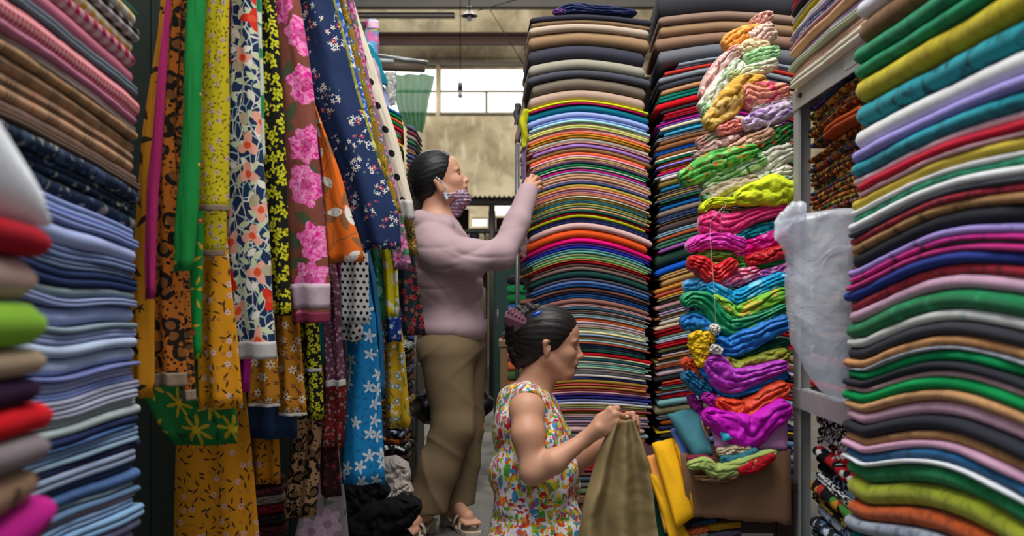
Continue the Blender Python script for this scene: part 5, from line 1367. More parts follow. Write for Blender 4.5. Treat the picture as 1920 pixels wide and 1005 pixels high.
# ------------------------------------------------------------------ smooth body surfaces
F32 = np.float32
def A3(v): return np.array(v, dtype=F32)
def ell(c, r, R=None, k=0.02):
    """ellipsoid, optional 3x3 rotation (rows are local axes)"""
    return ('e', A3(c), A3(r), None if R is None else np.array(R, dtype=F32), k)
def rc(a, b, ra, rb, k=0.02): return ('r', A3(a), A3(b), F32(ra), F32(rb), k)
def prim_d(p, X):
    if p[0] == 'e':
        q = X - p[1]
        if p[3] is not None: q = q @ p[3].T
        k0 = np.sqrt(((q / p[2]) ** 2).sum(-1)); k1 = np.sqrt(((q / (p[2] ** 2)) ** 2).sum(-1))
        return k0 * (k0 - 1) / np.maximum(k1, 1e-6)
    a, b, ra, rb = p[1:5]
    ba = b - a
    t = np.clip(((X - a) @ ba) / (ba @ ba), 0, 1)
    d = X - a - t[..., None] * ba
    return np.sqrt((d * d).sum(-1)) - (ra + (rb - ra) * t)
def smin(a, b, k):
    h = np.clip(0.5 + 0.5 * (b - a) / k, 0, 1)
    return b + (a - b) * h - k * h * (1 - h)
def smax(a, b, k): return -smin(-a, -b, k)

def sdf_mesh(prims, h, ops=(), marg=0.02, B=8):
    lo = np.min([np.minimum(p[1] - (p[2].max() if p[0] == 'e' else p[3]), (p[1] - p[2].max()) if p[0] == 'e' else p[2] - p[4]) for p in prims], 0) - marg
    hi = np.max([np.maximum(p[1] + (p[2].max() if p[0] == 'e' else p[3]), (p[1] + p[2].max()) if p[0] == 'e' else p[2] + p[4]) for p in prims], 0) + marg
    nb = np.ceil((hi - lo) / (h * B)).astype(int)
    bi = np.stack(np.meshgrid(*[np.arange(n) for n in nb], indexing='ij'), -1).reshape(-1, 3)
    cen = (lo + (bi + 0.5) * (h * B)).astype(F32)
    dc = np.stack([prim_d(p, cen) for p in prims], 1)
    d = np.full(len(cen), 9.0, F32)
    for j, p in enumerate(prims): d = smin(d, dc[:, j], p[-1])
    for op in ops: d = op(cen, d)
    R = 0.87 * B * h
    keep = np.abs(d) < R * 1.25 + 0.012
    shape = tuple(nb * B + 1)
    G = np.full(shape, 1.0, F32)
    g = np.arange(B + 1)
    loc = np.stack(np.meshgrid(g, g, g, indexing='ij'), -1).reshape(-1, 3)
    inside = np.where((~keep) & (d < 0))[0]
    for b in inside:
        i, j, k = bi[b] * B
        G[i:i + B + 1, j:j + B + 1, k:k + B + 1] = -1.0
    ids = np.where(keep)[0]
    for s in range(0, len(ids), 3000):
        q = ids[s:s + 3000]
        idx = bi[q][:, None, :] * B + loc[None]
        X = (lo + idx * h).astype(F32)
        D = np.full(X.shape[:2], 9.0, F32)
        for j, p in enumerate(prims):
            m = np.where(dc[q, j] < d[q] + 2.2 * R + p[-1] + 0.01)[0]
            if len(m): D[m] = smin(D[m], prim_d(p, X[m]), p[-1])
        for op in ops: D = op(X, D)
        G[idx[..., 0], idx[..., 1], idx[..., 2]] = D
    # surface nets
    neg = G < 0
    c8 = np.zeros(tuple(n - 1 for n in shape), np.uint8)
    sl = [slice(0, -1), slice(1, None)]
    corners = [(a, b, c) for a in (0, 1) for b in (0, 1) for c in (0, 1)]
    for a, b, c in corners: c8 += neg[sl[a], sl[b], sl[c]]
    act = np.argwhere((c8 > 0) & (c8 < 8))
    vid = np.full(c8.shape, -1, np.int32); vid[tuple(act.T)] = np.arange(len(act))
    acc = np.zeros((len(act), 3), F32); cnt = np.zeros(len(act), F32)
    val = {c: G[act[:, 0] + c[0], act[:, 1] + c[1], act[:, 2] + c[2]] for c in corners}
    for c in corners:
        for ax in range(3):
            if c[ax]: continue
            e = list(c); e[ax] = 1; e = tuple(e)
            va, vb = val[c], val[e]
            m = (va < 0) != (vb < 0)
            t = np.where(m, va / np.where(m, va - vb, 1), 0)
            pt = np.tile(np.array(c, F32), (len(act), 1)); pt[:, ax] = t
            acc += pt * m[:, None]; cnt += m
    V = lo + (act + acc / np.maximum(cnt, 1)[:, None]) * h
    F_ = []
    for ax in range(3):
        o1, o2 = [(1, 2), (2, 0), (0, 1)][ax]
        s0 = [slice(None)] * 3; s1 = [slice(None)] * 3
        s0[ax] = slice(0, -1); s1[ax] = slice(1, None)
        e = np.argwhere(neg[tuple(s0)] != neg[tuple(s1)])
        e = e[(e[:, o1] > 0) & (e[:, o2] > 0) & (e[:, o1] < shape[o1] - 1) & (e[:, o2] < shape[o2] - 1)]
        flip = neg[tuple(s0)][tuple(e.T)]
        q = []
        for (d1, d2) in ((-1, -1), (0, -1), (0, 0), (-1, 0)):
            w = e.copy(); w[:, o1] += d1; w[:, o2] += d2
            q.append(vid[tuple(w.T)])
        q = np.stack(q, 1)
        q[~flip] = q[~flip][:, ::-1]
        F_.append(q[(q >= 0).all(1)])
    return V, np.concatenate(F_)

def body_obj(name, prims, h, mat, parent, ops=(), marg=0.02, matfun=None, relax=1):
    V, Fq = sdf_mesh(prims, h, ops, marg)
    for _ in range(relax):                        # light Laplacian relaxation
        S = np.zeros_like(V); C = np.zeros(len(V))
        for a in range(4):
            b = (a + 1) % 4
            np.add.at(S, Fq[:, a], V[Fq[:, b]]); np.add.at(S, Fq[:, b], V[Fq[:, a]])
            np.add.at(C, Fq[:, a], 1); np.add.at(C, Fq[:, b], 1)
        V = V * 0.5 + 0.5 * S / np.maximum(C, 1)[:, None]
    mi = None
    if matfun is not None:
        mi = matfun(V[Fq].mean(1)).astype(np.int32)
    org = parent.location if parent is not None else Vector((0, 0, 0))
    me = bpy.data.meshes.new(name)
    Vl = (V - np.array(org, float)).astype(np.float32)
    me.vertices.add(len(Vl)); me.vertices.foreach_set('co', Vl.ravel())
    me.loops.add(len(Fq) * 4); me.loops.foreach_set('vertex_index', Fq.astype(np.int32).ravel())
    me.polygons.add(len(Fq)); me.polygons.foreach_set('loop_start', np.arange(len(Fq), dtype=np.int32) * 4)
    me.update(calc_edges=True); me.validate()
    for m in (mat if isinstance(mat, (list, tuple)) else [mat]): me.materials.append(m)
    me.polygons.foreach_set('use_smooth', [True] * len(me.polygons))
    if mi is not None: me.polygons.foreach_set('material_index', mi)
    o = bpy.data.objects.new(name, me)
    COL.objects.link(o)
    if parent is not None: o.parent = parent
    return o

class HeadFrame:
    """local frame: x towards the face, y to the person's left, z up"""
    def __init__(s, origin, yaw=0.0, pitch=0.0, roll=0.0, scale=0.93):
        cy, sy = math.cos(yaw), math.sin(yaw); cp, sp = math.cos(pitch), math.sin(pitch); cr, sr = math.cos(roll), math.sin(roll)
        Rz = np.array([[cy, -sy, 0], [sy, cy, 0], [0, 0, 1]]); Ry = np.array([[cp, 0, sp], [0, 1, 0], [-sp, 0, cp]]); Rx = np.array([[1, 0, 0], [0, cr, -sr], [0, sr, cr]])
        s.M = Rz @ Ry @ Rx; s.o = np.array(origin, float); s.k = scale
    def p(s, *v): return s.o + s.M @ (np.array(v, float) * s.k)
    def e(s, c, r, k=0.015, rot=None):
        R = s.M.T if rot is None else rot @ s.M.T
        return ell(s.p(*c), np.array(r) * s.k, R, k)
    def r(s, a, b, ra, rb, k=0.012): return rc(s.p(*a), s.p(*b), ra * s.k, rb * s.k, k)
    def loc(s, X): return ((X - s.o.astype(F32)) @ s.M.astype(F32)) / F32(s.k)

def head_prims(H, age=0.0):          # age: how far the ears sit below the usual line
    e, r = H.e, H.r
    L = [e((-.012, 0, .036), (.097, .076, .090)), e((.040, 0, -.028), (.056, .058, .084), .03), e((.050, 0, .050), (.042, .058, .045), .03),
         e((.066, 0, -.098), (.025, .028, .020), .022)]
    for sgn in (-1, 1):
        L += [r((-.004, sgn * .052, -.045), (.055, sgn * .024, -.098), .021, .017, .02),
              e((.060, sgn * .036, -.022), (.026, .022, .022), .02),
              e((.077, sgn * .030, .020), (.014, .024, .008), .012),
              e((.0725, sgn * .032, -.001), (.0135, .0150, .0115), .006)]
    L += [r((.088, 0, .012), (.108, 0, -.028), .0075, .0095, .012), e((.107, 0, -.033), (.0115, .011, .0095), .008)]
    for sgn in (-1, 1): L += [e((.097, sgn * .0125, -.036), (.010, .007, .0075), .006)]
    L += [e((.088, 0, -.058), (.014, .026, .012), .014), e((.094, 0, -.061), (.0095, .020, .0050), .004), e((.091, 0, -.073), (.0095, .017, .0058), .004), e((.082, 0, -.084), (.012, .018, .010), .012)]
    for sgn in (-1, 1):      # ears
        rot = None
        L += [r((-.012, sgn * .074, -.030 - age), (-.018, sgn * .083, .012 - age), .0085, .0115, .006), r((-.018, sgn * .083, .012 - age), (-.002, sgn * .079, .020 - age), .0080, .0060, .005),
              e((-.010, sgn * .077, -.008 - age), (.013, .007, .026), .005)]
    return L
def head_ops(H):
    def op(X, D):
        q = H.loc(X)
        for sgn in (-1, 1):
            for (c, rr, kk) in (((.101, sgn * .035, .004), (.018, .017, .012), .010), ((-.006, sgn * .090, .000), (.0085, .009, .014), .004)):
                p = (q - A3(c)) / A3(rr)
                k0 = np.sqrt((p * p).sum(-1)); s_ = (k0 - 1) * min(rr) * H.k
                D = smax(D, -s_, kk * H.k)
        # parting line between the lips
        p = (q - A3((.1015, 0, -.0668))) / A3((.010, .020, .0016))
        D = smax(D, -((np.sqrt((p * p).sum(-1)) - 1) * .0016 * H.k), .002)
        return D
    return op
def lips_fun(H):
    def f(C):
        q = H.loc(C.astype(F32))
        m = (q[:, 0] > .0885) & (np.abs(q[:, 1]) < .0205) & (q[:, 2] > -.0792) & (q[:, 2] < -.0562 - 0.10 * np.abs(q[:, 1]))
        return np.where(m, 1, 0)
    return f
def skin_material(name, a, b, rough=0.5):
    t = MT(name, rough, 0.35)
    o = t.obj()
    n = t.noise(o, 14, 4.0); n2 = t.noise(o, 120, 2.0)
    c = t.mix(n.outputs['Fac'], lin(a), lin(b))
    c = t.mix(t.math('MULTIPLY', n2.outputs['Fac'], .12), c, lin('#8a4a3c'))
    t.b.inputs['Subsurface Weight'].default_value = 0.08
    t.b.inputs['Subsurface Radius'].default_value = (0.02, 0.008, 0.004)
    t.b.inputs['Subsurface Scale'].default_value = 0.3
    return t.done(c, bump=0.12, scale=260)
def hair_material(name, a, b, axis=(1, 1, 1)):
    t = MT(name, 0.45, 0.28)
    v = t.vec('MULTIPLY', t.obj(), axis)
    n = t.noise(v, 60, 3.0)
    c = t.mix(n.outputs['Fac'], lin(a), lin(b))
    t.put(t.b.inputs['Base Color'], c)
    bp = t.n('ShaderNodeBump'); bp.inputs['Strength'].default_value = 0.7; bp.inputs['Distance'].default_value = 0.004
    t.t.links.new(n.outputs['Fac'], bp.inputs['Height']); t.t.links.new(bp.outputs[0], t.b.inputs['Normal'])
    return t.m
def hair_cut(H, pts, k=0.006):
    zs = np.array([p[0] for p in pts]); xs = np.array([p[1] for p in pts])
    def op(X, D):
        q = H.loc(X)
        g = np.interp(q[..., 2], zs, xs)
        return smax(D, ((q[..., 0] - g) * .75 * H.k).astype(F32), k)
    return op
def strands(H, fz=90, amp=.0015):
    def op(X, D):
        q = H.loc(X)
        ang = np.arctan2(q[..., 2] - .02, q[..., 1] + 1e-4)
        return D + amp * np.sin(ang * 26 + 12 * q[..., 0]) + amp * .7 * np.sin(ang * 61 + 3 * np.sin(q[..., 0] * 40))
    return op
# ------------------------------------------------------------------ the standing woman
M_SKIN1 = skin_material('skin_tan', '#c08a6e', '#d2a084')
M_LIP1 = plain('#a85a52', rough=.4, var=.05)
M_HAIR = hair_material('black_hair', '#09080a', '#1a1618', (.22, 1, 1))
M_DARK = solid('dark_iris', '#120d0b', 0.2)
M_EYEW = solid('eye_white', '#cfc6be', 0.3)
YW = 4.10
def W(x, y, Y=YW): return tuple(P(x, y, Y))
wr = empty('person', (P(840, 0, YW).x, YW, 0.0))
tag(wr, 'standing woman in pale mauve jacket and khaki trousers touching stacked cloths', 'person')
H1 = HeadFrame(W(825, 340), yaw=0.05, pitch=-0.33, scale=0.97)
sh_r, sh_l = W(815, 458, 3.955), W(818, 455, 4.25)
el_r, wrist = W(946, 484, 3.90), W(987, 366, 4.06)
body = head_prims(H1, .016) + [
    rc(W(814, 372), W(812, 430), .050, .055, .025), rc(W(836, 380), W(826, 430), .030, .040, .025),
    rc(W(818, 440), W(842, 560), .10, .095, .04), rc(W(842, 560), W(845, 660), .095, .11, .05),
    rc(W(816, 445, 4.04), sh_r, .05, .045, .04), rc(W(816, 445, 4.16), sh_l, .05, .045, .04),
    rc(sh_r, el_r, .046, .036, .02), rc(el_r, wrist, .034, .022, .015),
    rc(sh_l, W(828, 590, 4.30), .046, .036, .02), rc(W(828, 590, 4.30), W(872, 690, 4.33), .034, .022, .015),
    rc(W(840, 650, 4.03), W(852, 800, 4.0), .085, .055, .03), rc(W(852, 800, 4.0), W(797, 962, 4.02), .05, .030, .02),
    rc(W(858, 650, 4.17), W(884, 800, 4.17), .085, .055, .03), rc(W(884, 800, 4.17), W(846, 955, 4.16), .05, .030, .02)]
# right hand laid on the edge of the stack, fingers over the fold
body += [ell(W(994, 352, 4.085), (.026, .018, .024), None, .012)]
kn = [((990, 341, 4.085), (997, 329, 4.105), (1003, 335, 4.150), .0080), ((996, 343, 4.080), (1006, 332, 4.100), (1011, 340, 4.150), .0084), ((1001, 348, 4.078), (1012, 341, 4.098), (1016, 349, 4.150), .0082), ((1003, 355, 4.078), (1013, 351, 4.095), (1017, 357, 4.145), .0072)]
for a, b, c, r_ in kn:
    m_ = tuple((np.array(W(*b)) + np.array(W(*c))) / 2 + np.array([.004, -.004, .002]))
    body += [rc(wrist, W(*a), .014, r_ * 1.15, .010), rc(W(*a), W(*b), r_ * 1.12, r_, .003), rc(W(*b), m_, r_, r_ * .92, .002), rc(m_, W(*c), r_ * .92, r_ * .75, .002)]
body += [rc(wrist, W(985, 347, 4.11), .015, .011, .008), rc(W(985, 347, 4.11), W(989, 335, 4.15), .010, .0075, .004)]
# left hand round the bag handles
for k_ in range(4): body += [rc(W(874, 694, 4.33), W(884 - 4 * k_, 712, 4.325 + .012 * k_), .012, .0085, .008), rc(W(884 - 4 * k_, 712, 4.325 + .012 * k_), W(876 - 4 * k_, 718, 4.318 + .012 * k_), .0085, .007, .004)]
body += [rc(W(868, 692, 4.32), W(862, 710, 4.315), .011, .008, .008), ell(W(874, 698, 4.34), (.022, .026, .028), None, .01)]
# feet in the sandals
def foot(ax, ay, aY, tx, ty, tY):
    a, t = np.array(W(ax, ay, aY)), np.array(W(tx, ty, tY))
    d = t - a; d[2] = 0; L = np.linalg.norm(d); d /= L; n_ = np.array([-d[1], d[0], 0])
    zt = .035
    heel = np.array([a[0], a[1], .085]) - d * .03
    ball = heel + d * .165; ball[2] = zt + .014
    out = [rc(a, heel, .030, .026, .02), rc(heel, ball + np.array([0, 0, .012]), .026, .026, .02), rc(np.array([a[0], a[1], .12]), ball + np.array([0, 0, .02]), .026, .018, .02)]
    for q in range(5):
        o = n_ * (.026 - .013 * q)
        out += [rc(ball + o, ball + o * 1.1 + d * (.048 - .004 * abs(q - 1)) + np.array([0, 0, -.006]), .011 if q else .013, .0075 if q else .010, .006)]
    return out, heel, ball, d, n_
fR = foot(797, 962, 4.02, 772, 1000, 3.90)
fL = foot(846, 955, 4.16, 884, 1000, 4.02)
body += fR[0] + fL[0]
body_obj('body', body, .0036, [M_SKIN1, M_LIP1], wr, [head_ops(H1)], matfun=lips_fun(H1))
# eyes, brows
def eyes(H, root, closed=0.0, brow='#1a1413', hi=.034):
    for sgn in (-1, 1):
        c = H.p(.0775, sgn * .0325, -.001)
        if closed < .6:
            V, Fc = [], []
            e = body_obj('eye', [H.e((.0785, sgn * .0325, -.0015), (.0105, .0115, .0062 * (1 - closed)), .002)], .0016, M_EYEW, root, marg=.01, relax=0)
            body_obj('iris', [H.e((.0865, sgn * .0335, -.0015), (.0040, .0055, .0052 * (1 - closed)), .002)], .0011, M_DARK, root, marg=.008, relax=0)
        pts = [H.p(.0905, sgn * .018, .0035 - .010 * closed), H.p(.0915, sgn * .030, .0060 - .014 * closed), H.p(.0860, sgn * .040, .0040 - .012 * closed), H.p(.0770, sgn * .047, -.0005 - .008 * closed)]
        tube('eyelid_line', [tuple(p) for p in pts], [.0010, .0017, .0016, .0010], M_DARK, root, 6)
        pts = [H.p(.0925, sgn * .012, hi - .014), H.p(.0905, sgn * .024, hi - .009), H.p(.0840, sgn * .037, hi - .009), H.p(.0730, sgn * .047, hi - .016)]
        tube('eyebrow', [tuple(p) for p in pts], [.0020, .0030, .0026, .0012], solid('brow_hair', brow, .8), root, 6)
eyes(H1, wr, .25)
# hair drawn back into a low tail
hair = [H1.e((-.014, 0, .042), (.107, .088, .099), .01), H1.e((-.055, 0, .010), (.075, .078, .080), .03), H1.e((-.108, 0, -.020), (.040, .042, .045), .03)]
hl1 = [(-.14, -.11), (-.08, -.075), (-.04, -.034), (-.015, -.004), (.005, .022), (.03, .044), (.055, .064), (.078, .082), (.11, .088), (.16, .08)]
ho = body_obj('hair', hair, .0036, M_HAIR, wr, [hair_cut(H1, hl1), strands(H1, amp=.0006)])
tail = [rc(W(786, 332), W(776, 356), .040, .048, .02), rc(W(776, 356), W(774, 392), .048, .048, .02), rc(W(774, 392), W(786, 424), .044, .020, .02)]
body_obj('ponytail', tail, .004, M_HAIR, wr, [strands(H1, amp=.0008)])
# face mask pulled under the chin
def mask_mat():
    t = MT('flower_mask_cloth', .85, .2)
    v = t.obj()
    q = t.n('ShaderNodeTexVoronoi', feature='F1'); t.put(q.inputs['Vector'], v); q.inputs['Scale'].default_value = 160
    k = t.n('ShaderNodeValToRGB'); k.color_ramp.interpolation = 'CONSTANT'
    el = k.color_ramp.elements
    cols = ['#7a6a8a', '#a8616a', '#8a8aa8', '#c9b0b4', '#5a5a7a', '#a5808c']
    while len(el) < 6: el.new(1)
    for i, h_ in enumerate(cols): el[i].position = i / 6; el[i].color = lin(h_)
    t.put(k.inputs[0], t.sep(q.outputs['Color'])[0])
    return t.done(k.outputs[0])
def mask_wr(X, D):
    q = H1.loc(X)
    return D + .0022 * np.sin(q[..., 2] * 420 + q[..., 0] * 120)
mask = [H1.e((.050, 0, -.112), (.050, .050, .025), .01), H1.r((.084, 0, -.097), (.020, 0, -.140), .016, .030, .02), H1.r((.074, -.030, -.086), (.002, -.062, -.070), .020, .012, .02), H1.r((.074, .030, -.086), (.002, .062, -.070), .020, .012, .02)]
mk = body_obj('face_mask', mask, .003, mask_mat(), wr, [mask_wr]); mk['label'] = 'flowered cloth mask pulled under the chin'
for sgn in (-1, 1):
    tube('mask_strap', [tuple(H1.p(.004, sgn * .070, -.066)), tuple(H1.p(.014, sgn * .074, -.040)), tuple(H1.p(.004, sgn * .084, -.010)), tuple(H1.p(-.012, sgn * .088, .012))], .0022, plain('#c9cfd6'), wr, 6)
V_, F_ = box_vf((-.006, -.001, -.016), (.005, .001, .014))
ms_ = H1.M
Vm = [tuple(H1.p(.004, -.073, -.072) + ms_ @ np.array(v)) for v in V_]
link('mask_edge', Vm, F_, plain('#b9c2cc'), wr, smooth=False, origin=tuple(H1.p(.004, -.073, -.072)))
# jacket
def jacket_mat():
    t = MT('mauve_jacket', .85, .25)
    n = t.noise(t.obj(), 7, 3.0)
    return t.done(t.mix(n.outputs['Fac'], lin('#a3888e'), lin('#b79da2')), bump=.2, scale=700)
M_JAC = jacket_mat()
tor = [rc(W(814, 452), W(836, 520), .125, .128, .05), rc(W(836, 520), W(846, 610), .128, .125, .05), ell(W(847, 615), (.135, .165, .075), None, .04), ell(W(828, 505), (.125, .185, .16), None, .05),
       ell(W(816, 440), (.085, .15, .05), None, .05), ell(W(872, 520), (.065, .13, .09), None, .04)]
slv = [rc(W(812, 462, 4.0), W(826, 474, 3.94), .075, .080, .05), rc(W(826, 474, 3.94), W(880, 486, 3.91), .078, .070, .03), rc(W(880, 484, 3.91), W(940, 478, 3.905), .066, .054, .03), rc(W(940, 478, 3.905), W(970, 416, 3.99), .054, .048, .025), rc(W(970, 416, 3.99), W(989, 362, 4.06), .048, .040, .02),
       rc(sh_l, W(828, 590, 4.30), .075, .062, .04), rc(W(828, 590, 4.30), W(868, 682, 4.33), .056, .045, .02)]
hood = [rc(W(788, 414, 4.007), W(836, 424, 3.995), .034, .030, .007), rc(W(788, 414, 4.007), W(786, 412, 4.18), .038, .038, .007), rc(W(786, 412, 4.18), W(836, 424, 4.205), .034, .030, .007), rc(W(790, 428, 4.10), W(800, 446, 4.10), .07, .075, .012),
        rc(W(836, 424, 3.995), W(864, 440, 4.06), .026, .020, .007), rc(W(836, 424, 4.205), W(864, 440, 4.14), .026, .020, .007), rc(W(864, 440, 4.06), W(888, 470, 4.09), .018, .014, .008)]
def jac_op(X, D):
    x, y, z = X[..., 0], X[..., 1], X[..., 2]
    fold = lambda t, p=3: (1 - np.abs(np.sin(t))) ** p
    arm = np.clip((x - P(838, 0, YW).x) / .10, 0, 1) * np.clip((z - P(0, 520, YW).z) / .05, 0, 1)
    wv_ = np.sin(7 * x + 3) * 1.2 + np.sin(11 * z + 1) * .9
    wob = .007 * arm * fold(13 * z - 6 * x + 1.6 * wv_ + 5 * y, 2.2) + .006 * arm * fold(24 * z + 12 * x + 2 * wv_, 3)
    wob = wob + .006 * (1 - arm) * fold(6 * z + 12 * x + 1.2 * wv_ + 4 * y, 2.2) + .004 * (1 - arm) * fold(21 * z - 12 * x + 2.2 * wv_, 3)
    c = np.array(el_r, F32); r2 = ((X - c) ** 2).sum(-1)
    wob = wob + .007 * np.exp(-r2 / .008) * fold(38 * (x * .55 - z * .83) + wv_, 2)
    c2 = np.array(W(842, 510, 3.95), F32); r3 = ((X - c2) ** 2).sum(-1)
    wob = wob + .012 * np.exp(-r3 / .010) * fold(24 * (x * .5 + z * .86) + wv_, 2)
    fore = np.clip((x - P(925, 0, YW).x) / .05, 0, 1)
    D = D + wob * (1 - .65 * fore) - .006 + .003 * fore
    hem = P(0, 642, YW).z + .012 * np.sin(8 * x) - .05 * (x - P(845, 0, YW).x) ** 2 * 10 * 0 + .02 * np.clip((x - P(850, 0, YW).x) / .13, -1.0, 1.0)
    D = smax(D, (hem - z).astype(F32), .012)
    # open front below the chin and neck opening
    hole = np.sqrt((x - P(822, 0, YW).x) ** 2 + (y - YW) ** 2) - .052
    D = np.where(z > P(0, 428, YW).z, smax(D, -hole.astype(F32), .01), D)
    # inner opening of the right cuff
    return D
jk = body_obj('jacket', tor + slv + hood, .0052, M_JAC, wr, [jac_op])
jk['label'] = 'pale mauve hooded jacket'
tube('zip', [W(884, 452, 4.085), W(900, 500, 4.075), W(908, 560, 4.07), W(909, 622, 4.08)], .004, M_JAC, wr, 6)
# trousers
def trouser_mat():
    t = MT('khaki_trousers', .88, .25)
    n = t.noise(t.obj(), 9, 3.0)
    return t.done(t.mix(n.outputs['Fac'], lin('#6c5a42'), lin('#7f6b50')), bump=.25, scale=500)
tr = [ell(W(842, 650), (.140, .170, .10), None, .04), rc(W(838, 665, 4.02), W(850, 800, 4.0), .110, .083, .04), rc(W(850, 800, 4.0), W(822, 880, 4.0), .082, .082, .04), rc(W(822, 880, 4.0), W(799, 950, 4.0), .082, .085, .03),
      rc(W(866, 665, 4.17), W(872, 800, 4.17), .100, .078, .03), rc(W(872, 800, 4.17), W(858, 960, 4.16), .076, .072, .03)]
def tr_op(X, D):
    x, y, z = X[..., 0], X[..., 1], X[..., 2]
    kz = P(0, 800, YW).z
    fold = lambda t, p=3: (1 - np.abs(np.sin(t))) ** p
    D = D + .003 - .009 * fold(15 * x + 3.2 * z + 1.2 * np.sin(5 * z), 3) * np.clip((.85 - z) / .5, .15, 1) - .006 * fold(12 * z + 14 * x + np.sin(9 * x), 4) * np.exp(-((z - kz) / .16) ** 2) - .004 * fold(20 * z - 16 * x + 2, 4) * np.clip((z - .6) / .1, 0, 1)
    D = smax(D, (P(0, 951, YW).z - z).astype(F32), .006)
    hole = np.minimum(np.sqrt((x - P(799, 0, 4.0).x) ** 2 + (y - 4.0) ** 2), np.sqrt((x - P(858, 0, 4.16).x) ** 2 + (y - 4.16) ** 2)) - .058
    low = np.maximum(hole, z - P(0, 930, YW).z)
    return smax(D, -low.astype(F32), .006)
tj = body_obj('trousers', tr, .0062, trouser_mat(), wr, [tr_op]); tj['label'] = 'wide khaki trousers'
# sandals
M_SAN = solid('cream_leather', '#b9a896', .5, 0, .1, 30)
for (_, heel, ball, d, n_) in (fR, fL):
    s_ = empty('sandal', tuple((heel + ball) / 2 * np.array([1, 1, 0]))); s_.parent = wr; s_.location = Vector(tuple((heel + ball) / 2 * np.array([1, 1, 0]))) - wr.location
    wl = s_.location + wr.location
    V, Fc = [], []
    prof = [(-.030, .030, .055), (.03, .029, .050), (.10, .033, .026), (.16, .042, .014), (.215, .036, .012), (.235, .022, .012)]
    base = heel * np.array([1, 1, 0])
    for (u, w_, z_) in prof:
        for (sg, zz) in ((-1, z_ - .012), (1, z_ - .012), (1, z_), (-1, z_)):
            V.append(tuple(base + d * u + n_ * w_ * sg + np.array([0, 0, zz])))
    for i in range(len(prof) - 1):
        for j in range(4):
            Fc.append((i * 4 + j, i * 4 + (j + 1) % 4, (i + 1) * 4 + (j + 1) % 4, (i + 1) * 4 + j))
    Fc += [(3, 2, 1, 0), tuple((len(prof) - 1) * 4 + j for j in range(4))]
    o = link('sole', V, Fc, M_SAN, smooth=False, origin=tuple(wl)); o.parent = s_; o.location = (0, 0, 0)
    V, Fc = box_vf((-.026, -.024, 0), (.022, .024, .046))
    V = [tuple(base + d * v[0] + n_ * v[1] + np.array([0, 0, v[2]])) for v in V]
    o = link('block_heel', V, Fc, M_SAN, smooth=False, origin=tuple(wl)); o.parent = s_; o.location = (0, 0, 0)
    for (u0, u1) in ((.115, .175), (.175, .115)):
        pts = []
        for i in range(11):
            t = i / 10; a_ = math.pi * t
            u = u0 + (u1 - u0) * t
            zc = np.interp(u, [.03, .10, .16, .2], [.05, .028, .016, .014])
            pts.append(tuple(base + d * u + n_ * (.043 * math.cos(a_)) + np.array([0, 0, zc + .052 * math.sin(a_) * (1.15 - (u - .115) * 3)])))
        v, f = [], []
        for p in pts:
            for q_ in (-.011, .011): v.append(tuple(np.array(p) + d * q_))
        for p in pts:
            for q_ in (-.011, .011): v.append(tuple(np.array(p) + d * q_ + np.array([0, 0, .003])))
        N_ = len(pts) * 2
        for i in range(len(pts) - 1):
            a = i * 2
            f += [(a, a + 1, a + 3, a + 2), (N_ + a, N_ + a + 2, N_ + a + 3, N_ + a + 1), (a, a + 2, N_ + a + 2, N_ + a), (a + 1, N_ + a + 1, N_ + a + 3, a + 3)]
        o = link('strap', v, f, M_SAN, origin=tuple(wl)); o.parent = s_; o.location = (0, 0, 0)
# black bag held behind the legs
def black_plastic():
    t = MT('black_plastic', .28, .5)
    t.b.inputs['Base Color'].default_value = (.012, .012, .014, 1)
    n = t.noise(t.obj(), 16, 4.0, .8)
    bp = t.n('ShaderNodeBump'); bp.inputs['Strength'].default_value = .8; bp.inputs['Distance'].default_value = .012
    t.t.links.new(n.outputs['Fac'], bp.inputs['Height']); t.t.links.new(bp.outputs[0], t.b.inputs['Normal'])
    return t.m
M_BLK = black_plastic()
hbg = empty('shopping_bag', (P(845, 0, 4.46).x, 4.46, P(0, 800, 4.46).z))
bp_ = [ell(W(848, 760, 4.47), (.185, .085, .095), None, .03), ell(W(800, 762, 4.46), (.075, .07, .075), None, .03), rc(W(870, 730, 4.40), W(860, 745, 4.45), .03, .06, .04)]
body_obj('bag_body', bp_, .007, M_BLK, hbg, [lambda X, D: D + .006 * np.sin(40 * X[..., 0] + 30 * X[..., 2]) + .004 * np.sin(90 * X[..., 2] - 50 * X[..., 0])])
tube('handle', [W(862, 742, 4.42), W(866, 722, 4.35), W(874, 710, 4.315), W(884, 722, 4.35), W(884, 742, 4.42)], .006, M_BLK, hbg, 8)
tag(hbg, 'black plastic shopping bag hanging behind the standing woman', 'bag')

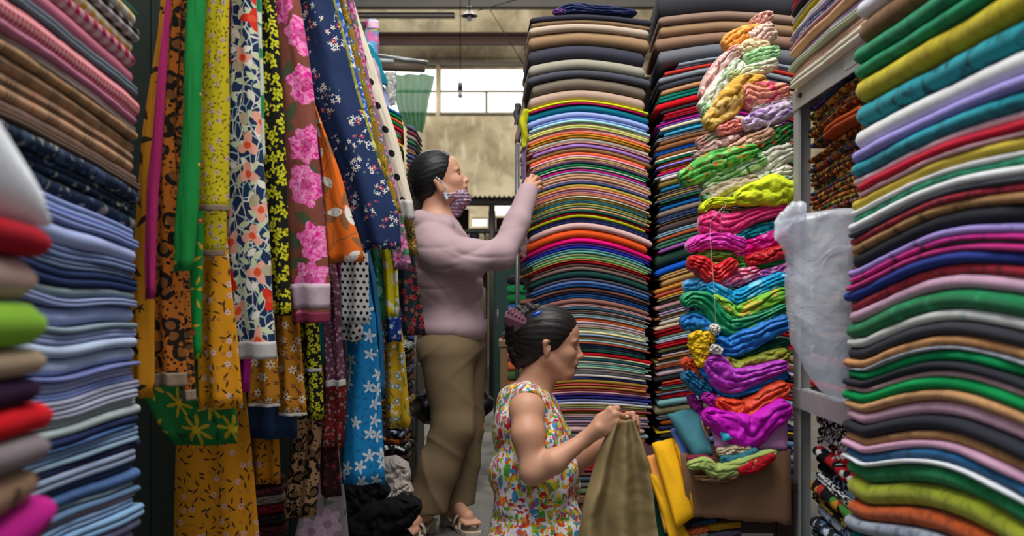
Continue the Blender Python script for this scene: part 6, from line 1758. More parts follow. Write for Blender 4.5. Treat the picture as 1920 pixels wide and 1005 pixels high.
# ------------------------------------------------------------------ the seated woman
M_SKIN2 = skin_material('skin_weathered', '#b98468', '#cf9d80')
M_LIP2 = plain('#9a5a50', rough=.45, var=.05)
M_HAIR2 = hair_material('dark_hair', '#0c0a0a', '#241c1a', (.22, 1, 1))
YS_ = 3.20
def S(x, y, Y=YS_): return tuple(P(x, y, Y))
sw = empty('person', (P(1010, 0, YS_).x, YS_, 0.0))
tag(sw, 'seated woman in sleeveless colourful patterned dress holding up khaki cloth', 'person')
H2 = HeadFrame(S(1032, 647), yaw=-0.04, pitch=0.07, scale=0.91)
sr, sl_ = S(988, 768, 3.055), S(998, 766, 3.335)
er, wrr = S(1000, 884, 2.985), S(1096, 824, 3.00)
el_l, wl_ = S(1050, 890, 3.36), S(1160, 812, 3.24)
b2 = head_prims(H2) + [
    rc(S(1014, 678), S(992, 735), .046, .048, .025), rc(S(1036, 694), S(1008, 735), .026, .036, .025),
    rc(S(988, 775), S(1000, 900), .085, .112, .05), rc(S(1000, 900), S(1003, 1010), .115, .13, .05),
    rc(S(988, 752, 3.14), sr, .036, .050, .03), rc(S(990, 752, 3.26), sl_, .036, .050, .03),
    rc(sr, S(990, 815, 3.01), .048, .046, .03), rc(S(990, 815, 3.01), er, .045, .038, .03), rc(er, S(1038, 866, 2.975), .038, .036, .025), rc(S(1038, 866, 2.975), wrr, .035, .022, .02),
    rc(sl_, el_l, .058, .046, .03), rc(el_l, wl_, .044, .025, .02),
    rc(S(1005, 1000, 3.12), S(1140, 1012, 3.15), .075, .055, .04), rc(S(1005, 1000, 3.30), S(1140, 1012, 3.38), .075, .055, .04),
    rc(S(1140, 1012, 3.15), S(1132, 1075, 3.17), .050, .032, .02), rc(S(1140, 1012, 3.38), S(1132, 1075, 3.37), .050, .032, .02),
    rc(S(1132, 1078, 3.17), S(1180, 1093, 3.15), .032, .022, .02), rc(S(1132, 1078, 3.37), S(1180, 1093, 3.38), .032, .022, .02)]
# right hand: back of the hand to the eye, fingers closing on the cloth
b2 += [rc(wrr, S(1122, 803, 2.985), .023, .022, .012), ell(S(1130, 794, 2.995), (.030, .018, .034), None, .012)]
F2 = [((1144, 768, 2.985), (1157, 767, 3.012), (1152, 775, 3.036), (1139, 779, 3.036), .0102),
      ((1153, 777, 2.978), (1166, 780, 3.004), (1160, 788, 3.028), (1146, 790, 3.026), .0106),
      ((1156, 791, 2.976), (1167, 797, 3.000), (1160, 803, 3.022), (1146, 803, 3.020), .0100),
      ((1151, 805, 2.980), (1161, 811, 3.000), (1154, 816, 3.020), (1142, 814, 3.018), .0088)]
for a, b, c, d_, r_ in F2:
    b2 += [rc(wrr, S(*a), .013, r_ * 1.12, .012), rc(S(*a), S(*b), r_ * 1.12, r_, .003), rc(S(*b), S(*c), r_, r_ * .92, .002), rc(S(*c), S(*d_), r_ * .92, r_ * .75, .002)]
b2 += [rc(S(1112, 806, 3.00), S(1130, 782, 3.03), .016, .012, .012), rc(S(1130, 782, 3.03), S(1146, 768, 3.045), .0118, .0100, .004), rc(S(1146, 768, 3.045), S(1158, 764, 3.040), .0100, .0078, .003)]
# left hand behind
b2 += [rc(wl_, S(1172, 800, 3.20), .023, .027, .015), ell(S(1174, 796, 3.19), (.026, .024, .028), None, .012)]
for k_, (a, b, c, r_) in enumerate((((1176, 778, 3.17), (1186, 776, 3.15), (1190, 788, 3.14), .0100), ((1182, 782, 3.185), (1193, 783, 3.165), (1195, 796, 3.155), .0100), ((1186, 790, 3.20), (1196, 794, 3.18), (1196, 806, 3.17), .0092), ((1186, 800, 3.21), (1194, 806, 3.195), (1192, 815, 3.185), .0082))):
    b2 += [rc(S(1174, 796, 3.19), S(*a), .012, r_ * 1.05, .008), rc(S(*a), S(*b), r_ * 1.05, r_, .004), rc(S(*b), S(*c), r_, r_ * .8, .003)]
b2 += [rc(S(1166, 796, 3.17), S(1166, 784, 3.145), .013, .011, .008), rc(S(1166, 784, 3.145), S(1176, 782, 3.12), .0105, .0085, .004)]
body_obj('body', b2, .0033, [M_SKIN2, M_LIP2], sw, [head_ops(H2)], matfun=lips_fun(H2))
eyes(H2, sw, .75, '#2a211e', .036)
hair2 = [H2.e((-.010, 0, .044), (.108, .088, .098), .01), H2.e((-.060, 0, .015), (.072, .078, .078), .03), H2.e((-.085, 0, -.040), (.050, .056, .045), .035)]
hl2 = [(-.14, -.10), (-.09, -.062), (-.05, -.026), (-.025, .000), (-.005, .030), (.02, .046), (.045, .066), (.072, .086), (.11, .094), (.16, .09)]
body_obj('hair', hair2, .0034, M_HAIR2, sw, [hair_cut(H2, hl2), strands(H2, amp=.0007)])
bun = [ell(S(972, 606), (.038, .045, .035), None, .02), ell(S(962, 592), (.028, .036, .022), None, .02), rc(S(966, 630), S(980, 668), .036, .034, .03), rc(S(980, 668), S(1002, 672), .034, .022, .03), rc(S(978, 590), S(1000, 585), .026, .03, .03)]
body_obj('hair_bun', bun, .0034, M_HAIR2, sw, [lambda X, D: D + .0028 * np.sin(170 * X[..., 0] + 90 * X[..., 2] + 6 * np.sin(30 * X[..., 1])) + .0015 * np.sin(260 * X[..., 2] - 120 * X[..., 0])])
# claw clip
M_CLIP = solid('plum_plastic', '#6d3d4e', .25, 0, .1, 20, .6)
cl = []
for sgn in (-1, 1):
    c0 = np.array(S(966, 601, YS_ + sgn * .052))
    V, Fc = [], []
    for i in range(9):
        t = i / 8
        x = -.036 + .072 * t; h_ = .027 * (1 - (2 * t - 1) ** 2 * .35)
        for (dz, dy) in ((-h_, -sgn * .012), (0, 0), (h_, -sgn * .006)):
            p = c0 + np.array([x * .93 + dz * .2, dy, dz - x * .36])
            V.append(tuple(p)); V.append(tuple(p + np.array([0, -sgn * .004, 0])))
    for i in range(8):
        for j in range(2):
            a = i * 6 + j * 2; b = a + 6
            Fc += [(a, b, b + 2, a + 2), (a + 1, a + 3, b + 3, b + 1)]
        a = i * 6; Fc += [(a, a + 1, a + 7, a + 6), (a + 4, a + 10, a + 11, a + 5)]
    cl.append((V, Fc))
for i in range(5):
    p = np.array(S(954 + i * 6.5, 586 + i * 3.4, YS_ - .052))
    cl.append(tube_vf([tuple(p), tuple(p + np.array([.004, .02, .018]))], .0035, 6))
cc = link('claw_clip', cl[0][0], cl[0][1], M_CLIP, sw, smooth=False, origin=tuple(S(966, 601))); cc['label'] = 'plum plastic hair claw'
def sub(nm, vf, mat, par, root, smooth=False):
    o = link(nm, vf[0], vf[1], mat, smooth=smooth, origin=tuple(par.location + root.location)); o.parent = par; o.location = (0, 0, 0); return o
sub('jaw', cl[1], M_CLIP, cc, sw)
for q_ in cl[2:]: sub('tooth', q_, M_CLIP, cc, sw, True)
bc = tube('hair_clip', [S(998, 592, 3.125), S(1006, 589, 3.118), S(1015, 584, 3.118)], [.0045, .0058, .004], solid('blue_plastic', '#1f5ad0', .25), sw, 8); bc['label'] = 'bright blue hair clip'
# dress
def dress_mat():
    t = MT('confetti_dress', .85, .2)
    v = t.warp(t.obj(), 28, .022)
    c = lin('#d9d4d6')
    pal = ['#d24f22', '#e3c62a', '#4f9a34', '#c02a30', '#3f8ab8', '#e08a2a', '#d9d4d6', '#9ab83a', '#d9d4d6', '#b05a86']
    for (s, st, o, thr) in ((46, (1, 1, .55), (0, 0, 0), .54), (60, (.5, 1, 1.2), (3, 1, 2), .46), (70, (1, 1, .6), (7, 5, 1), .42)):
        q = t.n('ShaderNodeTexVoronoi', feature='F1'); t.put(q.inputs['Vector'], t.vec('MULTIPLY', t.vec('ADD', v, o), st)); q.inputs['Scale'].default_value = s
        k = t.n('ShaderNodeValToRGB'); k.color_ramp.interpolation = 'CONSTANT'
        el = k.color_ramp.elements
        while len(el) < len(pal): el.new(1)
        for i, h_ in enumerate(pal): el[i].position = i / len(pal); el[i].color = lin(h_)
        t.put(k.inputs[0], t.sep(q.outputs['Color'])[0])
        c = t.mix(t.lt(q.outputs['Distance'], thr), c, k.outputs[0])
        c = t.mix(t.AND(t.gt(q.outputs['Distance'], thr - .05), t.lt(q.outputs['Distance'], thr - .02)), c, t.mix(.5, k.outputs[0], lin('#5a3a2a')))
    return t.done(c)
dr = [ell(S(990, 795), (.098, .150, .12), None, .04), rc(S(987, 775), S(998, 860), .098, .122, .05), ell(S(1003, 890), (.130, .170, .13), None, .05), rc(S(1003, 900), S(1005, 1000), .130, .142, .05), ell(S(1030, 822), (.060, .13, .075), None, .04),
      rc(S(990, 745, 3.13), S(988, 752, 3.07), .047, .044, .03), rc(S(990, 745, 3.27), S(992, 752, 3.33), .047, .044, .03), ell(S(984, 742), (.062, .10, .05), None, .03), rc(S(1010, 1005, 3.12), S(1128, 1014, 3.15), .100, .072, .05), rc(S(1010, 1005, 3.30), S(1128, 1014, 3.38), .100, .072, .05), ell(S(1000, 1020), (.15, .19, .09), None, .05)]
zc = P(0, 716, YS_).z
def dr_op(X, D):
    x, y, z = X[..., 0], X[..., 1], X[..., 2]
    D = D + .0035 * np.sin(45 * z + 30 * x + 2 * np.sin(20 * y)) + .0025 * np.sin(80 * x - 50 * z + 11 * y)
    # waist seam
    zs = P(0, 962, YS_).z
    D = D + .006 * np.exp(-((z - zs) / .012) ** 2)
    # round neckline sloping down to the front
    xn = x - P(975, 0, YS_).x
    D = smax(D, (z - (zc + .020 - .42 * np.clip(xn, -.03, .2))).astype(F32) * .8, .006)
    # arm holes
    for (cx, cy, czz, sg) in ((sr[0], sr[1], sr[2], -1), (sl_[0], sl_[1], sl_[2], 1)):
        q = np.sqrt(((x - cx - .004) / .060) ** 2 + ((z - czz + .045) / .100) ** 2) - 1
        out = np.maximum(q * .06, (cy + .030 - y) * -1 if sg < 0 else (cy - .030 - y))
        D = smax(D, -out.astype(F32), .006)
    return D
do = body_obj('dress', dr, .0055, dress_mat(), sw, [dr_op]); do['label'] = 'sleeveless dress with multicolour confetti print'
# low stool under her
st = empty('low_stool', (P(1000, 0, YS_).x, YS_, 0))
M_RP = solid('red_plastic', '#8a1a1c', .4)
cx_ = P(1000, 0, YS_).x
zst = min(v.co.z for v in do.data.vertices) + 0.0
box('seat', (cx_ - .13, YS_ - .13, zst - .028), (cx_ + .13, YS_ + .13, zst - .002), M_RP, st, .006)
for (a, b) in ((-1, -1), (1, -1), (1, 1), (-1, 1)):
    box('leg', (cx_ + a * .10 - .015, YS_ + b * .10 - .015, 0), (cx_ + a * .10 + .015, YS_ + b * .10 + .015, zst - .028), M_RP, st, .003)
tag(st, 'low red plastic stool under the seated woman', 'stool')
# khaki cloth she holds up
def khaki_mat():
    t = MT('khaki_cloth', .8, .3)
    n = t.noise(t.obj(), 16, 3.0)
    n2 = t.noise(t.vec('MULTIPLY', t.obj(), (1, 1, .05)), 500, 1.0)
    c = t.mix(n.outputs['Fac'], lin('#8a7650'), lin('#a08b62'))
    return t.done(t.mix(t.math('MULTIPLY', n2.outputs['Fac'], .4), c, lin('#75633f')), bump=.3, scale=600)
hang('held_cloth', [(786, 1150, 1186), (800, 1144, 1192), (830, 1130, 1204), (870, 1114, 1214), (930, 1098, 1224), (1005, 1084, 1233), (1060, 1080, 1238)], 2.985, khaki_mat(), 'khaki cloth held up by the seated woman', pleats=2.4, amp=.030, bulge=.02, thick=.004, seed=9, extend=False, ns=60, group=None)
# ------------------------------------------------------------------ things farther down the aisle
cr = crumple
M_WIRE = solid('wire_rubber', '#1a1816', .95, 0, .1, 8, .05)
# loose bundle on top of the wide stack, tails hanging at its corner
cr('crumpled_fabric', [(1040, 21, 10), (1070, 13, 17), (1120, 15, 16), (1196, 22, 10)], 4.28, satin('#1f2a58', .6), 'navy crumpled cloth lying on top of the wide tall stack', seed=401, lobes=3, group=None, depth=.2)
cr('crumpled_fabric', [(1036, 21, 6), (1050, 19, 8), (1062, 22, 5)], 4.25, plain('#8a5aa0'), 'small purple cloth under the navy bundle on the stack', seed=402, lobes=1, group=None, depth=.04)
lem = cen_objs[9]
for nm, rows, c in (('hanging_tail', [(205, 982, 992), (222, 974, 990), (250, 978, 990), (276, 980, 988)], '#b9b81c'),):
    o = hang(nm, rows, 4.175, plain(c), None, pleats=.5, amp=.004, bulge=.006, thick=.004, seed=3, extend=False, group=None, nv=14, ns=8)
    for k_ in ('category', 'group'):
        if k_ in o: del o[k_]
    o.parent = lem; o.location = o.location - lem.location
hang('hanging_fabric', [(150, 984, 996), (200, 978, 990), (240, 970, 982), (268, 966, 976)], 4.60, plain('#8a776c'), 'taupe cloth end hanging beside the wide tall stack', seed=404, pleats=.5, amp=.004, extend=False, group=None, nv=16, ns=8)
hang('hanging_fabric', [(195, 966, 978), (212, 962, 976), (234, 964, 972)], 4.70, plain('#5c605c'), 'dark grey cloth end hanging behind the taupe one', seed=405, pleats=.5, amp=.004, extend=False, group=None, nv=10, ns=8)
for (rows, c, w) in (([(420, 978, 986), (450, 974, 985), (470, 976, 984)], '#7a1a24', 'dark red'), ([(436, 982, 990), (462, 976, 988), (482, 980, 988)], '#a08a90', 'pinkish grey'), ([(270, 980, 988), (320, 976, 986), (345, 978, 986)], '#6d5a78', 'plum')):
    hang('fabric_tail', rows, 4.185 + (.03 if c[1] == '7' else 0), plain(c), '%s cloth corner hanging at the side of the wide stack' % w, seed=hash(w) % 50, pleats=.5, amp=.003, bulge=.004, thick=.006, extend=False, group='corners hanging at the wide stack', nv=10, ns=8)
# steel post beside the stack and bulbs, wires, pipes overhead
pp = tube('steel_post', [tuple(P(970, 0, 4.95))[:2] + (0,), tuple(P(970, 0, 4.95))[:2] + (1.72,)], .012, M_STEEL, None, 10); tag(pp, 'thin grey steel post behind the wide tall stack', 'post')
def lamp(name, x, y0, y1, Y, label, shade=False):
    e = empty(name, tuple(P(x, y1, Y)))
    tube('cord', [tuple(P(x, -60 if not shade else -20, Y)), tuple(P(x, y0, Y))], .004, M_WIRE, e, 6)
    M_S = solid('lamp_grey', '#4a4845', .5, .3)
    c0, c1 = P(x, y0, Y), P(x, y1, Y); h_ = c0.z - c1.z
    if shade:
        V, Fc = [], []
        prof = [(0.10, 1.0), (.16, .8), (.35, .62), (.75, .38), (1.0, .25)]
        rr = 16 / F_PX * Y
        for r_, t in prof:
            for k in range(16):
                a = 2 * math.pi * k / 16
                V.append((c0.x + rr * r_ * math.cos(a), c0.y + rr * r_ * math.sin(a), c1.z + h_ * t))
        for i in range(4):
            for k in range(16): Fc.append((i * 16 + k, (i + 1) * 16 + k, (i + 1) * 16 + (k + 1) % 16, i * 16 + (k + 1) % 16))
        link('lamp_shade', V, Fc, M_S, e, origin=tuple(c1))
        link('socket', *tube_vf([tuple(c0), (c0.x, c0.y, c1.z + h_ * .8)], .02, 8), M_S, e, origin=tuple(c0))
    else:
        tube('socket', [tuple(c0), (c0.x, c0.y, c0.z - h_ * .45)], .02, M_S, e, 8)
    cb = Vector((c0.x, c0.y, c1.z + h_ * (.12 if shade else .25)))
    V, Fc = [], []
    rb = (5 if shade else 4.6) / F_PX * Y
    for i in range(9):
        a = math.pi * i / 8
        for k in range(12):
            b = 2 * math.pi * k / 12
            s_ = math.sin(a) * (1 if a > 1.5 else .8)
            V.append((cb.x + rb * s_ * math.cos(b), cb.y + rb * s_ * math.sin(b), cb.z + rb * 1.4 * math.cos(a)))
    for i in range(8):
        for k in range(12): Fc.append((i * 12 + k, (i + 1) * 12 + k, (i + 1) * 12 + (k + 1) % 12, i * 12 + (k + 1) % 12))
    link('bulb', V, Fc, solid('bulb_glass', '#8f9296', .15), e, origin=tuple(cb))
    tag(e, label, 'lamp')
lamp('pendant_lamp', 863, 155, 186, 8.5, 'bare bulb hanging on a cord before the bright window')
lamp('pendant_lamp', 880, 12, 36, 8.0, 'grey pendant lamp with flared shade under the roof beams', True)
def rod(name, a, b, r, mat, label, cat):
    o = tube(name, [tuple(a), tuple(b)], r, mat, None, 10); tag(o, label, cat)
rod('overhead_wire', P(915, 12, 8.2), P(1000, 150, 7.2), .0035, M_WIRE, 'thin dark wire slanting down before the stained wall', 'wire')
rod('overhead_wire', P(896, 20, 8.0), P(1000, -10, 7.0), .0035, M_WIRE, 'thin dark wire running from the shaded lamp', 'wire')
YP = 6.4
rod('steel_post', (P(698, 0, YP).x, YP, 0), (P(698, 0, YP).x, YP, 2.75), .02, M_STEEL, 'tall steel post carrying the overhead grey pipe', 'post')
rod('steel_pipe', P(699.5, 104, YP), P(802, 118, YP), .014, M_STEEL, 'grey steel pipe above the green netting', 'pipe')
rod('tube_light', P(699.5, 113, YP), P(738, 114, YP), .014, solid('white_tube', '#c9ced0', .3), 'white fluorescent tube beside the grey pipe', 'light')
rod('wooden_pole', P(699.5, 125, YP), P(797, 129, YP), .024, solid('brown_pole', '#5a4a3c', .7), 'brown wooden pole below the grey pipe', 'pole')
# green netting
def net_mat():
    t = MT('green_net', .8, .2)
    t.b.inputs['Base Color'].default_value = lin('#5f9a78')
    out = [x for x in t.t.nodes if x.type == 'OUTPUT_MATERIAL'][0]
    tl = t.n('ShaderNodeBsdfTranslucent'); tl.inputs[0].default_value = lin('#6fae88')
    tr_ = t.n('ShaderNodeBsdfTransparent')
    m1 = t.n('ShaderNodeMixShader'); m1.inputs[0].default_value = .5
    m2 = t.n('ShaderNodeMixShader'); m2.inputs[0].default_value = .22
    L = t.t.links.new
    L(t.b.outputs[0], m1.inputs[1]); L(tl.outputs[0], m1.inputs[2]); L(m1.outputs[0], m2.inputs[1]); L(tr_.outputs[0], m2.inputs[2]); L(m2.outputs[0], out.inputs[0])
    return t.m
gn = hang('green_netting', [(142, 735, 815), (170, 738, 808), (205, 745, 800), (235, 758, 797), (249, 768, 794)], YP, net_mat(), 'green netting hung before the bright window', pleats=3, amp=.05, bulge=.05, thick=.004, seed=77, extend=False, ns=30, nv=24, group=None)
for x in (742, 790): tube('cord', [tuple(P(x, 131, YP)), tuple(P(x, 144, YP))], .004, M_DARK, gn, 6)
tag(box('stall_partition', (P(612, 0, 4.7).x, 4.70, 0), (P(694, 0, 4.7).x, 4.74, 2.26), M_BEAM2, None, .004), 'dark stall partition behind the hanging towels', 'partition')
# bundles and knits on the stall behind the hanging fabrics
YK = 4.9
GK = 'goods on the stall behind the hanging fabrics'
hang('printed_bag', [(38, 684, 711), (70, 684, 712), (108, 686, 707)], 4.68, pr_blotch('#5aa6d0', '#c9dce4', '#c86aa0', '#d0a83a', s1=10, s2=14), 'printed pale blue and pink package hanging beside the dotted cloth', pleats=.5, amp=.003, seed=70, extend=False, nv=10, ns=8, group=GK, hem=[(pr_blotch('#b04a86', '#d8b0c8', None, s1=16), 40, 56, 'pink top band')])
hang('hanging_towel', [(85, 676, 696), (120, 690, 716), (160, 704, 727)], 4.66, plain('#14788c', sheen=.3, bump=.6), 'teal towel hanging over the stall edge', pleats=1, amp=.008, seed=71, extend=False, nv=16, ns=10, group=GK)
hang('hanging_towel', [(110, 684, 704), (150, 700, 716), (196, 712, 722)], 4.63, plain('#b9a0b4'), 'dusty pink towel hanging over the stall edge', pleats=1, amp=.006, seed=72, extend=False, nv=16, ns=10, group=GK)
hang('hanging_towel', [(132, 690, 706), (165, 704, 722), (202, 716, 730)], 4.685, plain('#8f9cd0'), 'lavender towel hanging over the stall edge', pleats=1, amp=.006, seed=73, extend=False, nv=16, ns=10, group=GK)
hang('lace_cloth', [(136, 722, 744), (165, 722, 744), (198, 724, 742)], 5.1, pr_blotch('#a8a8a4', '#d5d4cc', '#7a7f8a', s1=40), 'silvery lace cloth hanging beside the green netting', pleats=1, amp=.008, seed=74, extend=False, nv=12, ns=10, group=GK)
KN = [('#1c5a9a', 'blue'), ('#0c7a3c', 'green'), ('#d8643a', 'orange'), ('#15703a', 'dark green'), ('#c0182c', 'red'), ('#d05a80', 'pink'), ('#1a8048', 'emerald'), ('#cf3a2c', 'scarlet'), ('#d8a020', 'golden'), ('#222226', 'black'), ('#a8b830', 'lime'), ('#3a2a22', 'brown'), ('#7a9a2a', 'olive'), ('#b0303c', 'crimson'), ('#c9a428', 'mustard'), ('#1a4a34', 'pine'), ('#c05a3a', 'rust'), ('#2c3a6a', 'navy'), ('#8a3a5a', 'plum'), ('#4a6a3a', 'moss')]
row = 200
rows_ = []
for i in range(46):
    c, w = KN[i % 20]
    rows_.append((row, c, w + ('' if i < 20 else ' dull' if i < 40 else ' faded'))); row += 7 if i < 22 else 14
rows_.append((row, None, None))
KEND = row
Ok = Vector((P(716, 0, YK).x, YK, 0))
def kn_z(r, u):
    base = CAMZ - (r - HY) / F_PX * YK
    return base - .045 * max(0.0, (u - .2) / .8) ** 1.6 * interp([(200, 1), (KEND - 100, .6), (KEND, 0)], r)[0]
stack(rows_, Ok, Vector((1, 0.1, 0)).normalized(), Vector((-.1, 1, 0)).normalized(), P(757, 0, YK).x - Ok.x, .4, kn_z, '{c} knit {p}, on stall behind hanging fabrics', 'knits stacked behind the hanging fabrics', rs=21, name='folded_knit', cat='knitwear', ragged=.015)
rows_ = []; row = 232
for i in range(30):
    c, w = [('#5a5f7a', 'slate'), ('#7a3a4a', 'wine'), ('#9a9088', 'stone'), ('#2f6a4a', 'fern'), ('#3a3444', 'dusk'), ('#8a6a5a', 'fawn'), ('#4a5a8a', 'denim')][i % 7]
    rows_.append((row, c, w + ['', ' heathered', ' dark', ' pale', ' dull'][i // 7])); row += 9 if i < 16 else 22
rows_.append((row, None, None)); KEND2 = row
Ok2 = Vector((P(760, 0, 5.15).x, 5.15, 0))
def kn2_z(r, u): return CAMZ - (r - HY) / F_PX * 5.15 - .03 * u ** 2 * interp([(232, 1), (KEND2 - 60, .5), (KEND2, 0)], r)[0]
stack(rows_, Ok2, Vector((1, 0, 0)), Vector((0, 1, 0)), P(775, 0, 5.15).x - Ok2.x + .02, .35, kn2_z, '{c} knit {p}, stack beside brown post', 'knits stacked beside the brown post', rs=22, name='folded_knit', cat='knitwear', ragged=.008)
zk = min(kn_z(KEND, u / 10) for u in range(11)); zk2 = min(kn2_z(KEND2, u / 10) for u in range(11))
box_o = box('stall_table', (P(690, 0, YK).x, YK - .02, 0), (P(758, 0, YK).x, YK + .42, max(.02, zk - .001)), M_BEAM2, None, .004) if zk > .03 else None
if box_o: tag(box_o, 'dark low table under the knits behind hanging fabrics', 'table')
if zk2 > .03:
    b2_ = box('stall_table', (P(762, 0, 5.15).x, 5.14, 0), (P(783, 0, 5.15).x, 5.55, zk2 - .001), M_BEAM2, None, .004); tag(b2_, 'dark low table under the knits beside the brown post', 'table')
tag(box('wooden_post', (P(767, 0, 5.6).x, 5.6, 0), (P(776, 0, 5.6).x, 5.65, 1.86), M_BEAM, None, .003), 'dark brown wooden post behind the knits', 'post')
# patterned stack low behind the yellow-blue cloth, grey post
rows_ = []; row = 640
PN = [('black-white speckled', BW), ('red-black figured', dark_print(4)), ('grey figured', pr_blotch('#4a4a52', '#a8a8b0', '#1a1a20', s1=40)), ('navy-white figured', pr_blotch('#1a2238', '#b0b4c0', '#3a4a7a', s1=40)), ('brown figured', dark_print(1)), ('white-black dashed', pr_mosaic(('#c9c9c9', '#141418', '#1a1a1e'), .014, seed=4.0)), ('dark rose figured', pr_blotch('#2a1a20', '#8a3a4a', '#5a5a60', s1=40)), ('teal figured', dark_print(2))]
for i in range(16):
    w, m = PN[i % 8]; rows_.append((row, '#333333', w + ('' if i < 8 else ' dull'), {'mat': m})); row += 15
rows_.append((row, None, None)); PE = row
Op = Vector((P(712, 0, 4.0).x, 4.0, 0))
def pt_z(r, u): return CAMZ - (r - HY) / F_PX * 4.0 - .02 * u ** 2 * interp([(640, 1), (PE - 40, .5), (PE, 0)], r)[0]
stack(rows_, Op, Vector((1, 0, 0)), Vector((0, 1, 0)), P(766, 0, 4.0).x - Op.x, .35, pt_z, '{c} cloth {p}, behind standing woman', 'patterned cloths in the low stack behind the standing woman', rs=23, name='printed_cloth', ragged=.02)
zp = min(pt_z(PE, u / 10) for u in range(11))
tag(box('stall_plinth', (P(706, 0, 4.0).x, 3.99, 0), (P(748, 0, 4.0).x, 4.4, zp - .001), M_BEAM2, None, .004), 'dark plinth under the patterned stack behind standing woman', 'plinth')
pg = tube('steel_post', [(P(780, 0, 4.45).x, 4.45, 0), (P(780, 0, 4.45).x, 4.45, 1.0)], .010, M_STEEL, None, 10); tag(pg, 'grey steel post beside the patterned stack', 'post')
# bundles on the floor at the standing woman's feet
GB = 'bundles on the floor by the standing woman'
cr('cloth_bundle', [(692, 945, 40), (718, 905, 76), (745, 890, 60), (762, 880, 26)], 3.62, plain('#b5aba4', var=.12), 'off-white cloth bundle on the floor by her feet', seed=431, lobes=3, depth=.22, group=GB)
cr('cloth_bundle', [(715, 962, 26), (742, 934, 44), (766, 912, 30)], 3.58, plain('#a89d94', var=.12), 'grey-white cloth end below the off-white bundle', seed=432, lobes=3, depth=.18, group=GB)
cr('cloth_bundle', [(655, 1010, 50), (700, 985, 70), (750, 965, 60), (788, 950, 24)], 3.50, plain('#0f0e10', var=.2), 'black cloth heaped under the off-white bundle', seed=433, lobes=2, depth=.22, group=GB)
cr('cloth_bundle', [(650, 960, 60), (680, 935, 80), (712, 900, 50)], 3.56, plain('#17151a', var=.2), 'black cloth hanging below the blue flowered cloth', seed=434, lobes=2, depth=.2, group=GB)
cr('cloth_bundle', [(660, 1045, 40), (720, 1035, 50), (772, 1020, 40)], 3.52, plain('#141216', var=.2), 'black cloth lowest of the heap by her feet', seed=435, lobes=2, depth=.22, group=GB)
for k, (x0, x1, y, t, c, w) in enumerate(((478, 528, 905, 16, '#3a1418', 'dark maroon'), (478, 530, 922, 14, '#5a2a34', 'wine'), (478, 532, 938, 16, '#8a7a6a', 'striped beige'), (478, 532, 956, 18, '#6a1420', 'crimson'), (476, 534, 976, 18, '#2a2420', 'black brown'), (476, 534, 998, 20, '#4a1a20', 'oxblood'))):
    cr('crumpled_fabric', [(x0, y + 4, t), ((x0 + x1) / 2, y, t + 2), (x1, y - 4, t - 2)], 3.40, plain(c), '%s cloth in the low heap behind the orange cloth end' % w, seed=440 + k, lobes=2, depth=.12, group='low heap behind the orange cloth end', rough=.5)
# ---- far stalls under the back wall
M_CORR = solid('corrugated_sheet', '#5a5652', .6, .4, .3, 3)
def corrugated(x0, x1, ya, za, yb, zb2):
    V, Fc = [], []
    n = 160
    for i in range(n + 1):
        x = x0 + (x1 - x0) * i / n
        o = .012 * math.sin(i * math.pi / 2)
        for (y, z) in ((ya, za), (yb, zb2)): V += [(x, y, z + o), (x, y, z + o - .006)]
    for i in range(n):
        a = i * 4; b = a + 4
        Fc += [(a, b, b + 2, a + 2), (a + 1, a + 3, b + 3, b + 1), (a, a + 1, b + 1, b), (a + 2, b + 2, b + 3, a + 3)]
    return V, Fc
aw = empty('market_awning', (P(900, 0, 9.5).x, 10.2, 0))
zA = P(0, 368, 9.2).z
link('awning_sheet', *corrugated(P(700, 0, 9.2).x, P(1060, 0, 9.2).x, 9.2, zA, 11.5, zA + .18), M_CORR, aw, smooth=True, origin=(P(700, 0, 9.2).x, 9.2, zA))
for x in (720, 922, 968, 1040):
    tube('awning_post', [(P(x, 0, 9.3).x, 9.3, 0), (P(x, 0, 9.3).x, 9.3, zA - .02)], .025, M_BEAM2, aw, 8)
tube('awning_beam', [(P(705, 0, 9.3).x, 9.3, zA - .05), (P(1055, 0, 9.3).x, 9.3, zA - .05)], .03, M_BEAM2, aw, 8)
tube('awning_beam', [(P(705, 0, 9.3).x, 9.3, zA - .32), (P(1055, 0, 9.3).x, 9.3, zA - .32)], .02, M_BEAM2, aw, 8)
tag(aw, 'dark corrugated awning over the far stalls', 'awning')
GF = 'goods at the far stalls'
bd = empty('dark_fill_backdrop', (P(880, 0, 11.4).x, 11.4, 0))  # added dark boards cover the pale wall, standing in for shade below the awning
M_BD = solid('dark_fill_boards', '#3a322b', .9, 0, .35, 5)
YD = 11.4
def bdb(xa, xb, ya, yb_): box('board', (P(xa, 0, YD).x, YD, max(0.0, P(0, yb_, YD).z)), (P(xb, 0, YD).x - .006, YD + .03, P(0, ya, YD).z), M_BD, bd)
for (xa, xb, ya, yb_) in ((700, 760, 392, 800), (760, 820, 388, 800), (820, 880, 392, 800), (880, 916, 428, 800), (916, 930, 396, 800), (930, 970, 408, 800), (970, 1010, 408, 800), (1010, 1060, 390, 800)): bdb(xa, xb, ya, yb_)
tag(bd, 'sooty boarded backdrop of the far stalls', 'backdrop')
yb = HY - (zA - .34 - CAMZ) * F_PX / 9.3
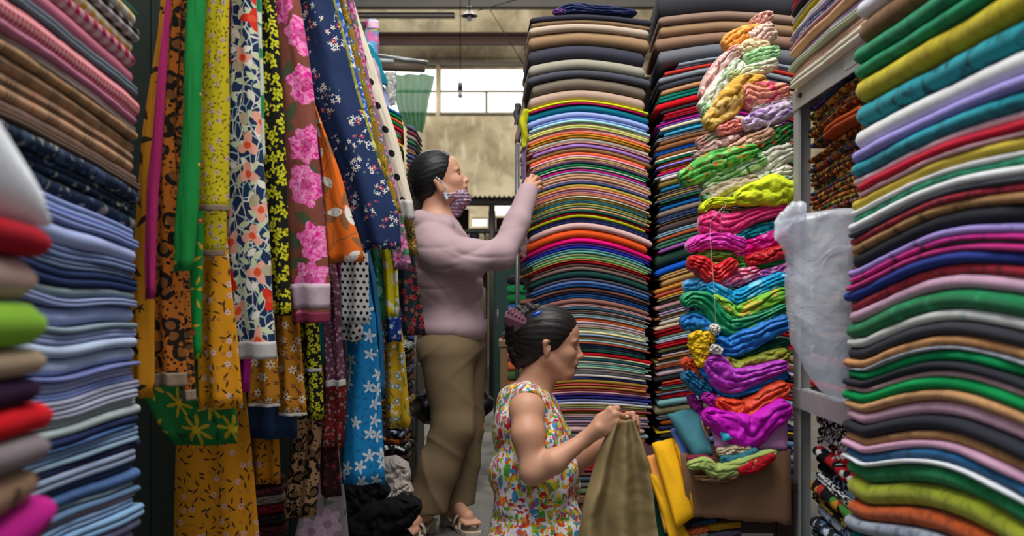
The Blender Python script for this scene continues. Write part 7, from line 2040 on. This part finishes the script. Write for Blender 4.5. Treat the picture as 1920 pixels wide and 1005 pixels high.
for k, (x0, x1, y1, c, w) in enumerate(((884, 896, 520, '#2a2430', 'dark violet'), (898, 908, 470, '#b9a88c', 'cream'), (910, 917, 490, '#8a7a68', 'beige'), (922, 932, 486, '#3a2c24', 'brown'), (936, 948, 486, '#4a2a5a', 'purple'), (952, 964, 486, '#6a2a2a', 'brick'))):
    hang('hanging_garment', [(yb, x0, x1), ((yb + y1) / 2, x0 - 1, x1 + 1), (y1, x0 - 1, x1 + 2)], 9.3, plain(c), '%s garment hanging at the far stalls' % w, pleats=1.5, amp=.01, bulge=.01, seed=500 + k, extend=False, nv=10, ns=10, group=GF)
for k, (x0, x1, y0, c, w) in enumerate(((894, 902, 510, '#a09a90', 'pale grey'), (903, 910, 540, '#6a6258', 'taupe'), (884, 892, 560, '#2a8a98', 'turquoise'))):
    a_, b_ = P(x0, y0, 8.75), P(x1, y0, 8.75)
    tag(box('storage_box', (a_.x, 8.75, .7605), (b_.x, 8.85, a_.z), solid('box_card', c, .8), None, .006), '%s box standing on the far market counter' % w, 'box', GF)
# dark green cabinet
gc = empty('metal_cabinet', (P(945, 0, 7.6).x, 7.8, 0))
M_GCAB = solid('green_cabinet_paint', '#1d3a33', .5, .1, .2, 4)
cx0, cx1, cz1 = P(926, 0, 7.6).x, P(966, 0, 7.6).x, P(0, 488, 7.6).z
box('cabinet_body', (cx0, 7.6, 0.02), (cx1, 8.1, cz1), M_GCAB, gc, .006)
box('cabinet_door', (cx0 + .012, 7.588, .06), (cx1 - .012, 7.599, cz1 - .03), M_GCAB, gc, .003)
box('cabinet_base', (cx0 + .01, 7.62, 0), (cx1 - .01, 8.08, .0195), M_BEAM2, gc)
tube('handle', [(cx0 + .03, 7.58, .75), (cx0 + .03, 7.58, .87)], .006, M_STEEL, gc, 6)
tag(gc, 'dark green metal cabinet at the far end of aisle', 'cabinet')
# wooden stool by the cabinet
ws = empty('wooden_stool', (P(955, 0, 6.2).x, 6.3, 0))
M_PINE = solid('pale_wood', '#8a6c4a', .7, 0, .2, 12)
zs_ = P(0, 638, 6.0).z
x0, x1 = P(938, 0, 6.0).x, P(985, 0, 6.0).x
box('seat', (x0 - .01, 5.99, zs_ - .04), (x1, 6.32, zs_), M_PINE, ws, .004)
for (a, b) in ((x0, 6.0), (x1 - .05, 6.0), (x0, 6.27), (x1 - .05, 6.27)): box('leg', (a, b, 0), (a + .045, b + .04, zs_ - .04), M_PINE, ws, .003)
box('stretcher', (x0 + .045, 6.01, .18), (x1 - .05, 6.035, .22), M_PINE, ws, .002)
tag(ws, 'pale wooden stool beyond the seated woman', 'stool')
cr('cloth_bundle', [(940, 632, 12), (960, 629, 18), (985, 632, 12)], 6.05, pr_mosaic(('#8a3a5a', '#3a6a8a', '#c09a3a', '#2a2a34'), .05), 'multicolour cloth bundle on the pale wooden stool', seed=451, depth=.2, group=None)
cr('cloth_bundle', [(952, 806, 40), (970, 800, 60), (992, 806, 40)], 6.5, pr_mosaic(('#5a3a6a', '#3a4a3a', '#8a5a4a', '#22222a'), .06), 'dark multicolour heap behind the pale wooden stool', seed=452, depth=.3, group=None)
for k in range(17):
    c, w = KN[(k * 3 + 1) % 20]
    cr('cloth_bundle', [(950, 814 - k * 18, 15), (968, 812 - k * 18, 18), (990, 814 - k * 18, 15)], 6.7, plain(c), '%s bundle in the far pile behind the wooden stool' % w, seed=460 + k, depth=.3, lobes=2, group='far pile behind the wooden stool', n=16, K=10, rough=.4)
# far stall counter along the left
fc = empty('stall_counter', (P(880, 0, 8.6).x, 9.2, 0))
box('counter_top', (P(780, 0, 8.6).x, 8.6, .72), (P(912, 0, 8.6).x, 9.22, .76), M_BEAM2, fc, .005)
box('counter_front', (P(782, 0, 8.6).x, 8.62, 0), (P(911, 0, 8.6).x, 8.66, .72), M_BEAM, fc, .005)
tag(fc, 'dark market counter far down the aisle', 'counter')
bs = cr('floor_scrap', [(922, 727, 5), (931, 724, 9), (941, 728, 5)], 5.5, plain('#101012'), 'black scrap lying on the aisle floor', seed=470, depth=.1, n=14, K=8, group=None)
bs.location.z = 0.0
